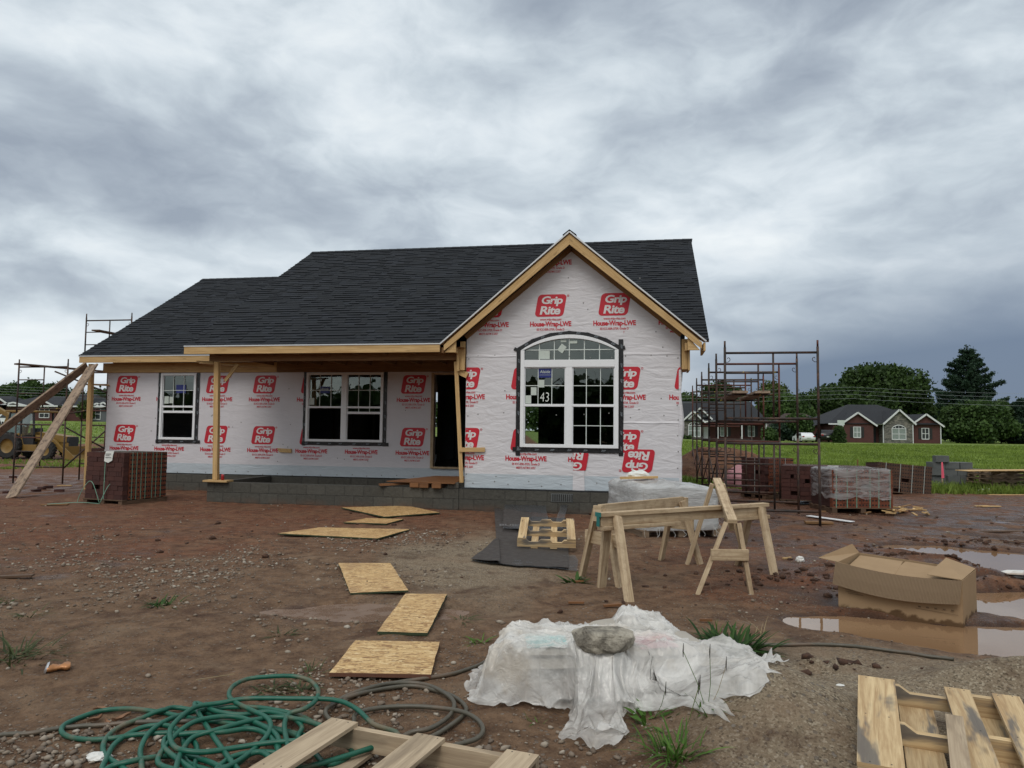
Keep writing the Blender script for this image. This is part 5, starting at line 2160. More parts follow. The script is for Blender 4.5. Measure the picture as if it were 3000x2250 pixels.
mb.poly([(0.01, 0, .30), (WB - .01, 0, .28), (WB - .01, DB, .30), (0.01, DB, .32)])
mb.xf(SHB)
mb.build('box_body', M['card'], bx, solid=.006)
mb = MB()
A_, B_, C_ = [], [], []
for k in range(25):
    s = k / 24
    x = -.015 + (WB + .02) * s
    z = top(s)
    A_.append((x, -.02 - .014 * math.sin(PI * s), z + .004))
    B_.append((x - .008, -.046 - .02 * math.sin(PI * s), z - .10))
    C_.append((x - .016, -.06 - .025 * math.sin(PI * s), z - .185 - .012 * math.sin(PI * s)))
mb.grid([C_, B_, A_])
for i, q in enumerate(mb.uv):
    mb.uv[i] = [(u / 24 * .95, v * .1) for u, v in q]
mb.xf(SHB)
mb.build('front_flap', M['flute'], bx, solid=.006)
mb = MB()
mb.poly([(0, DB, HB + .03), (0, 0, top(0)), (-.18, .05, HB + .035), (-.05, DB * .95, HB + .11)])
mb.xf(SHB)
mb.build('left_flap', M['card'], bx, solid=.006)
mb = MB()
mb.poly([(WB, 0, top(1) + .004), (WB, DB, HB - .02), (WB - .22, DB - .02, HB + .055), (WB - .26, .05, top(.8) + .02)])
mb.xf(SHB)
mb.build('right_flap', M['card'], bx, solid=.006)
mb = MB()
mb.poly([(.03, .03, .37), (.42, .05, .35), (.38, DB - .04, .42), (.02, DB - .04, .44)])
mb.poly([(.36, .08, .355), (WB - .05, .05, .33), (WB - .06, DB - .05, .385), (.40, DB - .03, .42)])
mb.xf(SHB)
mb.build('inner_flap', M['card'], bx, solid=.005)
q = MB()
for (x, z, w) in ((.06, .245, .09), (.06, .225, .12), (.06, .21, .1), (.08, .195, .12)):
    q.add([(x, -.021, z), (x + w, -.0225, z - .006), (x + w, -.0225, z - .010), (x, -.021, z - .004)], [[3, 2, 1, 0]], 0)
for (x, w) in ((.60, .31),):
    q.add([(x, -.022, .135), (x + w, -.016, .115), (x + w, -.016, .112), (x, -.022, .132)], [[3, 2, 1, 0]], 0)
for k in range(5):
    q.add([(.62 + .06 * k, -.0225, .155), (.64 + .06 * k, -.022, .154), (.64 + .06 * k, -.022, .142), (.62 + .06 * k, -.0225, .143)], [[3, 2, 1, 0]], 0)
q.build('printed_marks', M['card_ink'], bx)

# --- covered pile of bags
PC = Vector((.60, 4.78, 0))
pal_t = pallet('dark pallet under the plastic covered bags', frame_from((.02, 4.30, .0), (1, .10, 0), (-.1, 1, 0)), 1.2, .95,
               [(.1, .13), (.35, .13), (.6, .13), (.85, .13), (1.1, .13)], [(.1, .12), (.6, .12), (1.1, .12)], 3, M['pallet_dark'], group=None)


def bag(label, x, y, z, rz, w=.62, d=.42, h=.12, stripe=None):
    P = []
    n, m_ = 12, 9
    t = thing('cement_bag', label, 'bag', (x, y, z), rz, 'paper bags under the plastic sheet')
    mb = MB()
    for sgn in (1, -1):
        G2 = []
        for j in range(m_ + 1):
            row = []
            for i in range(n + 1):
                a, b = -1 + 2 * i / n, -1 + 2 * j / m_
                f = (1 - abs(a) ** 4) ** .5 * (1 - abs(b) ** 4) ** .5
                row.append((a * w / 2, b * d / 2, h / 2 + sgn * h / 2 * f + .008 * float(vnoise(a * 3 + x * 9, b * 3 + y * 7, 5))))
            G2.append(row)
        mb.grid(G2 if sgn > 0 else G2[::-1])
    mb.build('bag_body', M['bag'], t, True)
    if stripe:
        q = MB()
        G2 = []
        for j in range(3):
            row = []
            for i in range(7):
                a, b = -.75 + .9 * i / 6, -.85 + .9 * j / 2
                f = (1 - abs(a) ** 4) ** .5 * (1 - abs(b) ** 4) ** .5
                row.append((a * w / 2, b * d / 2, h / 2 + h / 2 * f + .010))
            G2.append(row)
        q.grid(G2)
        q.build('bag_print', M[stripe], t, True)
    return t


bag('paper bag at the left under the plastic sheet, lowest layer', .33, 4.66, .135, .1, .60, .56, .08)
bag('paper bag at the right under the plastic sheet, lowest layer', .98, 4.72, .135, .12, .60, .56, .08)
bag('paper bag with teal and pale print showing dimly through the plastic', .30, 4.66, .200, .05, .54, .46, .07, 'bag_teal')
bag('paper bag with pink print showing dimly through the plastic', .94, 4.70, .200, .2, .54, .46, .065, 'bag_pink')
bag('paper bag heaped highest at the back of the covered pile', .80, 5.10, .20, .3, .50, .26, .07)


def plastic():
    out_px = [(1060, 1527), (1110, 1524), (1160, 1532), (1203, 1540), (1198, 1575), (1207, 1598), (1245, 1612), (1300, 1622), (1345, 1612), (1368, 1585), (1362, 1560),
              (1385, 1548), (1420, 1540), (1480, 1532), (1530, 1518), (1562, 1500), (1585, 1512), (1600, 1500), (1625, 1478), (1652, 1476), (1640, 1462), (1610, 1455)]
    poly = [onground(x, y, .01) for x, y in out_px] + [Vector(p) for p in ((1.62, 4.98, 0), (1.42, 5.3, 0), (1.05, 5.45, 0), (.5, 5.42, 0), (.05, 5.25, 0), (-.16, 5.0, 0), (-.24, 4.75, 0))]
    poly += [at(995, 1480, .01), at(1006, 1500, .01), at(1020, 1516, .01)]
    ang = [math.atan2(p.y - PC.y, p.x - PC.x) for p in poly]
    rad = [math.hypot(p.y - PC.y, p.x - PC.x) for p in poly]
    o = np.argsort(ang)
    an = np.array(ang)[o]
    ra = np.array(rad)[o]
    NT, NR = 760, 150
    th = np.linspace(-PI, PI, NT, endpoint=False)
    rb = np.interp(th, np.concatenate([[an[-1] - 2 * PI], an, [an[0] + 2 * PI]]), np.concatenate([[ra[-1]], ra, [ra[0]]]))
    rb = rb + .018 * fbm(th * 9, th * 0, 3, 3)
    tt = np.linspace(0, 1, NR) ** .85
    TH, TT = np.meshgrid(th, tt)
    RB = np.broadcast_to(rb, TH.shape)
    # the last third of the sheet hangs down
    kk = .91 - .16 * np.exp(-((np.abs(TH) - PI) / .45) ** 2) - .22 * np.exp(-(TH / .5) ** 2) - .10 * np.exp(-((TH + 1.95) / .3) ** 2)
    RF = np.where(TT < .66, TT / .66 * kk, kk + (1 - kk) * (TT - .66) / .34)
    drop = sstep(TT, .64, .97)
    X = PC.x + RF * RB * np.cos(TH)
    Y = PC.y + RF * RB * np.sin(TH)
    G = terrain(X, Y)

    def block(x0, x1, y0, y1, h, s):
        qx = np.maximum(np.maximum(x0 - X, X - x1), 0)
        qy = np.maximum(np.maximum(y0 - Y, Y - y1), 0)
        return h * np.exp(-((qx / s) ** 2 + (qy / s) ** 2))
    Z = np.maximum.reduce([block(.0, .62, 4.30, 4.92, .295, .13), block(.66, 1.22, 4.42, 4.98, .29, .20), block(.78, 1.06, 5.0, 5.2, .335, .18),
                           block(.1, 1.2, 4.95, 5.1, .26, .16), block(1.3, 1.44, 4.6, 4.9, .10, .2), block(-.12, 0, 4.4, 4.9, .26, .12)])
    wr = fbm(X * 3 + 3, Y * 3, 51, 2)
    k1 = np.abs(vnoise(TH * 5.5 + wr * 1.6 + TT * 1.7, TT * 2.2, 5))
    k2 = np.abs(vnoise(TH * 13 + wr * 3.0 - TT * 2.5, TT * 3.6, 8))
    k3 = np.abs(vnoise(X * 4.5 + 1.8 * wr, Y * 4.5 + 1.5 * wr, 15))
    k4 = np.abs(vnoise(X * 17 + 4 * wr, Y * 17 - 3 * wr, 19))
    k5 = np.abs(vnoise(X * 36 + 6 * wr, Y * 36, 23))
    Z = Z * (1 - .5 * sstep(X, .75, 1.45)) * (1 - .96 * drop)
    sh = lambda k, w: np.exp(-(k / w))
    Z = Z + (.030 * sh(k3, .09) + .016 * sh(k4, .08) + .006 * sh(k5, .1) - .014) * (1 - .6 * drop) + (.020 * sh(k1, .14) + .010 * sh(k2, .14)) * sstep(TT, .1, .4) * (1 - drop)
    # folds in the hanging part: the hem goes in and out
    fold = (.060 * sh(k1, .12) + .030 * sh(k2, .12)) * (.4 + 1.2 * np.abs(vnoise(TH * 2.3, TT * 2, 91)) * 2) - .03
    push_out = fold * sstep(TT, .25, .85)
    X = X + push_out * np.cos(TH)
    Y = Y + push_out * np.sin(TH)
    tail = np.exp(-((X - .45) / .30) ** 2 - ((Y - 3.93) / .34) ** 2)
    Z = Z + tail * (.13 * (1 - sstep(4.25 - Y, .0, .45)) * (1 - drop) + .10 * np.abs(vnoise(X * 15 + 2 * wr, Y * 3.5, 33)) + (.12 * np.abs(vnoise(X * 11 + 2 * wr, Y * 11, 36)) + .02 * np.abs(fbm(X * 24, Y * 24, 35, 2))) * sstep(4.0 - Y, 0, .25))
    rag = sstep(X, 1.28, 1.5)
    Z = Z + rag * .13 * np.abs(fbm(X * 13, Y * 13, 37, 3)) * sstep(TT, .4, .7)
    Z = G + np.maximum(Z, .006 + .014 * (1 + 2 * fbm(X * 20, Y * 20, 61, 2)))
    # a gathered, twisted tail hangs from under the rock towards the viewer
    nar = np.exp(-((X - .47) / .5) ** 2) * sstep(4.32 - Y, 0, .12) * (1 - sstep(4.32 - Y, .25, .52))
    X = X + nar * (.49 - X) * .42
    # sideways push so that the folds overhang a little
    push = .03 * sstep(TT, .35, 1) * vnoise(TH * 11, TT * 4, 71)
    X = X - push * np.sin(TH)
    Y = Y + push * np.cos(TH)
    mb = MB()
    mb.grid([[(X[i, j], Y[i, j], Z[i, j]) for j in range(NT)] for i in range(NR)], closed_u=True)
    mb.f = [f[::-1] for f in mb.f]
    o = mb.build('plastic_sheet', M['sheet'], smooth=True)
    tag(o, 'crumpled milky plastic sheet draped over a low pile of bags', 'plastic sheet')


plastic()


def rock(name, label, cat, loc, size, m_, seed, rz=0, sub=4, amp=.22, cuts=(), boxy=1.0):
    bm = bmesh.new()
    bmesh.ops.create_icosphere(bm, subdivisions=sub, radius=1)
    rs = np.random.default_rng(seed)
    planes = [(Vector(rs.normal(size=3)).normalized(), rs.uniform(.82, .97)) for _ in range(14)]
    planes += [(Vector(c[:3]).normalized(), c[3]) for c in cuts]
    for v in bm.verts:
        p = Vector([math.copysign(abs(c) ** boxy, c) for c in v.co])
        for n_, d in planes:
            e = p.dot(n_) - d
            if e > 0:
                p -= n_ * e * .92
        nn = float(fbm(p.x * 2 + seed, p.y * 2 + p.z * 1.7, seed, 3))
        p *= 1 + amp * nn
        p *= 1 + .07 * float(fbm(p.x * 6 + p.z * 3, p.y * 6 - p.z * 4, seed + 3, 3))
        v.co = Vector((p.x * size[0], p.y * size[1], p.z * size[2]))
    me = bpy.data.meshes.new(name)
    bm.to_mesh(me)
    bm.free()
    me.materials.append(m_)
    me.attributes.new('rnd', 'FLOAT', 'FACE')
    o = bpy.data.objects.new(name, me)
    COL.objects.link(o)
    o.location = loc
    o.rotation_euler = (0, 0, rz)
    return tag(o, label, cat)


o = rock('concrete_lump', 'broken concrete lump lying on top of the plastic sheet', 'rock', (.545, 4.33, .355), (.18, .125, .074), M['slab'], 12, R(6), 5, .07, cuts=((.05, .0, 1, .78), (0, -.25, -1, .85), (-.9, -.5, .3, .92), (.95, -.3, .2, .95), (0, -.75, .75, .98), (.8, 0, .8, 1.0), (-.8, .1, .8, 1.0), (-.7, -.7, -.3, 1.05)), boxy=.45)


# --- hoses
def hose(label, pts, rad, m_, name='garden_hose', step=7, group=None):
    P = cat_rom(pts, step)
    G = terrain(np.array([p.x for p in P]), np.array([p.y for p in P]))
    for p, g in zip(P, G):
        p.z = max(p.z, g + rad * .85)
    c = P[len(P) // 2].copy()
    c.z = 0
    mb = MB()
    mb.tube([p - c for p in P], rad, 9)
    o = mb.build(name, m_, smooth=True)
    o.location = c
    return tag(o, label, 'hose', group)


def trace(px, k, ox, oy, z0, lift=0.0):
    out_ = []
    for i, (x, y) in enumerate(px):
        X, Y = (ox + x * k) * 2212 / 3000, (oy + y * k) * 2212 / 3000
        p = onground(X, Y, z0)
        p = at(X, Y, p.z + lift * (.5 + .5 * math.sin(i * 1.7)))
        out_.append(p)
    return out_


KH = 1000 / 2212
strands = [
    [(2230, 470), (2085, 378), (1970, 275), (1830, 222), (1560, 214), (1270, 214), (1100, 242), (960, 262), (880, 300), (800, 372), (768, 430), (785, 510), (850, 548), (1000, 560), (1200, 532),
     (1420, 500), (1640, 486), (1690, 500)],
    [(1950, 560), (1800, 640), (1700, 560), (1600, 470), (1625, 400), (1560, 340), (1400, 300), (1230, 318), (1080, 300), (930, 262)],
    [(900, 285), (720, 290), (600, 336), (450, 395), (365, 460), (335, 530), (360, 590), (460, 660), (560, 740)],
    [(560, 760), (340, 700), (360, 600), (420, 500), (560, 412), (690, 386), (790, 400), (860, 450), (930, 500), (945, 570), (930, 680), (1000, 760)],
    [(1200, 740), (1060, 640), (930, 598), (800, 584), (640, 598), (500, 625), (390, 655), (300, 720)],
    [(300, 780), (560, 740), (585, 640), (580, 540), (640, 430), (760, 350), (900, 305), (1080, 275), (1300, 270), (1460, 290), (1620, 330), (1730, 390), (1790, 430)],
    [(1800, 440), (1720, 380), (1580, 345), (1450, 335), (1280, 360), (1080, 415), (920, 465), (850, 550), (815, 640), (800, 740)],
    [(860, 800), (1100, 680), (1240, 600), (1360, 500), (1420, 410), (1400, 340), (1290, 285), (1190, 235), (1152, 190), (1180, 132), (1270, 88), (1400, 72), (1560, 68), (1670, 95),
     (1728, 155), (1715, 225), (1640, 280), (1545, 312), (1512, 380), (1525, 480), (1545, 570), (1560, 680)],
    [(1560, 760), (1400, 580), (1300, 570), (1200, 640), (1120, 660), (1000, 700), (700, 640), (760, 500), (880, 390), (1000, 345), (1180, 330), (1330, 372), (1460, 450), (1470, 560), (1400, 680)],
    [(1300, 780), (1480, 720), (1640, 600), (1540, 575), (1340, 560), (1180, 590), (1090, 650)],
    [(1000, 720), (760, 560), (730, 500), (760, 460), (900, 440), (1120, 430), (1280, 410), (1390, 440), (1460, 520), (1480, 600)],
    [(1300, 730), (900, 640), (860, 500), (820, 440), (560, 448), (400, 472), (250, 480), (130, 466), (70, 432), (85, 385), (190, 335), (330, 292), (500, 280), (640, 294), (780, 318), (960, 350), (1200, 380),
     (1500, 430), (1640, 470), (1750, 480)]]
allp = []
order = [11, 2, 3, 4, 5, 1, 9, 10, 8, 6, 7, 0]
for n_, k in enumerate(order):
    allp += trace(strands[k], KH, 150, 1950, .012 + .0045 * n_, .012)
hose('tangled coil of green garden hose on the gravel', allp, .0128, M['hose'], step=6)
g1 = [(-260, 1600), (-40, 1592)]
gp = [onground(x, y, .012) for x, y in ((-200, 1606), (-40, 1592), (60, 1585), (130, 1573), (215, 1567), (300, 1560), (380, 1559), (470, 1555), (560, 1552), (640, 1545))]
hose('grey hose running in from the left edge under the green coil', gp, .0125, M['hose_grey'])
ring = [(1150, -60), (900, -40), (760, 10), (640, 85), (560, 150), (525, 195), (545, 240), (610, 275), (680, 300), (760, 330)]
r2 = [(1110, 325), (1230, 300), (1330, 245), (1385, 185), (1390, 120), (1330, 65), (1240, 22), (1130, 2), (980, 5), (850, 32), (700, 85), (600, 145), (560, 190), (590, 240), (650, 270), (740, 262), (760, 200),
      (900, 165), (1100, 153), (1300, 165), (1450, 190), (1545, 240), (1582, 305), (1545, 360), (1460, 390), (1350, 420)]
r3 = [(1270, 340), (1360, 285), (1450, 215), (1470, 160), (1400, 95), (1290, 55), (1130, 22), (950, 38), (780, 72), (640, 118), (575, 160), (555, 205)]
K2 = 1000 / 2212
long_ = [onground(x, y, .014) for x, y in ((1130, 1388), (1080, 1408), (1040, 1434), (980, 1455), (920, 1465), (860, 1474), (800, 1488), (745, 1512))]
pp = long_ + trace(r3[::-1][2:], K2, 700, 2000, .014, .006) + trace([(1180, 370), (1000, 400)], K2, 700, 2000, .012) + trace(r2, K2, 700, 2000, .024, .012)
hose('dusty grey brown hose coiled beside the green one', pp, .0125, M['hose_grey'])
pr_ = [onground(x, y, .012) for x, y in ((1560, 1386), (1640, 1392), (1700, 1393), (1760, 1392), (1820, 1394), (1880, 1400), (1940, 1408), (2000, 1417), (2060, 1424))]
hose('dark hose crossing the sand between the plastic sheet and the puddle', pr_, .0125, M['hose_grey'])
# ------------------------------------------------------------------ scaffolding
FW = 1.524


def scaffold_frame(label, loc, rz, Ht, foot=0.0, pin=True, group=None, base_plate=False):
    """mason's frame: two legs, top and bottom bars, inner post with rungs to the left leg"""
    t = thing('scaffold_frame', label, 'scaffold frame', loc, rz, group)
    r = .0215
    for x in (0, FW):
        mb = MB()
        mb.tube([(x, 0, -foot), (x, 0, Ht)], r, 8)
        mb.tube([(x, 0, Ht + .001), (x, 0, Ht + .11)], r * .78, 8)
        mb.build('leg', M['rust'], t, True)
    zb, ztp = .33, Ht - .10
    for nm, a, b, rr in (('top_bar', (r, 0, ztp), (FW - r, 0, ztp), r), ('bottom_bar', (r, 0, zb), (FW - r, 0, zb), r),
                         ('inner_post', (.80, 0, zb + r), (.80, 0, ztp - r), r * .8), ('rung', (r, 0, zb + (ztp - zb) * .36), (.80 - r * .8, 0, zb + (ztp - zb) * .36), r * .72),
                         ('rung', (r, 0, zb + (ztp - zb) * .69), (.80 - r * .8, 0, zb + (ztp - zb) * .69), r * .72)):
        mb = MB()
        mb.tube([a, b], rr, 8)
        mb.build(nm, M['rust'], t, True)
    if pin:
        for x, sgn in ((.022, 1), (FW - .022, -1)):
            mb = MB()
            pts = [(x, 0, Ht - .26), (x + sgn * .03, 0, Ht - .26)] + [(x + sgn * (.03 + .035 * math.sin(R(a))), 0, Ht - .215 - .035 * math.cos(R(a))) for a in range(30, 210, 30)] + [(x + sgn * .02, 0, Ht - .20)]
            mb.tube(pts, .006, 5)
            mb.build('lock_pin', M['rust'], t, True)
    return t


GS = 'scaffold frames beside the right wall of the house'
# upper right row: left leg positions come from the photo, frames stand parallel to the front of the house
row_px = [(1565.6, 738), (1547, 765), (1531, 785.5), (1515.8, 804), (1504.8, 817.5), (1496, 833.5)]
HT = 1.56
depths = [12.86, 14.75, 16.9, 19.2, 21.6, 24.6]
ords = ['nearest', 'second', 'third', 'fourth', 'fifth', 'farthest']
ROW = []
for k, ((px, py), Yd) in enumerate(zip(row_px, depths)):
    p = atY(px, py, Yd)
    g0 = hz(p.x, p.y)
    base = p.z - 2 * HT - .10
    ROW.append((p.x, p.y, base))
    foot = max(.02, base - g0)
    scaffold_frame('%s of the bottom scaffold frames in the row beside the right wall' % ords[k], (p.x, p.y, base), HPHI, HT, foot, True, GS)
    scaffold_frame('%s of the top scaffold frames in the row beside the right wall' % ords[k], (p.x, p.y, base + HT), HPHI, HT, -.005, k != 5, GS)
# cross braces between neighbouring lower frames
for k in range(5):
    a, b = Vector(ROW[k]), Vector(ROW[k + 1])
    for (za, zb_) in ((1.25, .35), (.35, 1.25)):
        mb = MB()
        P0, P1 = a + Vector((.03, .03, za)), b + Vector((-.03 + .0, -.03, zb_))
        c = (P0 + P1) / 2
        mb.tube([P0 - c + Vector((.012 if za > 1 else 0, 0, 0)), P1 - c + Vector((.012 if za > 1 else 0, 0, 0))], .012, 6)
        o = mb.build('cross_brace', M['rust'], smooth=True)
        o.location = c
        tag(o, '%s cross brace between the %s and %s bottom scaffold frames' % ('descending' if za > 1 else 'rising', ords[k], ords[k + 1]), 'brace', 'scaffold cross braces')
# planks lying in the scaffold
cxs = Vector((math.cos(HPHI), math.sin(HPHI), 0))
for k, (off, lab) in enumerate(((.16, 'left of two grey planks lying across the scaffold rungs'), (.52, 'right of two grey planks lying across the scaffold rungs'))):
    a, b = Vector(ROW[0]), Vector(ROW[2])
    zq = HT + .33 + (HT - .43) * .36 + .035
    P0 = a + cxs * (off + .02) + Vector((0, -.25, zq))
    P1 = a.lerp(b, .56) + cxs * (off + .08) + Vector((0, 0, HT + .33 + (HT - .43) * .36 + .03))
    P1.z = Vector(ROW[1]).z + HT + .33 + (HT - .43) * .36 + .045
    c = (P0 + P1) / 2
    mb = MB()
    mb.board(P0 - c, P1 - c, .25, .04)
    o = mb.build('plank', M['plank'], bevel=.003)
    o.location = c
    tag(o, lab, 'plank', 'planks on the scaffolding')
# base board under the nearest right leg
p = onground(1765, 1131)
mb = MB()
mb.board((-.20, .02, 0), (.24, -.06, 0), .16, .035)
o = mb.build('base_board', M['pine_dark'], bevel=.002)
o.location = (p.x, p.y, p.z + .02)
tag(o, 'short board under the foot of the nearest scaffold leg', 'board')

# left scaffold
GL = 'scaffold frames at the left end of the house'
pl = atY(42, 777, 20.2)
bz = pl.z - 2 * HT - .1
scaffold_frame('bottom front scaffold frame left of the house', (pl.x, pl.y, bz), HPHI, HT, max(.02, bz - hz(pl.x, pl.y)), True, GL)
scaffold_frame('top front scaffold frame left of the house', (pl.x, pl.y, bz + HT), HPHI, HT, -.005, True, GL)
pr2_ = atY(188, 663, 22.1)
p2 = Vector((pr2_.x, pr2_.y, bz))
scaffold_frame('bottom rear scaffold frame left of the house', (p2.x, p2.y, bz), HPHI, HT, max(.02, bz - hz(p2.x, p2.y)), True, GL)
scaffold_frame('middle rear scaffold frame left of the house', (p2.x, p2.y, bz + HT), HPHI, HT, -.005, True, GL)
scaffold_frame('topmost scaffold frame rising above the left end of the roof', (p2.x, p2.y, bz + 2 * HT), HPHI, HT, -.005, True, GL)
for (P0, P1, lab) in (((pl.x + .25, pl.y - .5, bz + 2 * HT - .055), (pl.x + 1.75, pl.y + 1.7, bz + 2 * HT - .10), 'dark plank laid over the top of the front scaffold frame'),
                      ((p2.x + .62, p2.y - .6, bz + 2 * HT + .33 + .77), (p2.x + .95, p2.y + 1.6, bz + 2 * HT + .33 + .77), 'dark plank on the topmost scaffold rung above the roof edge')):
    P0, P1 = Vector(P0), Vector(P1)
    c = (P0 + P1) / 2
    mb = MB()
    mb.board(P0 - c, P1 - c, .25, .04)
    o = mb.build('plank', M['pallet_dark'], bevel=.003)
    o.location = c
    tag(o, lab, 'plank', 'planks on the scaffolding')
for (i, (x0, z0, x1, z1)) in enumerate(((1.5, 1.4, 2.55, .35), (1.5, .3, 2.4, 2.0), (1.1, 2.9, 2.6, 2.05), (1.5, 1.75, 2.6, 2.15))):
    P0 = Vector((pl.x, pl.y, bz)) + cxs * x0 + Vector((0, .03, z0))
    P1 = Vector((pl.x, pl.y, bz)) + cxs * x1 + Vector((.1, 1.75, z1))
    c = (P0 + P1) / 2
    mb = MB()
    mb.tube([P0 - c, P1 - c], .022, 6)
    o = mb.build('cross_brace', M['rust'], smooth=True)
    o.location = c
    tag(o, ('lowest brace sloping down behind the leaning planks', 'long brace rising to the left corner of the house', 'brace running down from the top of the left scaffold', 'nearly level brace at the left corner of the house')[i],
        'brace', 'scaffold cross braces')

# --- muddy planks leaning on the left corner
def lean(label, b0, b1, t0, t1, th=.042):
    """plank given by the centre of its lower and upper end and its width there"""
    P0, P1 = Vector(b0), Vector(t0)
    c = (P0 + P1) / 2
    mb = MB()
    side = (Vector(b1) - Vector(b0))
    w = side.length
    a = (P1 - P0)
    s = (side - a.normalized() * side.dot(a.normalized())).normalized()
    nrm = s.cross(a).normalized()
    mb.frame_box((0, 0, 0), a / 2, s * w / 2, nrm * th / 2, 0, random.uniform(0, .3))
    o = mb.build('leaning_plank', M['plank'], bevel=.003)
    o.location = c
    return tag(o, label, 'plank', 'planks leaning on the left corner of the house')


e = H(ULW + .55, VWE - .25, 3.03)
bl = at(32, 1076, 0)
bl2 = Vector((-10.45, 15.55, .1))
lean('muddy plank leaning from the ground to the eave, right of the pair', (-10.36, 15.55, .02), (-10.05, 15.44, .10), (H(ULW + .42, VWE - .02, 3.00)), None)
lean('muddy plank leaning to the eave from outside the frame, left of the pair', (-12.75, 16.1, .02), (-12.62, 15.9, .22), (H(ULW + .16, VWE + .10, 3.02)), None)


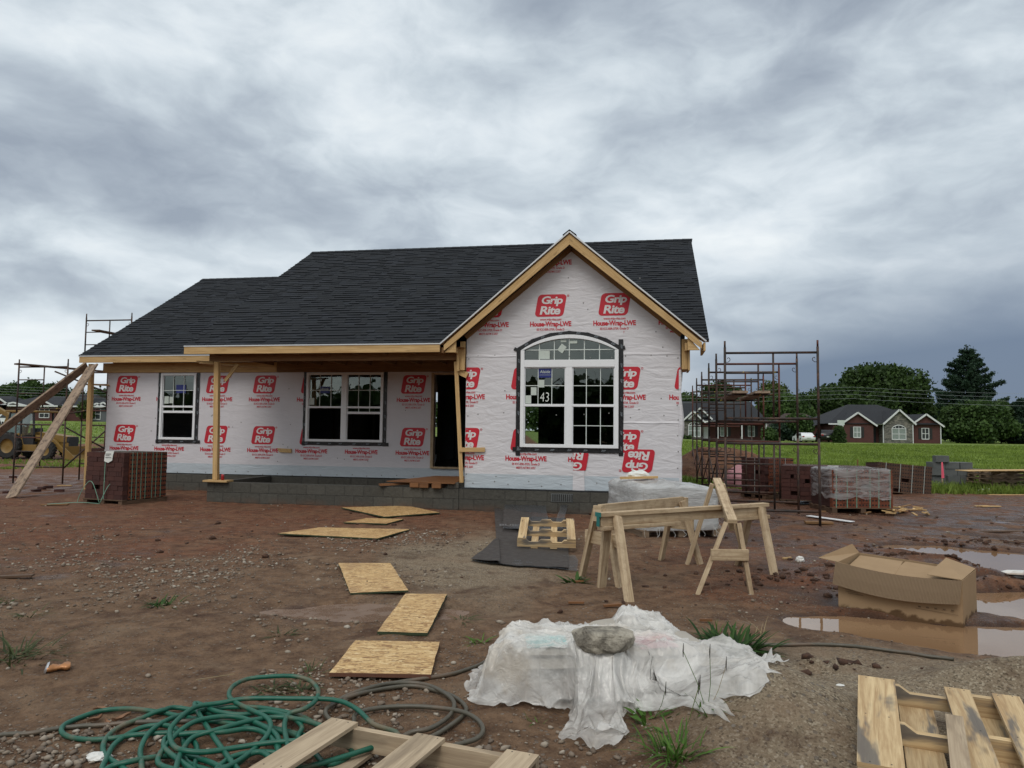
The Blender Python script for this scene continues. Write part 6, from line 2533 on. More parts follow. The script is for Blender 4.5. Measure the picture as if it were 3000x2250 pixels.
# ------------------------------------------------------------------ brick cubes
def brick_cube(label, loc, rz, nx, ny, nz, endx=True, group='brick cubes on pallets', strap='strap', tagged=False, wrapped=False, nstrap=(2, 5), rough=.012, holes=True, cored_front=False, core='brick_end'):
    """strapped cube: the front (y-) shows plain brick faces, the right side (x+) shows cored faces; nx, ny in metres"""
    t = thing('brick_cube', label, 'bricks', loc, rz, group)
    BL, BH = .195, .0915
    mb = MB()
    # pallet
    pb = MB()
    for x in (-.02, nx / 2 - .05, nx - .08):
        pb.box(x, x + .10, -.02, ny + .02, .0, .085)
    for y in (-.03, ny * .33, ny * .66, ny - .08):
        pb.box(-.03, nx + .03, y, y + .11, .087, .106)
    pb.build('pallet', M['pallet_dark'], t)
    z = .108
    for k in range(nz):
        z1 = z + BH - .004
        # front face
        x = 0
        while x < nx - .02:
            w = BL if cored_front else (random.choice((BL, BL, BL, .0635)) if k % 2 else random.choice((BL, BL, .098)))
            x1 = min(nx, x + w)
            if random.random() > .03 or k == nz - 1:
                j = random.uniform(-rough, rough * .4)
                mb.frame_box(((x + x1) / 2, j + .06, (z + z1) / 2), ((x1 - x) / 2 - .0025, 0, 0), (0, .06, 0), (0, 0, (z1 - z) / 2), 1 if cored_front else 0)
                for h in range(3 if cored_front and x1 - x > .15 else 0):
                    cx = x + (x1 - x) * (h + .5) / 3
                    mb.add([(cx - .019, j - .0015, z + .028), (cx + .019, j - .0015, z + .028), (cx + .019, j - .0015, z1 - .026), (cx - .019, j - .0015, z1 - .026)], [[0, 1, 2, 3]], 2)
            x = x1
        # cored side
        y = .13
        while y < ny - .02:
            y1 = min(ny, y + BL)
            j = random.uniform(-.006, .008)
            X1 = nx + j
            mi = 1 if holes else 0
            mb.frame_box((X1 - .06, (y + y1) / 2, (z + z1) / 2), (0, (y1 - y) / 2 - .002, 0), (.06, 0, 0), (0, 0, (z1 - z) / 2), mi)
            if holes:
                for h in range(3):
                    cy = y + (y1 - y) * (h + .5) / 3
                    mb.add([(X1 + .0015, cy - .019, z + .028), (X1 + .0015, cy + .019, z + .028), (X1 + .0015, cy + .019, z1 - .026), (X1 + .0015, cy - .019, z1 - .026)], [[0, 1, 2, 3]], 2)
            y = y1
        # left side and core
        mb.box(.012, nx - .12, .12, ny, z, z1, 0)
        z += BH
    top = z
    x = 0
    while x < nx - .02:
        y = 0
        while y < ny - .02:
            mb.box(x + .002, min(nx, x + .0935) - .002, y + .002, min(ny, y + .195) - .002, top - .002, top + random.uniform(0, .006), 0)
            y += .195
        x += .0935
    mb.build('brick_stack', [M['brick'], M[core], M['black']], t)
    def strap_loop(p, q, nm):
        s = MB()
        s.add([p[0], p[1], q[1], q[0]], [[0, 1, 2, 3]], 0)
        return s
    s = MB()
    for k in range(nstrap[1]):
        y = .12 + (ny - .2) * (k + .5) / nstrap[1] + random.uniform(-.03, .03)
        s.add([(nx + .012, y - .008, .10), (nx + .012, y + .008, .10), (nx + .012, y + .008, top + .008), (nx + .012, y - .008, top + .008)], [[0, 1, 2, 3]], 0)
        s.add([(nx + .012, y - .008, top + .008), (nx + .012, y + .008, top + .008), (0, y + .008, top + .010), (0, y - .008, top + .010)], [[0, 1, 2, 3]], 0)
    for k in range(nstrap[0]):
        x = nx * (k + .5) / nstrap[0] + random.uniform(-.05, .05)
        s.add([(x - .008, -.014, .10), (x + .008, -.014, .10), (x + .02, -.014, top + .008), (x + .004, -.014, top + .008)], [[0, 1, 2, 3]], 0)
    s.build('straps', M[strap], t)
    if tagged:
        q = MB()
        x = nx * (.5 if nstrap[0] == 1 else .25)
        x = tagged
        q.grid([[(x - .10, -.03, top - .17), (x + .02, -.035, top - .20), (x + .12, -.03, top - .15)], [(x - .10, -.022, top - .05), (x + .02, -.024, top - .05), (x + .13, -.026, top - .04)],
                [(x - .07, -.016, top + .03), (x + .03, -.02, top + .03), (x + .15, -.02, top + .035)]], 0)
        for z_, w in ((top - .03, .15), (top - .055, .11), (top - .10, .16)):
            q.add([(x - .06, -.038, z_), (x - .06 + w, -.040, z_), (x - .06 + w, -.040, z_ + .010), (x - .06, -.038, z_ + .010)], [[0, 1, 2, 3]], 1)
        q.build('paper_tag', [M['paper'], M['ink']], t)
    if wrapped:
        q = MB()
        n = 60
        G2 = []
        for k in range(22):
            z_ = .30 + (top + .03 - .30) * k / 21
            row = []
            for i in range(n):
                a = 2 * PI * i / n
                ca, sa = math.cos(a), math.sin(a)
                ex_ = 9
                rr = (abs(ca / (nx / 2 + .03)) ** ex_ + abs(sa / (ny / 2 + .035)) ** ex_) ** (-1 / ex_)
                rr += .022 * float(fbm(i * .5, z_ * 9, 7, 2)) + (.02 * float(vnoise(i * .8, 1, 3)) if k == 0 else 0)
                if k == 21:
                    rr *= .9
                zj = z_ + (.10 * float(vnoise(i * .45, 2, 5)) if k < 2 else 0)
                row.append((nx / 2 + rr * ca, ny / 2 + rr * sa, zj))
            G2.append(row)
        G2.append([(nx / 2 + (p[0] - nx / 2) * .02, ny / 2 + (p[1] - ny / 2) * .02, top + .02) for p in G2[-1]])
        q.grid(G2, closed_u=True)
        q.build('stretch_wrap', M['stretch'], t, True)
    return t, top


a = at(287, 1090, .1)
# left cube: near corner at pixel (284, 1091)
lcn = onground(287, 1093)
lcl = onground(178, 1083)
d = Vector((lcl.x - lcn.x, lcl.y - lcn.y, 0))
rz = math.atan2(-d.y, -d.x)
ll = Vector((lcn.x, lcn.y, 0)) + d.normalized() * 1.12
ll.x -= .30
brick_cube('maroon brick cube with a white tag at the left end of the house', (ll.x, ll.y, hz(ll.x, ll.y)), math.radians(-22), 1.02, 1.05, 10, tagged=.62, nstrap=(1, 7))
# a few loose strap ends
mb = MB()
c = at(215, 1088, .02)
for (dx_, dy_, h) in ((-.9, -.2, .05), (-.5, .1, .45), (.35, .25, .4)):
    P = [Vector((0, 0, .02)), Vector((dx_ * .4, dy_ * .4, h)), Vector((dx_ * .8, dy_ * .8, h * .6)), Vector((dx_, dy_, .02))]
    Q = cat_rom(P, 5)
    mb.tube(Q, .007, 5)
o = mb.build('cut_strap', M['strap'], smooth=True)
o.location = (c.x, c.y, hz(c.x, c.y))
tag(o, 'cut green strap curling on the ground by the left brick cube', 'strap')

# right hand row
p = onground(1799, 1108)
brick_cube('brick cube bound in clear stretch wrap, front of the right hand row', (p.x, p.y, hz(p.x, p.y)), R(3), 1.22, .95, 8, nstrap=(6, 2), wrapped=True, cored_front=True)
# face that cube's front with cored bricks too
p = at(1704, 1085)
brick_cube('dark maroon brick cube with a white tag, behind the shrink wrapped cube', (5.98, 16.55, hz(6, 16.5)), R(-24), 1.75, 1.1, 8, tagged=1.02, nstrap=(1, 3), strap='strap_grey', holes=True)
brick_cube('brick cube with its orange cored side showing between the scaffold legs', (5.55, 18.0, hz(5.5, 18)), R(-58), .7, 1.0, 9, nstrap=(1, 2), strap='strap_grey')
brick_cube('brick cube with grey straps at the right end of the row', (9.6, 19.6, hz(10, 20.2)), R(-4), 1.35, .9, 8, nstrap=(4, 2), strap='strap_grey', cored_front=True, core='brick_brown')[0].rotation_euler = (R(-3), R(5), R(-4))
brick_cube('small low brick stack behind the left scaffold', (-12.1, 21.4, hz(-12, 21.4)), R(-10), 1.1, .8, 9, nstrap=(1, 2), strap='strap_grey')

# loose bricks
def loose_brick(label, px, py, rz, tilt=0, grp='loose bricks on the mud'):
    p = onground(px, py)
    mb = MB()
    mb.box(-.0975, .0975, -.045, .045, -.005, .055, 0)
    for h in (-1, 0, 1):
        mb.add([(h * .058 - .017, -.017, .0555), (h * .058 + .017, -.017, .0555), (h * .058 + .017, .017, .0555), (h * .058 - .017, .017, .0555)], [[0, 1, 2, 3]], 1)
    o = mb.build('brick', [M['brick'], M['black']], bevel=.003)
    o.location = p
    o.rotation_euler = (tilt, 0, rz)
    return tag(o, label, 'brick', grp)


for k, (x, y, r_, lab) in enumerate(((28, 1032, .3, 'loose brick farthest left in the mud by the scaffold'), (78, 1062, 1.2, 'loose brick in the mud just right of the leaning plank foot'),
                                     (90, 1057, -.4, 'loose brick in the mud behind another near the plank foot'), (128, 1062, .2, 'loose brick in the mud left of the brick cube'),
                                     (104, 1054, .8, 'loose brick in the mud between the two scaffold legs'), (12, 1066, 2., 'loose brick at the left edge of the photo'),
                                     (1718, 1143 - 60, .1, 'loose brick lying behind the nearest scaffold leg'), (1955, 1108, .5, 'loose brick at the end of the kindling heap'))):
    loose_brick(lab, x, y, r_)
for k, (x, y, lab) in enumerate(((157, 1010, 'upper loose bricks stacked on the small brick stack'),)):
    pass

# --- shrink wrapped load by the corner of the house
wl = thing('wrapped_load', 'pallet load in thick white stretch wrap at the right corner of the house', 'wrapped pallet', (1.93, 10.95, hz(2.2, 11.4)), R(12))
WX, WY = 1.22, 1.55
pb = MB()
for x in (0, WX / 2 - .05, WX - .1):
    pb.box(x, x + .10, 0, WY, 0, .085)
for y in (0, .35, .7, 1.05, WY - .12):
    pb.box(-.02, WX + .02, y, y + .12, .087, .107)
pb.build('pallet', M['old_pallet'], wl)
mb = MB()
n = 84
rings = []
levels = [.10 + .62 * k / 22 for k in range(23)]
for k, z_ in enumerate(levels):
    row = []
    for i in range(n):
        a = 2 * PI * i / n
        ca, sa = math.cos(a), math.sin(a)
        rr = (abs(ca / (WX / 2 + .05)) ** 7 + abs(sa / (WY / 2 + .05)) ** 7) ** (-1 / 7)
        rr += .03 * float(fbm(i * .35, z_ * 5, 7, 3)) + .02 * float(vnoise(i * .2, z_ * 22, 9))
        zz = z_ * (1 - .0 * ca)
        row.append((WX / 2 + rr * ca, WY / 2 + rr * sa, zz - (.06 * max(0, ca) * (z_ / .7) ** 2)))
    rings.append(row)
for k, f in enumerate((.93, .8, .6, .4, .2, .02)):
    row = []
    for i in range(n):
        x0_, y0_, _ = rings[22][i]
        x_, y_ = WX / 2 + (x0_ - WX / 2) * f, WY / 2 + (y0_ - WY / 2) * f
        row.append((x_, y_, .735 + .02 * k ** .5 - .10 * max(0, (x_ - .5)) + .10 * abs(float(fbm(x_ * 4.2, y_ * 3.2, 17, 3)))))
    rings.append(row)
mb.grid(rings, closed_u=True)
mb.build('stretch_wrap', M['stretch_thick'], wl, True)
mb = MB()
for k in range(6):
    for j in range(7):
        for i in range(6):
            if i in (0, 5) or j == 0:
                x, y, z_ = .02 + i * .2, .02 + j * .215, .112 + k * .095
                mb.box(x, x + .19, y, y + .205, z_, z_ + .088, 0)
mb.build('bricks_inside', [M['bag']], wl)
mb = MB()
for k in range(26):
    x, y = random.uniform(-.05, WX + .05), random.choice((-.06, -.05))
    if random.random() < .4:
        x, y = WX + .05, random.uniform(0, .5)
    P = [(x + random.uniform(-.03, .03), y + random.uniform(-.03, .01), z_) for z_ in (.16, .11, .05, .01)]
    mb.tube(cat_rom(P, 3), .0025, 4)
mb.build('torn_netting', M['litter'], wl)
# scraps on top of it
p = H(3.32, -1.35, .83)
p = Vector((2.0, 11.75, .80 + hz(2.2, 11.4)))
mb = MB()
mb.board((-.28, .05, .01), (.30, -.05, .035), .09, .035)
o = mb.build('scrap_board', M['pine'], bevel=.002)
o.location = p
tag(o, 'short offcut of lumber lying on top of the wrapped load', 'board')


def crumple(name, label, cat, loc, size, m_, seed, squash=.5, grp=None, jag=.45):
    bm = bmesh.new()
    bmesh.ops.create_icosphere(bm, subdivisions=3, radius=1)
    for v in bm.verts:
        p = v.co
        k = 1 + jag * float(fbm(p.x * 2.4 + seed, p.y * 2.4 + p.z * 2.1, seed, 3)) + .5 * jag * abs(float(vnoise(p.x * 6 + seed, p.y * 6 + p.z * 5, seed + 1)))
        v.co = Vector((p.x * size[0] * k, p.y * size[1] * k, max(-.2, p.z) * size[2] * k))
    me = bpy.data.meshes.new(name)
    bm.to_mesh(me)
    bm.free()
    me.materials.append(m_)
    at2 = me.attributes.new('rnd', 'FLOAT', 'FACE')
    o = bpy.data.objects.new(name, me)
    COL.objects.link(o)
    o.location = loc
    return tag(o, label, cat, grp)


crumple('crumpled_paper', 'crumpled tan paper lying on top of the wrapped load', 'paper', p + Vector((.02, .12, .03)), (.16, .10, .10), M['paper'], 5)
crumple('plastic_litter', 'white plastic scrap lying in front of the green hose', 'litter', onground(212, 1636, .01), (.055, .035, .02), M['litter'], 6)
crumple('plastic_litter', 'white plastic scrap by a stone left of the cardboard box', 'litter', onground(1728, 1211, .01), (.05, .04, .05), M['litter'], 7)
crumple('plastic_litter', 'larger white plastic bag lying in the puddle at the right edge', 'litter', onground(2190, 1244, .02), (.26, .12, .06), M['litter'], 8)
crumple('plastic_litter', 'white plastic bag in the grass beside the pallet stack', 'litter', onground(2130, 1063, .02), (.22, .12, .10), M['litter'], 9)
crumple('plastic_litter', 'pinkish white plastic scraps beside the grey strapped brick cube', 'litter', onground(1985, 1052, .02), (.55, .2, .10), M['litter'], 10)
crumple('plastic_litter', 'small white scrap on the sand left of the stained pallet', 'litter', onground(1815, 1480, .004), (.022, .016, .006), M['litter'], 12)
crumple('insulation_bundle', 'pink insulation bundle behind the scaffold legs', 'insulation', Vector((6.35, 19.6, hz(6.3, 19.6) + .25)), (.7, .4, .55), M['pink'], 11, jag=.2)
for k, (x, y, r_, s_) in enumerate(((222, 1535, .2, .05), (205, 1556, 1.4, .055), (232, 1562, 2.4, .04), (262, 1552, .9, .05), (246, 1583, 2., .045))):
    p = onground(x, y, .012)
    mb = MB()
    G2 = [[(s_ * (i - 2) * .5, s_ * .34 * (j - 1) * (1 - abs(i - 2) / 2.4), s_ * (.30 * abs(j - 1) + .14 * math.sin(i * 1.3 + k))) for j in range(3)] for i in range(5)]
    mb.grid(G2)
    o = mb.build('dead_leaf', M['dead_leaf'])
    o.location = p
    o.rotation_euler = (0, 0, r_)
    tag(o, ('curled dead leaf farthest from the camera beside the green hose', 'curled dead leaf leftmost beside the green hose', 'curled dead leaf between two others beside the green hose',
            'curled dead leaf touching the green hose', 'curled dead leaf nearest the camera beside the green hose')[k], 'leaf', 'dead leaves by the hose')

# vinyl strip, kindling, lumber scraps
a, b = onground(1746, 1114, .02), onground(1842, 1127, .02)
c = (a + b) / 2
mb = MB()
mb.board(a - c, b - c, .13, .012)
o = mb.build('vinyl_strip', M['vinyl'], bevel=.002)
o.location = c
tag(o, 'white vinyl trim strip lying on the mud beside the scaffold leg', 'trim strip')
LABS = []
for k in range(34):
    u, v = random.gauss(0, 1), random.gauss(0, 1)
    x, y = 1950 + 26 * u, 1103 + 4.5 * v
    p = onground(x, y, .015 + .012 * (k % 5))
    mb = MB()
    a_ = random.uniform(0, PI)
    l = random.uniform(.06, .16)
    mb.board((-l * math.cos(a_), -l * math.sin(a_), 0), (l * math.cos(a_), l * math.sin(a_), random.uniform(-.02, .04)), random.uniform(.03, .06), .018)
    o = mb.build('wood_scrap', M['pine'] if k % 4 else M['pine_dark'])
    o.location = p
    tag(o, 'small piece of split wood in the kindling heap by the wrapped brick cube', 'wood scrap', 'kindling heap')
for (x, y, ln, a_, mm, lab) in ((1770, 1153 - 48, .25, .1, 'pine_dark', 'dark stick lying behind the vinyl strip'), (2170, 1148, .9, .1, 'pallet_dark', 'long dark stick on the mud at the right edge'),
                                (2195, 1171, .22, -.5, 'pallet_dark', 'short dark offcut on the mud at the right edge'), (2120, 1093, .3, .1, 'pine', 'pale stick in the wheel rut'),
                                (1700, 1206, .12, .3, 'pine', 'short pale offcut beside a sawhorse foot'), (1245, 1302, .14, -.2, 'osb_wet', 'reddish splinter left of the sawhorse foot'),
                                (1250, 1256, .1, .1, 'osb_wet', 'small reddish chip above the splinter'), (1323, 1308, .16, .2, 'osb_wet', 'dark splinter at the sawhorse foot'),
                                (1525, 1340, .10, -.3, 'osb_wet', 'reddish splinter right of the sawhorse legs'), (465, 1463, .22, .45, 'straw', 'pale straw above the green hose'),
                                (140, 1049, .35, .1, 'pine', 'pale offcut in front of the left brick cube'), (2140, 1094, .4, .0, 'pine', 'pale board edge in the rut beyond the puddles'),
                                (2180, 1075 - 6, 1.1, .02, 'pine', 'long pale lath on the grass in front of the pallet stack'), (2200, 1060 - 6, .5, -.1, 'pine', 'pale board end at the right edge beside the pallet stack'),
                                (30, 1245, .35, .2, 'pallet_dark', 'grey stick at the left edge beside a small puddle'), (118, 1090, .5, .12, 'pine_dark', 'thin brown lath left of the brick cube'),
                                (1600, 1026 + 20, 1.6, -.1, 'pine', 'pale plank lying behind the tilted sawhorse')):
    p = onground(x, y, .018)
    mb = MB()
    mb.board((-ln / 2 * math.cos(a_), -ln / 2 * math.sin(a_), 0), (ln / 2 * math.cos(a_), ln / 2 * math.sin(a_), .006), max(.012, min(.09, ln * .22)) if mm != 'straw' else .004, .018 if mm != 'straw' else .003)
    o = mb.build('stick' if ln > .2 else 'wood_chip', M[mm])
    o.location = p
    tag(o, lab, 'wood scrap')

# crushed can in the foreground
t = thing('crushed_can', 'crushed orange and white drinks can lying on the gravel', 'can', onground(127, 1441, .02), R(30))
t.scale = (1.25, 1.25, 1.25)
mb = MB()
G2 = []
for i in range(9):
    row = []
    for j in range(16):
        a_ = 2 * PI * j / 16
        x = -.05 + .0125 * i
        k = .033 * (1 - .35 * math.exp(-((i - 4) / 1.6) ** 2))
        row.append((x, k * math.cos(a_) * (1 + .2 * math.sin(i * 2.1)), max(-.02, k * math.sin(a_) * (.55 + .15 * math.sin(i * 1.7 + j)))))
    G2.append(row)
mb.grid(G2, closed_u=True)
mb.build('can_body', M['can_orange'], t, True)
mb = MB()
mb.lathe([(.031, -.004), (.027, 0), (.025, .004), (0, .004)], (-.052, 0, .004), (-1, 0, .35), 14)
mb.build('lid', M['alu'], t, True)

# --- concrete blocks, pallet stack and long board at the right
GC = 'concrete blocks in the stack'
cb = Vector((13.0, 21.9, hz(12.9, 21.9)))


def cmu(x, y, z, rz, lab):
    mb = MB()
    mb.box(-.195, .195, -.095, .095, 0, .19, 0)
    o = mb.build('concrete_block', M['cmu'], bevel=.006)
    o.location = (x, y, z)
    o.rotation_euler = (0, 0, rz)
    tag(o, lab, 'concrete block', GC)


names = ['bottom', 'second', 'third', 'fourth', 'fifth']
nk = [4, 3, 4, 3, 1]
cmx = cb.x - .5
for lev in range(5):
    for i in range(nk[lev]):
        for j in range(1 if lev > 3 else 2):
            ox_ = {0: -.45, 1: .0, 2: -.05, 3: .0, 4: .08}[lev]
            if lev in (0,):
                x = cmx + ox_ + i * .40
            else:
                x = cmx + ox_ + i * .40 + (.0 if lev != 4 else 0)
            y = cb.y + j * .22 + random.uniform(-.06, .06) - (.1 if lev == 0 else 0)
            row = 'front' if j == 0 else 'back'
            cmu(x, y, cb.z + lev * .192, random.uniform(-.16, .16) if lev < 4 else .02,
                'grey concrete block, number %d from the left in the %s row of the %s layer' % (i + 1, row, names[lev]) if lev < 4 else 'grey concrete block perched alone on top of the stack')
for k in range(5):
    Mx = Matrix.Translation((13.35, 20.75, hz(14, 21) + .118 * k)) @ Matrix.Rotation(R(6 + random.uniform(-2, 2)), 4, 'Z')
    pallet('%s in the stack of five old pallets at the right' % ('lowest', 'second from the bottom', 'middle one', 'second from the top', 'topmost one')[k] if k not in (0,) else 'lowest in the stack of five old pallets at the right',
           Mx, 1.2, 1.0, [(.06, .1), (.33, .1), (.6, .1), (.87, .1), (1.14, .1)], [(.1, .1), (.6, .1), (1.1, .1)], 3, M['old_pallet'], True, group='old pallets in the right hand stack', H_=.114)
zb_ = hz(14, 21) + .118 * 5 + .02
a, b = Vector((12.35, 20.5, zb_ - .02)), Vector((16.6, 20.95, zb_ + .04))
c = (a + b) / 2
mb = MB()
mb.board(a - c, b - c, .5, .018)
o = mb.build('long_board', M['pine'], bevel=.002)
o.location = c
tag(o, 'long thin board lying across the stack of old pallets', 'board')
t = thing('survey_stake', 'survey stake with bright pink ribbon in front of the concrete blocks', 'stake', (12.05, 20.9, hz(12, 20.9)))
mb = MB()
mb.box(-.018, .018, -.01, .01, -.05, .78, 0)
mb.build('stake', M['pine_grey'], t)
mb = MB()
mb.grid([[(-.03, -.016, .35), (.05, -.02, .36)], [(-.035, -.03, .55), (.04, -.016, .56)], [(-.02, -.014, .80), (.02, -.014, .80)]])
mb.build('ribbon', M['pink_tape'], t)
t = thing('survey_stake', 'thin stake standing in the grass behind the strapped brick cube', 'stake', (10.9, 23.5, hz(10.9, 23.5)))
mb = MB()
mb.box(-.015, .015, -.01, .01, -.05, .75, 0)
mb.build('stake', M['osb_wet'], t)
# ------------------------------------------------------------------ far houses
def gable_front(mb, u0, u1, ze, zp, v, ov=.35, wall=0, trim=1, fill=None):
    """triangle of wall and white rake boards above the eave line on the plane y = v"""
    c = (u0 + u1) / 2
    mb.poly([(u0, v, ze), (u1, v, ze), (c, v, zp)], wall)
    for s in (-1, 1):
        e = c + s * ((u1 - u0) / 2 + ov)
        sl = (zp - ze) / ((u1 - u0) / 2)
        mb.board((e, v - .3, ze - ov * sl), (c, v - .3, zp + .0), .26, .05, (0, -1, 0), trim)


def far_window(parent, u, z, w, h, v, arch=False, cur='curtain', mull=1, shutters=False):
    mb = MB()
    t = .09
    mb.box(u - w / 2 - t, u - w / 2, v - .06, v - .005, z - h / 2 - t, z + h / 2 + t)
    mb.box(u + w / 2, u + w / 2 + t, v - .06, v - .005, z - h / 2 - t, z + h / 2 + t)
    mb.box(u - w / 2, u + w / 2, v - .06, v - .005, z + h / 2, z + h / 2 + t)
    mb.box(u - w / 2, u + w / 2, v - .07, v - .005, z - h / 2 - t * 1.3, z - h / 2)
    mb.box(u - w / 2, u + w / 2, v - .055, v - .006, z - .04, z + .04)
    for k in range(mull):
        x = u - w / 2 + w * (k + 1) / (mull + 1)
        mb.box(x - .04, x + .04, v - .05, v - .006, z - h / 2, z + h / 2)
    if arch:
        a_ = arc(u - w / 2 - t, u + w / 2 + t, z + h / 2 + t, z + h / 2 + .62, 10)
        b_ = arc(u - w / 2, u + w / 2, z + h / 2 + t, z + h / 2 + .50, 10)
        for k in range(10):
            mb.prism([(a_[k][0], v - .06, a_[k][1]), (a_[k + 1][0], v - .06, a_[k + 1][1]), (b_[k + 1][0], v - .06, b_[k + 1][1]), (b_[k][0], v - .06, b_[k][1])], (0, .05, 0))
        for k in range(1, 4):
            x = u - w / 2 + w * k / 4
            mb.box(x - .025, x + .025, v - .045, v - .006, z + h / 2 + t, z + h / 2 + t + .33)
    o = mb.build('window', M['trim'], parent)
    g = MB()
    pane(g, u - w / 2, u + w / 2, z - h / 2, z + h / 2, v - .012, 0)
    if arch:
        g.poly([(u - w / 2, v - .012, z + h / 2 + t)] + [(u + w / 2, v - .012, z + h / 2 + t)] + [(x, v - .012, zz) for x, zz in b_[::-1]], 1)
    g.build('pane', [M[cur], M['win_dark']], o)
    if shutters:
        for s in (-1, 1):
            q = MB()
            x = u + s * (w / 2 + t + .24)
            q.box(x - .22, x + .22, v - .05, v - .004, z - h / 2 - .05, z + h / 2 + .05)
            q.build('shutter', M['shutter'], parent)
    return o


def hip_roof(mb, x0, x1, y0, y1, ze, zr, r0, r1, mi=0):
    ym = (y0 + y1) / 2
    A, B, C, D_ = (x0, y0, ze), (x1, y0, ze), (x1, y1, ze), (x0, y1, ze)
    P, Q = (r0, ym, zr), (r1, ym, zr)
    mb.poly([A, B, Q, P], mi)
    mb.poly([B, C, Q], mi)
    mb.poly([C, D_, P, Q], mi)
    mb.poly([D_, A, P], mi)


def gable_roof_back(mb, u0, u1, ze, zp, v, vb, ov=.4, mi=0):
    c = (u0 + u1) / 2
    sl = (zp - ze) / ((u1 - u0) / 2)
    for s in (-1, 1):
        e = c + s * ((u1 - u0) / 2 + ov)
        q = [(e, v - .35, ze - ov * sl + .06), (c, v - .35, zp + .10), (c, vb, zp + .10), (e, vb, ze - ov * sl + .06)]
        mb.poly(q if s > 0 else q[::-1], mi)


# the red brick house with three gables at the right: metres from its left front corner
Yh = 110.0
k_ = 110 / 1606.85
def hpos(px, Y):
    p = atY(px, 950, Y)
    return p.x


hx0 = hpos(1800, Yh)
zb0 = hz(hx0 + 8, Yh)
rh = thing('brick_house', 'red brick house with three gables and a stone middle gable at the right', 'house', (hx0, Yh, zb0))
U = lambda x: hpos(x, Yh) - hx0
Zr = lambda y, x=1915: (atY(x, y, Yh).z - zb0)
ub = [(1816, 1887.5), (1909.5, 1970), (1969, 2034)]
EZ = 2.75
mb = MB()
mb.box(U(1800), U(1887), 0, 9, -.6, EZ, 0)
mb.box(U(1887), U(1910), 1.6, 9, -.6, EZ, 0)
mb.box(U(1969.5), U(2034), .25, 9, -.6, EZ - .05, 0)
for (a, b, zp, v, fm) in ((1816, 1887.5, Zr(892, 1850), 0, 0), (1969, 2034, Zr(895.5, 2000), .25, 0)):
    mb.poly([(U(a), v - .004, EZ), (U(b), v - .004, EZ), (U((a + b) / 2), v - .004, zp)], fm)
mb.build('brick_wall', M['brick_wall'], rh)
mb = MB()
mb.box(U(1910), U(1969.5), -.25, 5, -.6, EZ + .35, 0)
mb.poly([(U(1910), -.254, EZ + .35), (U(1969.5), -.254, EZ + .35), (U(1940), -.254, Zr(886, 1940))], 0)
mb.build('stone_wall', M['stone_wall'], rh)
mb = MB()
hip_roof(mb, U(1789), U(2030), -.2, 12.5, EZ + .05, Zr(871, 1900), U(1873), U(1941))
for (a, b, ze, zp, v) in ((1816, 1887.5, EZ, Zr(892, 1850), 0), (1910, 1969.5, EZ + .35, Zr(886, 1940), -.25), (1969, 2034, EZ, Zr(895.5, 2000), .25)):
    gable_roof_back(mb, U(a), U(b), ze, zp, v, 6.0)
mb.build('roof', M['shingle_far'], rh)
mb = MB()
for (a, b, ze, zp, v) in ((1816, 1887.5, EZ, Zr(892, 1850), 0), (1910, 1969.5, EZ + .35, Zr(886, 1940), -.25), (1969, 2034, EZ, Zr(895.5, 2000), .25)):
    c = (U(a) + U(b)) / 2
    sl = (zp - ze) / ((U(b) - U(a)) / 2)
    for s in (-1, 1):
        e = c + s * ((U(b) - U(a)) / 2 + .4)
        mb.board((e, v - .37, ze - .4 * sl), (c, v - .37, zp + .04), .24, .05, (0, -1, 0), 0)
mb.box(U(1789), U(1818), -.25, -.15, EZ - .12, EZ + .08)
mb.box(U(1887), U(1910), -.05, .05, EZ - .05, EZ + .12)
mb.box(U(1907.5), U(1909.3), -.1, .1, -.4, EZ)
mb.box(U(1969), U(1970.6), -.38, -.28, -.4, EZ)
mb.box(U(2033), U(2034.5), .1, .22, -.2, EZ)
mb.build('white_trim', M['trim'], rh)
far_window(rh, U(1851.5), 1.55, .95, 1.45, 0, False, 'curtain', 1, True)
far_window(rh, U(2001), 1.45, .95, 1.5, .25, False, 'win_dark', 1, True)
far_window(rh, U(1940), 1.35, 1.95, 1.5, -.254, True, 'curtain', 1)
mb = MB()
mb.box(U(1889), U(1903), 1.5, 1.58, -.4, 2.2, 0)
mb.build('door', M['win_dark'], rh)
bx0 = hpos(1765, Yh + 3)
mb = MB()
mb.box(U(1773), U(1800), 4, 12, -.6, EZ - .2, 0)
mb.build('brick_wall', M['brick_wall'], rh)
mb = MB()
mb.poly([(U(1765), 3.5, EZ - .6), (U(1802), 3.5, EZ + .2), (U(1802), 9, EZ + 1.4), (U(1782), 9, EZ + .4)], 0)
mb.build('roof', M['shingle_far'], rh)

# basketball hoop
t = thing('basketball_hoop', 'small basketball hoop standing in front of the brick house', 'basketball hoop', (hpos(1819, 106), 106, hz(hpos(1819, 106), 106)))
mb = MB()
mb.tube([(0, 0, 0), (0, 0, 2.6), (-.3, -.2, 3.0)], .05, 6)
mb.build('pole', M['wire'], t)
mb = MB()
mb.box(-.75, .25, -.32, -.28, 2.5, 3.2)
mb.build('backboard', M['label_white'], t)
mb = MB()
mb.lathe([(.23, 0), (.25, -.02), (.14, -.4)], (-.25, -.6, 2.5), (0, 0, 1), 10)
mb.build('net', M['trim'], t)

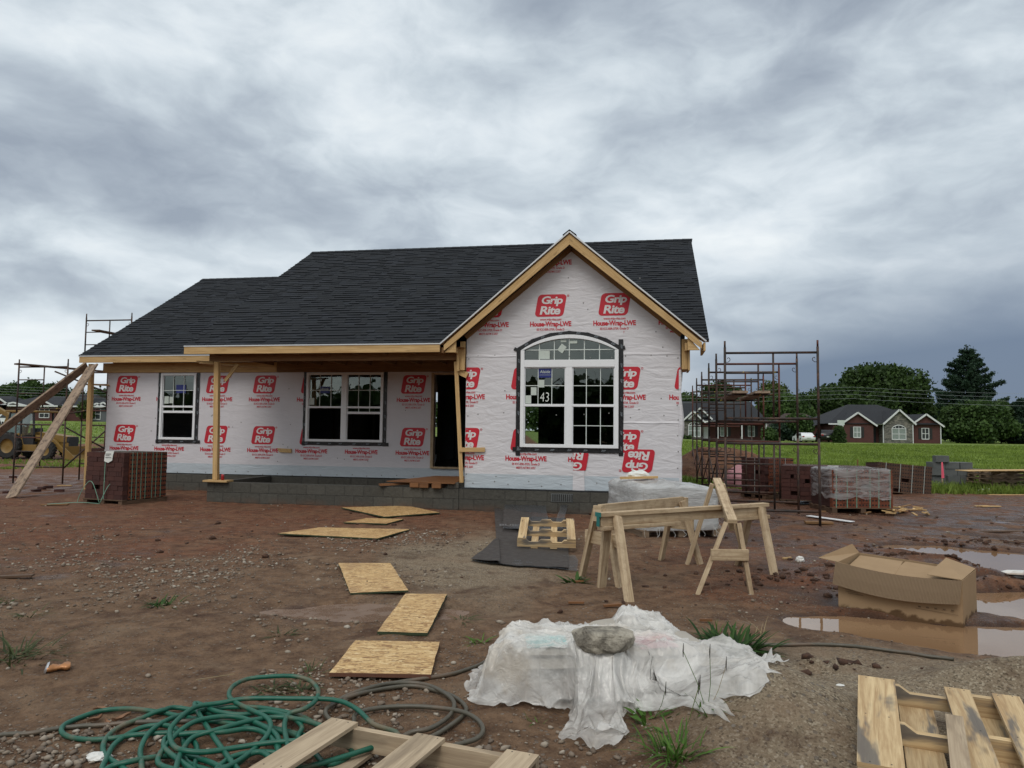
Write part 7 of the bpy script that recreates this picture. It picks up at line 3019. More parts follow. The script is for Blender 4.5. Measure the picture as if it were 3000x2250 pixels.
# the stone fronted house behind the scaffolding
Ym = 114.0
mx0 = hpos(1465, Ym)
zm0 = hz(mx0 + 6, Ym)
mh = thing('stone_front_house', 'grey house with a stone gable and white porch posts seen through the scaffold', 'house', (mx0, Ym, zm0))
U = lambda x: hpos(x, Ym) - mx0
Zm = lambda y, x=1560: (atY(x, y, Ym).z - zm0)
EZ = 2.8
mb = MB()
mb.box(U(1470), U(1519), 0, 8, -.6, EZ, 0)
mb.poly([(U(1474), -.004, EZ), (U(1519), -.004, EZ), (U(1496.5), -.004, Zm(889, 1496))], 0)
mb.build('stone_wall', M['stone_wall'], mh)
mb = MB()
mb.box(U(1440), U(1470), .5, 8, -.6, EZ, 0)
mb.poly([(U(1492), .3, EZ + .6), (U(1534), .3, EZ + .6), (U(1513), .3, Zm(882, 1513))], 0)
mb.build('siding_wall', M['siding_grey'], mh)
mb = MB()
mb.box(U(1519), U(1655), 2, 9, -.6, EZ, 0)
mb.build('brick_wall', M['brick_wall'], mh)
mb = MB()
mb.poly([(U(1440), -.3, EZ), (U(1660), -.3, EZ), (U(1648), 6, Zm(864, 1560)), (U(1440), 6, Zm(864, 1560))])
mb.poly([(U(1660), -.3, EZ), (U(1660), 12, EZ), (U(1648), 6, Zm(864, 1560))])
gable_roof_back(mb, U(1474), U(1519), EZ, Zm(889, 1496), 0, 4, .35)
gable_roof_back(mb, U(1492), U(1534), EZ + .6, Zm(882, 1513), .3, 5, .3)
mb.build('roof', M['shingle_far'], mh)
mb = MB()
for (a, b, ze, zp, v) in ((1474, 1519, EZ, Zm(889, 1496), 0), (1492, 1534, EZ + .6, Zm(882, 1513), .3)):
    c = (U(a) + U(b)) / 2
    sl = (zp - ze) / ((U(b) - U(a)) / 2)
    for s in (-1, 1):
        e = c + s * ((U(b) - U(a)) / 2 + .35)
        mb.board((e, v - .37, ze - .35 * sl), (c, v - .37, zp + .04), .22, .05, (0, -1, 0), 0)
mb.box(U(1519), U(1662), -.40, -.30, EZ - .15, EZ + .05)
mb.build('white_trim', M['trim'], mh)
for x in (1550, 1602, 1655):
    mb = MB()
    mb.box(U(x) - .09, U(x) + .09, -.2, -.02, -.3, EZ - .15)
    mb.build('porch_post', M['trim'], mh)
far_window(mh, U(1500) - .0, 1.3, 1.7, 1.6, 0, True, 'curtain', 1)
far_window(mh, U(1572), 1.35, 1.0, 1.5, 2, False, 'curtain', 1, True)
far_window(mh, U(1632), 1.35, .9, 1.5, 2, False, 'curtain', 1, True)
mb = MB()
mb.box(U(1527), U(1538), 1.9, 1.98, -.3, 2.1)
mb.build('door', M['trim'], mh)

# brown roofed house between the two
Yb = 125.0
b0 = hpos(1700, Yb)
t = thing('brown_house', 'low house with a brown roof half hidden by trees', 'house', (b0, Yb, hz(b0, Yb)))
U = lambda x: hpos(x, Yb) - b0
mb = MB()
mb.box(U(1690), U(1785), 0, 8, -.5, 2.2)
mb.build('wall', M['siding_grey'], t)
mb = MB()
hip_roof(mb, U(1684), U(1792), -.5, 9, 2.1, 4.6, U(1715), U(1762))
mb.build('roof', M['shingle_brown'], t)

# houses at the far left
Yl = 130.0


def left_house(label, xs, ridge, gables, wm, wins, Y=Yl):
    x0 = hpos(xs[0], Y)
    zb_ = hz((x0 + hpos(xs[1], Y)) / 2, Y)
    t = thing('suburban_house', label, 'house', (x0, Y, zb_), 0, None)
    U = lambda x: hpos(x, Y) - x0
    Zz = lambda y, x: atY(x, y, Y).z - zb_
    EZ = 2.65
    mb = MB()
    mb.box(0, U(xs[1]), 0, 9, -.8, EZ)
    for (a, b, yp, _) in gables:
        mb.poly([(U(a), -.01, EZ), (U(b), -.01, EZ), (U((a + b) / 2), -.01, Zz(yp, (a + b) / 2))])
    mb.build('wall', M[wm], t)
    mb = MB()
    hip_roof(mb, -.6, U(xs[1]) + .6, -.5, 11, EZ, Zz(ridge[2], ridge[0]), U(ridge[0]), U(ridge[1]))
    for (a, b, yp, _) in gables:
        gable_roof_back(mb, U(a), U(b), EZ, Zz(yp, (a + b) / 2), 0, 5, .3)
    mb.build('roof', M['shingle_far'], t)
    mb = MB()
    for (a, b, yp, _) in gables:
        c = (U(a) + U(b)) / 2
        zp = Zz(yp, (a + b) / 2)
        sl = (zp - EZ) / ((U(b) - U(a)) / 2)
        for s in (-1, 1):
            e = c + s * ((U(b) - U(a)) / 2 + .35)
            mb.board((e, -.37, EZ - .35 * sl), (c, -.37, zp + .04), .26, .05, (0, -1, 0), 0)
    mb.box(-.6, U(xs[1]) + .6, -.60, -.5, EZ - .2, EZ + .05)
    mb.build('white_trim', M['trim'], t)
    for (x, z, w, h, ar) in wins:
        far_window(t, U(x), z, w, h, 0, ar, 'win_dark', 1)
    return t


left_house('brick house with a white trimmed gable at the left edge of the photo', (-70, 9), (-60, -20, 852), [(-22, 18, 862, 0)], 'brick_wall', [])
left_house('dark brick house with two white trimmed gables behind the backhoe', (1, 118), (40, 100, 853), [(2, 52, 870, 0), (70, 114, 866, 0)], 'brick_wall', [(93, 1.3, 1.6, 1.4, True)])
left_house('long house with a wide dark roof behind the left scaffold', (108, 190), (122, 168, 848), [(108, 138, 874, 0)], 'brick_wall', [], Yl + 1.5)
left_house('grey sided house with a white arched window left of the new house', (191, 270), (215, 262, 850), [(194, 222, 872, 0), (207, 236, 870, 0)], 'siding_grey', [(204, 1.3, 1.6, 1.7, False)], Yl - 1.5)


# ------------------------------------------------------------------ trees
def leaf_mesh(name, pts, size, m_, parent, seed, flat=.35):
    """leaf clumps: two or three small bent leaf faces at each point, built as one numpy mesh"""
    rs = np.random.default_rng(seed)
    P = np.repeat(np.asarray(pts), 3, 0)
    n = len(P)
    P = P + rs.normal(0, size * .55, P.shape)
    a = rs.normal(size=(n, 3))
    a /= np.linalg.norm(a, axis=1, keepdims=True)
    b = np.cross(a, rs.normal(size=(n, 3)))
    b /= np.linalg.norm(b, axis=1, keepdims=True)
    s = size * rs.uniform(.45, 1.1, (n, 1))
    w = s * rs.uniform(.35, .6, (n, 1))
    v = np.stack([P - a * s * .6, P + b * w, P + a * s * .6, P - b * w], 1).reshape(-1, 3)
    me = bpy.data.meshes.new(name)
    me.vertices.add(len(v))
    me.vertices.foreach_set('co', v.ravel())
    me.loops.add(4 * n)
    me.loops.foreach_set('vertex_index', np.arange(4 * n, dtype=np.int32))
    me.polygons.add(n)
    me.polygons.foreach_set('loop_start', (np.arange(n) * 4).astype(np.int32))
    t = me.attributes.new('rnd', 'FLOAT', 'FACE')
    t.data.foreach_set('value', rs.uniform(0, 1, n).astype(np.float32))
    me.update(calc_edges=True)
    me.materials.append(m_)
    o = bpy.data.objects.new(name, me)
    COL.objects.link(o)
    o.parent = parent
    return o


def broad_tree(name, label, cat, x, y, h, wid, m_, seed, n=5200, trunk=.22, size=.55, group=None, squat=.62, low=.12):
    rs = np.random.default_rng(seed)
    t = thing(name, label, cat, (x, y, hz(x, y)), 0, group)
    pts = []
    nb = 26
    lobes = []
    for k in range(nb):
        a = rs.uniform(0, 2 * PI)
        el = rs.uniform(-.35, 1.0)
        r_ = math.sqrt(max(0, 1 - max(el, 0) ** 2)) * rs.uniform(.45, .85)
        c = np.array([math.cos(a) * r_ * wid / 2, math.sin(a) * r_ * wid / 2, h * (low + (1 - low) * (.45 + .45 * el * rs.uniform(.75, 1.0)))])
        lobes.append((c, rs.uniform(.16, .30) * wid))
    for c, rr in lobes:
        m = int(n / nb * (rr / (.22 * wid)) ** 2)
        d = rs.normal(size=(m, 3))
        d /= np.linalg.norm(d, axis=1, keepdims=True)
        rad = rr * rs.uniform(.55, 1.05, (m, 1)) ** .6
        q = c + d * rad * np.array([1, 1, squat])
        nz_ = fbm(q[:, 0] * .6 + seed, q[:, 1] * .6 + q[:, 2] * .9, seed, 2)
        q = q[(nz_ > -.27) & (q[:, 2] > .25)]
        pts.append(q)
    pts = np.vstack(pts)
    leaf_mesh('crown', pts, size, m_, t, seed)
    mb = MB()
    mb.tube([(0, 0, -.3), (.05, 0, h * .2), (0, .1, h * .5)], [wid * trunk * .10, wid * trunk * .085, wid * trunk * .05], 8)
    for c, rr in lobes[:10]:
        mb.tube([(0, 0, h * .25), (c[0] * .5, c[1] * .5, h * .25 + (c[2] - h * .25) * .6), tuple(c)], [wid * trunk * .06, wid * trunk * .035, wid * .004], 5)
    mb.build('trunk', M['bark'], t, True)
    return t


def pine_tree(name, label, cat, x, y, h, wid, m_, seed, n=17, dens=1.0):
    rs = np.random.default_rng(seed)
    t = thing(name, label, cat, (x, y, hz(x, y)))
    pts = []
    mb = MB()
    mb.tube([(0, 0, -.3), (0, 0, h * .6), (0, 0, h)], [.32, .2, .03], 7)
    for k in range(n):
        f = (k + .3) / n
        z = h * (.02 + .95 * f)
        L = wid / 2 * (1 - f) ** .72 * rs.uniform(.8, 1.1) + .25
        for j in range(8):
            a = 2 * PI * (j + rs.uniform(-.35, .35)) / 8 + k * 1.3
            l = L * rs.uniform(.6, 1.25)
            up = (.22 + .25 * f) * l
            m = int(30 * l * dens) + 12
            s = rs.uniform(.15, 1, m) ** .75
            lift = up * s ** 1.5 - .10 * l * s
            px_ = np.stack([math.cos(a) * l * s, math.sin(a) * l * s, z + lift], 1)
            wd = (.10 + .16 * np.sin(PI * np.clip(s, 0, 1)))[:, None]
            px_ = px_ + rs.normal(0, 1, px_.shape) * np.array([.8, .8, .5]) * wd * (l / 4) ** .5
            pts.append(px_)
            mb.tube([(0, 0, z), (math.cos(a) * l * .85, math.sin(a) * l * .85, z + up * .6)], [.06, .02], 4)
    pts.append(np.stack([rs.normal(0, .18, 60), rs.normal(0, .18, 60), h * rs.uniform(.86, 1.01, 60)], 1))
    leaf_mesh('crown', np.vstack(pts), .30, m_, t, seed)
    mb.build('trunk', M['bark'], t, True)
    return t


def px_tree(fn, name, label, cat, px, top, Y, wpx, *a, **k):
    p = atY(px, top, Y)
    g = hz(p.x, Y)
    return fn(name, label, cat, p.x, Y, p.z - g, wpx / 1606.85 * Y, *a, **k)


GT = 'trees beyond the far houses'
px_tree(broad_tree, 'round_tree', 'big round dark tree rising behind the red brick house', 'tree', 1878, 795, 150, 232, M['leaf_dark'], 3, n=15000, size=.72, low=-.12)
px_tree(pine_tree, 'pine_tree', 'tall layered pine tree at the right', 'tree', 2088, 749, 135, 195, M['needle'], 4, dens=1.7)
px_tree(broad_tree, 'hedge_tree', 'dense leafy tree below the pine, right of the brick house', 'tree', 2115, 868, 118, 120, M['leaf_mid'], 5, n=6500, size=.5, low=-.2)
px_tree(broad_tree, 'hedge_tree', 'dense leafy tree between the pine and the edge of the photo', 'tree', 2160, 866, 120, 70, M['leaf_dark'], 6, n=4500, size=.5, low=-.2)
px_tree(broad_tree, 'hedge_tree', 'dark tree close to the right side of the brick house', 'tree', 2065, 876, 119, 70, M['leaf_dark'], 7, n=4500, size=.5, low=-.2)
px_tree(pine_tree, 'conifer', 'dark blue conifer cut by the right edge of the photo', 'tree', 2205, 862, 118, 78, M['leaf_blue'], 8, n=16)
px_tree(broad_tree, 'hedge_tree', 'dark low tree mass at the foot of the right conifer', 'tree', 2225, 895, 117, 80, M['leaf_blue'], 9, n=3500, size=.5, low=-.2)
px_tree(broad_tree, 'mid_tree', 'yellowish tree directly behind the scaffold frames', 'tree', 1700, 848, 140, 100, M['leaf_mid'], 10, n=4200, size=.6, low=0)
px_tree(broad_tree, 'mid_tree', 'loose topped tree right of the scaffold planks', 'tree', 1668, 812, 155, 75, M['leaf_yellow'], 11, n=2600, size=.6, low=.1)
px_tree(broad_tree, 'mid_tree', 'dark tree above the stone fronted house', 'tree', 1560, 818, 150, 90, M['leaf_dark'], 12, n=4200, size=.65, low=.05)
px_tree(broad_tree, 'mid_tree', 'dark tree left of the scaffold against the house corner', 'tree', 1490, 842, 150, 70, M['leaf_dark'], 13, n=3200, size=.6, low=0)
px_tree(broad_tree, 'mid_tree', 'dark tree between the scaffold and the round tree', 'tree', 1752, 840, 148, 90, M['leaf_dark'], 14, n=4500, size=.6, low=-.1)
px_tree(broad_tree, 'mid_tree', 'bushy tree in front of the brown roofed house', 'tree', 1725, 893, 112, 50, M['leaf_mid'], 15, n=2600, size=.4, low=-.1)
px_tree(broad_tree, 'mid_tree', 'very dark purple leaved tree beside the stone fronted house', 'tree', 1690, 908, 113, 46, M['leaf_blue'], 16, n=2600, size=.4, low=-.1)
px_tree(broad_tree, 'garden_shrub', 'green shrub at the right end of the stone fronted house', 'shrub', 1662, 925, 110, 30, M['leaf_mid'], 17, n=1200, size=.3, low=-.2)
px_tree(pine_tree, 'small_conifer', 'small dark cone shaped conifer before the brick house', 'shrub', 1813, 925, 104, 14, M['leaf_dark'], 18, n=12, dens=2)
px_tree(broad_tree, 'garden_shrub', 'low shrubs along the foot of the stone gable', 'shrub', 1486, 945, 112, 24, M['leaf_dark'], 19, n=600, size=.25, low=-.4)
px_tree(broad_tree, 'left_tree', 'leafy tree behind the leftmost house', 'tree', 28, 826, 175, 75, M['leaf_mid'], 20, n=4200, size=.7, low=0)
px_tree(broad_tree, 'left_tree', 'tall leafy tree between the two left scaffold legs', 'tree', 78, 821, 172, 62, M['leaf_mid'], 21, n=4200, size=.7, low=0)
px_tree(broad_tree, 'left_tree', 'leafy tree behind the inner leg of the left scaffold', 'tree', 118, 828, 178, 55, M['leaf_dark'], 22, n=3400, size=.7, low=0)
px_tree(broad_tree, 'left_tree', 'darker tree glimpsed behind the leaning planks', 'tree', 165, 846, 180, 60, M['leaf_dark'], 23, n=3000, size=.7, low=0)
px_tree(broad_tree, 'left_tree', 'tree glimpsed between the planks and the house corner', 'tree', 212, 838, 176, 50, M['leaf_dark'], 24, n=3000, size=.7, low=0)
px_tree(broad_tree, 'yellow_shrub', 'yellow green shrub behind the second leaning plank', 'shrub', 187, 862, 128, 28, M['leaf_yellow'], 25, n=900, size=.4, low=-.1)
# low far woodland so that the horizon reads as trees
def woodland():
    rs = np.random.default_rng(77)
    pts = []
    for x0, x1, Y, h in ((-190, -40, 210, 9), (15, 230, 230, 11), (-40, 15, 230, 9), (-75, 60, -52, 7.5), (-420, -190, 235, 11), (230, 430, 235, 12)):
        m = int((x1 - x0) * (34 if Y > 0 else 70))
        x = rs.uniform(x0, x1, m)
        y = Y + rs.uniform(-8, 8, m)
        g = terrain(x, y)
        top_ = h * (.75 + .5 * fbm(x * .07, x * 0, 5, 3))
        pts.append(np.stack([x, y, g + rs.uniform(0, 1, m) ** .7 * top_], 1))
    o = leaf_mesh('far_woodland', np.vstack(pts), 1.3, M['leaf_dark'], None, 78)
    struct(o, 'stuff', 'dark line of far woodland closing the horizon')


woodland()


# ------------------------------------------------------------------ vehicles
def car(label, cat, px, py, Y, L, W, Hh_, rz, paint, suv=False):
    p = atY(px, py, Y)
    t = thing('parked_car', label, cat, (p.x, Y, hz(p.x, Y)), rz)
    # x along the length; rear towards -x
    prof = ([(-.5, .30), (-.5, .62), (-.49, .66), (-.44, .98), (-.40, 1.0), (.12, .99), (.25, .66), (.46, .58), (.5, .45), (.5, .25), (.46, .18), (-.46, .18)] if suv else
            [(-.5, .32), (-.5, .62), (-.42, .68), (-.28, .97), (-.05, 1.0), (.10, .95), (.26, .66), (.46, .58), (.5, .42), (.5, .24), (.46, .16), (-.46, .16)])
    mb = MB()
    ring = []
    for k, f in enumerate((0, .06, .5, .94, 1.0)):
        y = (f - .5) * W
        row = []
        for (a, b) in prof:
            inset = (1 - min(1, (1 - abs(f - .5) * 2) / .12)) * .05 if f not in (.5,) else 0
            yy = y * (1 - .14 * max(0, b - .62) / .38)
            row.append((a * L * (1 - inset * .3), yy, b * Hh_))
        ring.append(row)
    mb.grid(ring, closed_u=True)
    n = len(prof)
    mb.poly(ring[0])
    mb.poly(ring[-1][::-1])
    mb.build('body', M[paint], t, True, subsurf=0)
    g = MB()
    hw = W / 2
    zr = Hh_
    x0 = -.455 * L if suv else -.37 * L
    x1 = -.435 * L if suv else -.29 * L
    g.add([(x0 - .035, -hw * .80, zr * .70), (x0 - .035, hw * .80, zr * .70), (x1 - .03, hw * .74, zr * .93), (x1 - .03, -hw * .74, zr * .93)], [[3, 2, 1, 0]])
    for s in (-1, 1):
        g.add([(-.38 * L, s * hw * .985, zr * .68), (.16 * L, s * hw * .985, zr * .68), (.08 * L, s * hw * .915, zr * .92), (-.34 * L, s * hw * .915, zr * .92)], [[0, 1, 2, 3] if s < 0 else [3, 2, 1, 0]])
    g.build('window_glass', M['win_dark'], t)
    for x in (-.31 * L, .31 * L):
        for s in (-1, 1):
            w = MB()
            w.lathe([(0, 0), (.33, 0), (.33, .20), (0, .20)], (x, s * (hw - .10) - .10, .33), (0, 1, 0), 16)
            w.build('wheel', M['rubber'], t, True)
    for s in (-1, 1):
        q = MB()
        q.box(-.512 * L, -.495 * L, s * hw * .82 - .14, s * hw * .82 + .14, zr * .56, zr * .66)
        q.build('tail_lamp', M['tail_red'], t)
    q = MB()
    q.box(-.512 * L, -.502 * L, -.25, .25, zr * .42, zr * .50)
    q.build('number_plate', M['label_white'], t)
    return t


car('dark SUV parked with its rear towards us beside the brick house', 'car', 1781, 945, 107, 4.7, 1.95, 1.75, R(80), 'car_black', True)
car('low white car parked behind the grass bank, right of the scaffold', 'car', 1736, 948, 105, 4.5, 1.8, 1.35, R(86), 'car_white')
car('white car parked behind the raised arm of the backhoe', 'car', 20, 905, 100, 4.6, 1.85, 1.6, R(175), 'car_white', True)

# --- yellow backhoe loader
pb_ = atY(85, 990, 43)
bz_ = hz(pb_.x, 43)
bh_ = thing('backhoe_loader', 'yellow backhoe loader parked behind the left scaffold', 'backhoe', (pb_.x, 43, bz_), R(-8))
S_ = 1606.85 / 43


def tyre(x, y, r_, w, name='wheel'):
    mb = MB()
    mb.lathe([(r_ * .55, -w / 2), (r_ * .9, -w / 2), (r_, -w * .32), (r_, w * .32), (r_ * .9, w / 2), (r_ * .55, w / 2)], (x, y, r_), (0, 1, 0), 26)
    for k in range(18):
        a = 2 * PI * k / 18
        for s in (-1, 1):
            c = Vector((x + math.sin(a + s * .08) * r_, y + s * w * .22, r_ + math.cos(a + s * .08) * r_))
            tdir = Vector((math.cos(a), 0, -math.sin(a)))
            mb.frame_box(c, Vector((0, w * .24, 0)) + tdir * (s * .05), tdir * .035, Vector((math.sin(a), 0, math.cos(a))) * .03)
    o = mb.build(name, M['rubber'], bh_)
    q = MB()
    q.lathe([(r_ * .58, -w * .42), (r_ * .50, -w * .30), (r_ * .2, -w * .26), (.0, -w * .30)], (x, y, r_), (0, 1, 0), 22)
    q.build('rim', M['yellow'], o, True)


for y in (-.85, .85):
    tyre(-1.18, y, .74, .46)
    tyre(1.15, y, .50, .32)
mb = MB()
mb.box(-1.5, 2.1, -.38, .38, .55, .95)
mb.prism([(-.2, -.48, .55), (.55, -.48, .55), (.55, -.48, .95), (-.2, -.48, .95)], (0, .3, 0))
mb.prism([(.0, -.42, .95), (2.0, -.42, .95), (2.0, -.42, 1.30), (.15, -.42, 1.55), (.0, -.42, 1.5)], (0, .84, 0))
mb.prism([(-1.9, -.78, 1.18), (-.6, -.78, 1.5), (-.35, -.78, .75), (-.5, -.78, .72), (-.75, -.78, 1.32), (-1.9, -.78, 1.05)], (0, .25, 0))
mb.box(-.55, .45, -.80, -.42, .42, .82)
mb.build('chassis', M['yellow'], bh_, bevel=.02)
mb = MB()
mb.box(.9, 2.15, -.40, .40, .96, 1.18)
mb.box(2.0, 2.16, -.36, .36, .7, 1.28)
mb.build('engine_grille', M['machine_black'], bh_, bevel=.02)
# cab
cabx = (-1.35, .25)
mb = MB()
mb.box(-1.62, .42, -.82, .82, 2.64, 2.76)
mb.build('cab_roof', M['yellow'], bh_, bevel=.03)
mb = MB()
for (a, b) in (((-1.62, -.74, 1.15), (-1.32, -.74, 2.64)), ((.22, -.74, 1.35), (.12, -.74, 2.64)), ((-.62, -.74, 1.0), (-.62, -.74, 2.64)), ((-1.62, .74, 1.15), (-1.32, .74, 2.64)), ((.22, .74, 1.35), (.12, .74, 2.64))):
    mb.board(a, b, .09, .09, (0, 1, 0))
mb.box(-.60, .22, -.77, -.72, .80, 1.32)
mb.box(-.62, .25, -.70, .70, .78, .98)
mb.box(-.45, -.05, -.25, .25, 1.0, 1.75)
mb.build('cab_frame', M['machine_black'], bh_, bevel=.01)
mb = MB()
mb.add([(-1.60, -.745, 1.22), (-.64, -.745, 1.22), (-.64, -.745, 2.58), (-1.34, -.745, 2.58)], [[0, 1, 2, 3]])
mb.add([(-1.66, -.72, 1.22), (-1.66, .72, 1.22), (-1.36, .72, 2.58), (-1.36, -.72, 2.58)], [[3, 2, 1, 0]])
mb.build('rear_window', M['cab_glass'], bh_)
mb = MB()
mb.add([(-.58, -.745, 1.36), (.20, -.745, 1.36), (.12, -.745, 2.58), (-.58, -.745, 2.58)], [[0, 1, 2, 3]])
mb.build('door_window', M['glass_far'], bh_)
mb = MB()
for y in (-.62, .62):
    mb.prism([(.25, y - .07, 1.38), (1.4, y - .07, 1.15), (2.0, y - .07, .62), (2.35, y - .07, .35), (2.2, y - .07, .25), (1.85, y - .07, .45), (1.3, y - .07, .92), (.3, y - .07, 1.15)], (0, .14, 0))
mb.build('loader_arm', M['yellow'], bh_, bevel=.01)
mb = MB()
prof = [(2.35, .75), (2.30, .25), (2.45, .04), (3.25, .0)]
for a, b in zip(prof[:-1], prof[1:]):
    mb.add([(a[0], -1.05, a[1]), (b[0], -1.05, b[1]), (b[0], 1.05, b[1]), (a[0], 1.05, a[1])], [[0, 1, 2, 3]])
for y in (-1.05, 1.05):
    mb.poly([(p_[0], y, p_[1]) for p_ in prof])
mb.build('front_bucket', M['yellow'], bh_, solid=.04)
# hoe: boom and dipper folded up at the rear
mb = MB()
mb.prism([(-1.75, -.14, .75), (-1.95, -.14, .8), (-2.35, -.14, 1.9), (-2.1, -.14, 2.55), (-1.85, -.14, 2.5), (-2.05, -.14, 1.9), (-1.6, -.14, .9)], (0, .28, 0))
mb.build('boom', M['yellow'], bh_, bevel=.02)
mb = MB()
mb.prism([(-1.85, -.12, 2.5), (-2.1, -.12, 2.62), (-2.9, -.12, 3.0), (-3.2, -.12, 2.2), (-3.0, -.12, 2.15), (-2.75, -.12, 2.65), (-2.0, -.12, 2.3)], (0, .24, 0))
mb.build('dipper_arm', M['yellow'], bh_, bevel=.02)
mb = MB()
mb.tube([(-2.05, 0, 1.0), (-2.5, 0, 2.1)], .05, 7)
mb.tube([(-2.3, .1, 1.2), (-2.9, .1, 2.4)], .04, 7)
mb.box(-2.2, -1.7, -.55, .55, .45, .75)
mb.build('hydraulics', M['machine_black'], bh_)

# ------------------------------------------------------------------ power lines
for k, (yl, yr) in enumerate(((826, 838), (832, 846), (837, 855), (843, 865))):
    a, b = atY(-150, yl, 100), atY(2420, yr, 100)
    mb = MB()
    c = (a + b) / 2
    P = []
    for i in range(41):
        s = i / 40
        q = a.lerp(b, s) - c
        q.z -= .9 * (1 - (2 * ((s * 2.6) % 1) - 1) ** 2)
        P.append(q)
    mb.tube(P, .012, 4)
    o = mb.build('power_line', M['wire'])
    o.location = c
    tag(o, ('topmost', 'second from top', 'third from top', 'lowest')[k] + ' of the four thin power lines crossing in front of the far trees', 'power line', 'power lines')


# ------------------------------------------------------------------ weeds, grass, gravel
def weed(label, px, py, n, ln, wd, m_, spread=1.0, seed=1, stalks=0, up=.5, cat='weed', name='weed', leaf=False):
    rs = random.Random(seed)
    p = onground(px, py)
    t = thing(name, label, cat, (p.x, p.y, p.z - .004))
    mb = MB()
    for k in range(n):
        a = rs.uniform(0, 2 * PI)
        l = ln * rs.uniform(.5, 1.1)
        e = rs.uniform(.15, 1.0) * up + .12
        w = wd * rs.uniform(.6, 1.2)
        dirx, diry = math.cos(a), math.sin(a)
        r0 = rs.uniform(0, .10 * spread)
        b0 = Vector((dirx * r0 + rs.uniform(-.05, .05) * spread, diry * r0 + rs.uniform(-.05, .05) * spread, 0))
        side = Vector((-diry, dirx, rs.uniform(-.3, .3)))
        segs = 5
        rows = []
        for i in range(segs + 1):
            s = i / segs
            out_ = l * (math.cos(e * 1.4) * s + .10 * s * s)
            z = l * (math.sin(e * 1.4) * s - (.42 + .2 * rs.random() * 0) * s * s * (1.1 - e * .6))
            c = b0 + Vector((dirx * out_, diry * out_, max(.003, z)))
            ww = w * (math.sin(PI * min(1, .18 + s * .82)) if leaf else (1 - s) ** .6 * .9 + .02)
            rows.append([c - side * ww, c + Vector((0, 0, -ww * .35)), c + side * ww])
        mb.grid(rows, r=rs.random())
    mb.build('leaves', m_, t, True)
    for k in range(stalks):
        a = rs.uniform(0, 2 * PI)
        s_ = MB()
        l = ln * rs.uniform(1.3, 2.0)
        tip = Vector((math.cos(a) * .12, math.sin(a) * .10, l))
        s_.tube([(0, 0, 0), tip * .5 + Vector((.01, 0, 0)), tip], .0016, 4)
        o = s_.build('stalk', M['straw'] if k % 2 else m_, t)
        q = MB()
        q.tube([tip - Vector((0, 0, .03)), tip, tip + Vector((.002, 0, .04))], [.0015, .0035, .0015], 5)
        q.build('seed_head', M['seed'], o)
    return t


GWD = 'weeds growing on the yard'
weed('large leafy dock weed behind the right end of the plastic sheet', 1582, 1405, 170, .26, .013, M['weed_dark'], 1.6, 1, 0, .75, leaf=True)
weed('bright green grass clump nearest the camera at the foot of the sand heap', 1456, 1632, 80, .20, .0085, M['weed'], 1.0, 2, 2, .85)
weed('bright grass tuft with seed heads at the right hem of the plastic sheet', 1528, 1540, 26, .17, .009, M['weed'], .7, 3, 3, .9)
weed('small leafy weed at the front hem of the plastic sheet', 1412, 1553, 18, .13, .012, M['weed'], .8, 4, 1, .7, leaf=True)
weed('flat weed spreading left of the small leafy weed', 1388, 1572, 20, .13, .008, M['weed_dull'], .9, 5, 0, .35)
weed('thin weed rosette left of the plastic sheet', 1036, 1388, 24, .13, .007, M['weed'], .6, 6, 0, .5)
weed('round grass tuft alone on the gravel left of the boards', 350, 1306, 46, .17, .009, M['weed_dark'], 1.2, 7, 0, .6)
weed('coarse weed clump cut by the left edge of the photo', 20, 1425, 100, .26, .008, M['weed_dull'], 2.2, 8, 0, .55)
weed('flattened weed right of the left edge clump', 78, 1410, 45, .18, .006, M['weed_dull'], 1.6, 9, 0, .3)
weed('faint weed near the left edge, above the coarse clump', 62, 1330, 16, .16, .006, M['weed_dull'], 1.4, 10, 0, .5)
weed('dark weed tuft at the left edge beside the grey stick', 6, 1303, 18, .16, .009, M['weed_dark'], 1.2, 11, 0, .6)
weed('weed rosette inside the green hose loop, left one', 580, 1490, 26, .13, .008, M['weed_dull'], .7, 12, 0, .4)
weed('weed rosette inside the green hose loop, right one', 650, 1492, 30, .15, .010, M['weed_dull'], .7, 13, 0, .45)
weed('small tuft at the corner of the nearest strand board', 672, 1452, 14, .11, .006, M['weed_dull'], .6, 14, 0, .8)
weed('leafy weed beside the tar paper', 1238, 1257, 26, .16, .018, M['weed_dark'], .9, 15, 0, .7, leaf=True)
weed('thin weed left of the second strand board', 608, 1370, 20, .14, .006, M['weed_dull'], .9, 16, 0, .4)
weed('thin weed right of the second strand board', 1000, 1338, 16, .13, .006, M['weed_dull'], .9, 17, 0, .4)
weed('dry stalky weed beside the big dock weed', 1640, 1380, 10, .30, .003, M['straw'], 1.4, 18, 0, .7)
weed('pale grass tuft left of the big dock weed', 1545, 1375, 16, .20, .006, M['weed'], .6, 19, 0, .9)
weed('sprig under the front of the plastic sheet, left of the hanging tail', 1158, 1562, 8, .08, .005, M['weed'], .3, 20, 0, .9)
for k, (x, lab) in enumerate(((600, 'left of'), (690, 'in the middle of'), (770, 'right of middle of'))):
    weed('thin grass at the foot of the porch wall, %s three tufts' % lab, x, 1086, 20, .20, .006, M['weed_dull'], 2.0, 30 + k, 0, .95)
weed('grass tuft at the corner between porch and gable foundation', 965, 1098, 16, .22, .007, M['weed_dull'], 1.2, 34, 0, .95)


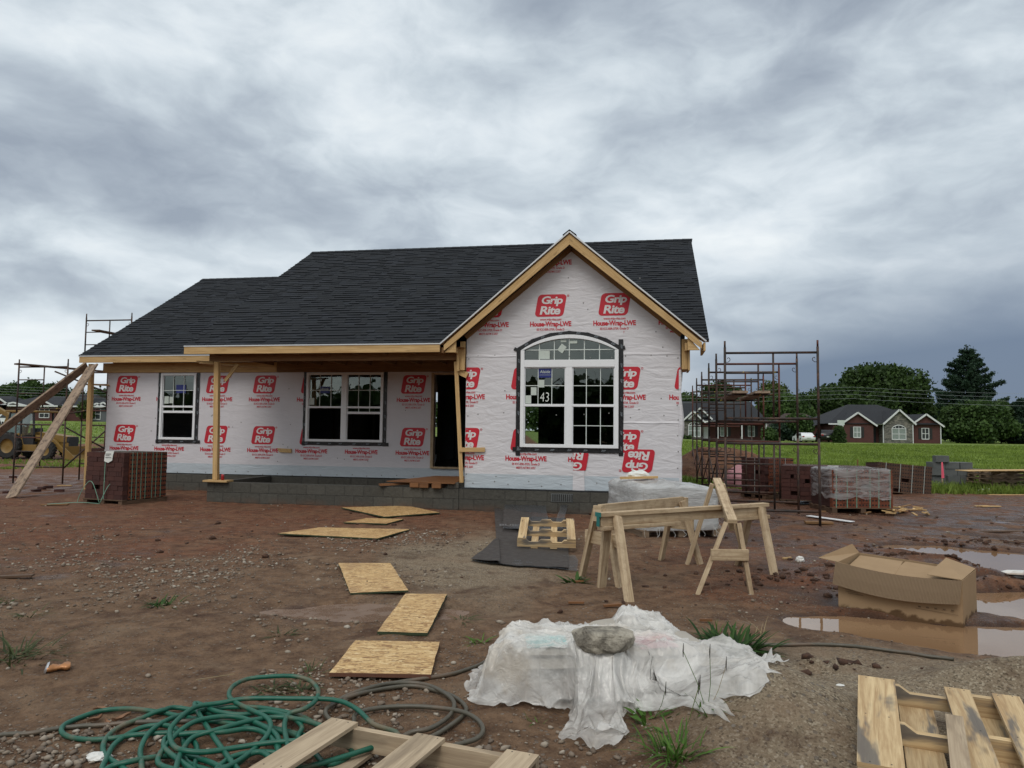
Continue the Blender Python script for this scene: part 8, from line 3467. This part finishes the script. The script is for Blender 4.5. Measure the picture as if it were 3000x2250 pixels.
def field_grass():
    rs = np.random.default_rng(5)
    n = 115000
    y = 19.8 + 75 * rs.uniform(0, 1, n) ** 1.9
    x = rs.uniform(.05, .92, n) * y
    keep = (y + 1.0 * fbm(x * 1.4, y * 1.4, 43, 2) > 20.6 + np.where(x > 8, -.12 * (x - 8), 0))
    heap = np.exp(-((x - 6.6) / 2.9) ** 2 - ((y - 24.6) / 2.4) ** 2)
    keep &= heap < .3
    x, y = x[keep], y[keep]
    # left side, thinner
    m = 15000
    yl = 29 + 90 * rs.uniform(0, 1, m) ** 1.8
    xl = -rs.uniform(.42, .72, m) * yl
    kl = (fbm(xl * .3, yl * .3, 8, 3) > -.02) | (yl > 70)
    x, y = np.concatenate([x, xl[kl]]), np.concatenate([y, yl[kl]])
    # tall rank grass round the blocks and pallets
    m = 5200
    x2 = rs.uniform(10.4, 17.5, m)
    y2 = 19.9 + 3.0 * rs.uniform(0, 1, m) - .05 * (x2 - 10)
    x, y = np.concatenate([x, x2]), np.concatenate([y, y2])
    N = len(x)
    tall = np.concatenate([np.zeros(N - m), np.ones(m)])
    clump = np.clip(fbm(x * .8, y * .8, 90, 3) + .45, 0, 1)
    h = (.06 + .13 * clump * rs.uniform(.4, 1.2, N)) * (1 + .004 * y) + tall * rs.uniform(.02, .22, N)
    g = terrain(x, y)
    a = rs.uniform(0, 2 * PI, N)
    w = .012 + .00055 * y
    lean_ = rs.normal(0, .35, (N, 2)) * h[:, None]
    base = np.stack([x, y, g - .01], 1)
    sd_ = np.stack([np.cos(a) * w, np.sin(a) * w, np.zeros(N)], 1)
    tip = base + np.stack([lean_[:, 0], lean_[:, 1], h], 1)
    v = np.stack([base - sd_, base + sd_, tip], 1).reshape(-1, 3)
    me = bpy.data.meshes.new('field_grass')
    me.vertices.add(3 * N)
    me.vertices.foreach_set('co', v.ravel())
    me.loops.add(3 * N)
    me.loops.foreach_set('vertex_index', np.arange(3 * N, dtype=np.int32))
    me.polygons.add(N)
    me.polygons.foreach_set('loop_start', (np.arange(N) * 3).astype(np.int32))
    t = me.attributes.new('rnd', 'FLOAT', 'FACE')
    t.data.foreach_set('value', np.clip(rs.uniform(0, 1, N) * .7 + .5 * vnoise(x * .25, y * .25, 3), 0, 1).astype(np.float32))
    me.update(calc_edges=True)
    me.materials.append(M['grass'])
    o = bpy.data.objects.new('field_grass', me)
    COL.objects.link(o)
    struct(o, 'stuff', 'green grass of the field beyond the brick cubes')


M['grass'] = leafm('field grass blades', (.09, .14, .02), (.22, .30, .055), .3)
field_grass()


def scatter_stones(name, lab, N, dens, smin, smax, m_, seed, zoff=.3, power=2.2, ymax=16, bury=.35, rmax=1.0):
    rs = np.random.default_rng(seed)
    bm = bmesh.new()
    bmesh.ops.create_icosphere(bm, subdivisions=1, radius=1)
    base = np.array([v.co[:] for v in bm.verts])
    F = np.array([[v.index for v in f.verts] for f in bm.faces])
    bm.free()
    xs, ys = [], []
    tot = 0
    while tot < N:
        y = 1.0 + (ymax - 1.0) * rs.uniform(0, 1, N * 4) ** power
        x = rs.uniform(-.78, .78, N * 4) * (y + .6)
        k = rs.uniform(0, 1, N * 4) < dens(x, y)
        xs.append(x[k])
        ys.append(y[k])
        tot += k.sum()
    x, y = np.concatenate(xs)[:N], np.concatenate(ys)[:N]
    s = smin + (smax - smin) * rs.uniform(0, 1, N) ** 3.2
    V = np.broadcast_to(base, (N, *base.shape)).copy()
    V += rs.normal(0, .17, V.shape)
    V *= np.stack([rs.uniform(.8, 1.35, N), rs.uniform(.65, 1.0, N), rs.uniform(.45, .75, N)], 1)[:, None, :]
    a = rs.uniform(0, 2 * PI, N)
    c_, s_ = np.cos(a)[:, None], np.sin(a)[:, None]
    X = V[:, :, 0] * c_ - V[:, :, 1] * s_
    Y = V[:, :, 0] * s_ + V[:, :, 1] * c_
    V = np.stack([X, Y, V[:, :, 2]], -1) * s[:, None, None]
    z = terrain(x, y)
    keep = z > WATER_Z - .004
    V = V[keep] + np.stack([x, y, z + s * bury], 1)[keep][:, None, :]
    n = len(V)
    nv, nf = base.shape[0], len(F)
    verts = V.reshape(-1, 3)
    faces = (F[None] + (np.arange(n) * nv)[:, None, None]).reshape(-1, 3)
    me = bpy.data.meshes.new(name)
    me.vertices.add(len(verts))
    me.vertices.foreach_set('co', verts.ravel())
    me.loops.add(faces.size)
    me.loops.foreach_set('vertex_index', faces.ravel().astype(np.int32))
    me.polygons.add(len(faces))
    me.polygons.foreach_set('loop_start', (np.arange(len(faces)) * 3).astype(np.int32))
    t = me.attributes.new('rnd', 'FLOAT', 'FACE')
    t.data.foreach_set('value', np.repeat(rs.uniform(0, rmax, n), nf).astype(np.float32))
    me.update(calc_edges=True)
    me.materials.append(m_)
    o = bpy.data.objects.new(name, me)
    COL.objects.link(o)
    struct(o, 'stuff', lab)


def on_sand(x, y):
    return sstep(.55 * (x - .66) - .10 * (y - 4.0), .0, .30) * (1 - sstep(y + .22 * (x - 2), 5.0, 5.9))


def d_gravel(x, y):
    c = np.clip(fbm(x * .9, y * .9, 101, 4) * 1.9 + .25, .015, 1) ** 1.4
    left = sstep(-x, -1.2, 1.0) * (1 - sstep(y, 8.5, 12)) + .10
    patch = np.exp(-((x + 2.1) / 1.0) ** 2 - ((y - 12.0) / .7) ** 2) * 1.5 + np.exp(-((x + .9) / 1.4) ** 2 - ((y - 10.7) / .6) ** 2)
    lef2 = np.exp(-((x + 4.6) / 1.1) ** 2 - ((y - 7.6) / 1.1) ** 2) * 1.2 + np.exp(-((x + 2.7) / .8) ** 2 - ((y - 4.1) / .9) ** 2) * 1.3
    return np.clip(c * (left * .8 + .0) + c * (patch + lef2), 0, 1) * (1 - .93 * on_sand(x, y))


def d_all(x, y):
    return np.clip(fbm(x * 1.3, y * 1.3, 111, 3) * 1.6 + .4, .04, 1) * (1 - .85 * on_sand(x, y))


scatter_stones('gravel', 'grey and tan stones pressed into the muddy ground', 17000, d_gravel, .004, .024, M['pebble'], 1, power=1.35)
scatter_stones('fine_gravel', 'fine stone chips spread all over the yard', 24000, d_all, .003, .010, M['pebble'], 2, power=1.25, ymax=11, rmax=.7)


def d_clod(x, y):
    a = np.exp(-((x - 4.1) / .6) ** 2 - ((y - 8.3) / .28) ** 2) * 2 + np.exp(-((x - 2.8) / .7) ** 2 - ((y - 7.9) / .4) ** 2) * .5
    b = np.exp(-((x - 5.6) / 1.0) ** 2 - ((y - 9.3) / .35) ** 2) + np.exp(-((x - 5.1) / .3) ** 2 - ((y - 7.55) / .2) ** 2) + .6 * np.exp(-((x - 6.2) / .8) ** 2 - ((y - 10.9) / .3) ** 2)
    c = .025 * sstep(x, 2.2, 3.4) * sstep(y, 5.4, 6.5) * (1 - sstep(y, 13, 15)) + .008 * sstep(y, 5.2, 6.5)
    d = np.exp(-((x - 2.0) / .35) ** 2 - ((y - 4.95) / .12) ** 2) * 1.2
    e = 0
    f = .8 * np.exp(-((x - 6.6) / 2.0) ** 2 - ((y - 24) / 1.5) ** 2)
    return np.clip((a + b + c + d + e + f) * (.5 + 1.5 * np.clip(fbm(x * 2, y * 2, 121, 2), -.2, .6)), 0, 1)


scatter_stones('dirt_clods', 'clods of red clay thrown up round the puddles', 1500, d_clod, .006, .05, M['clod'], 3, power=1.3, ymax=15, bury=.25)
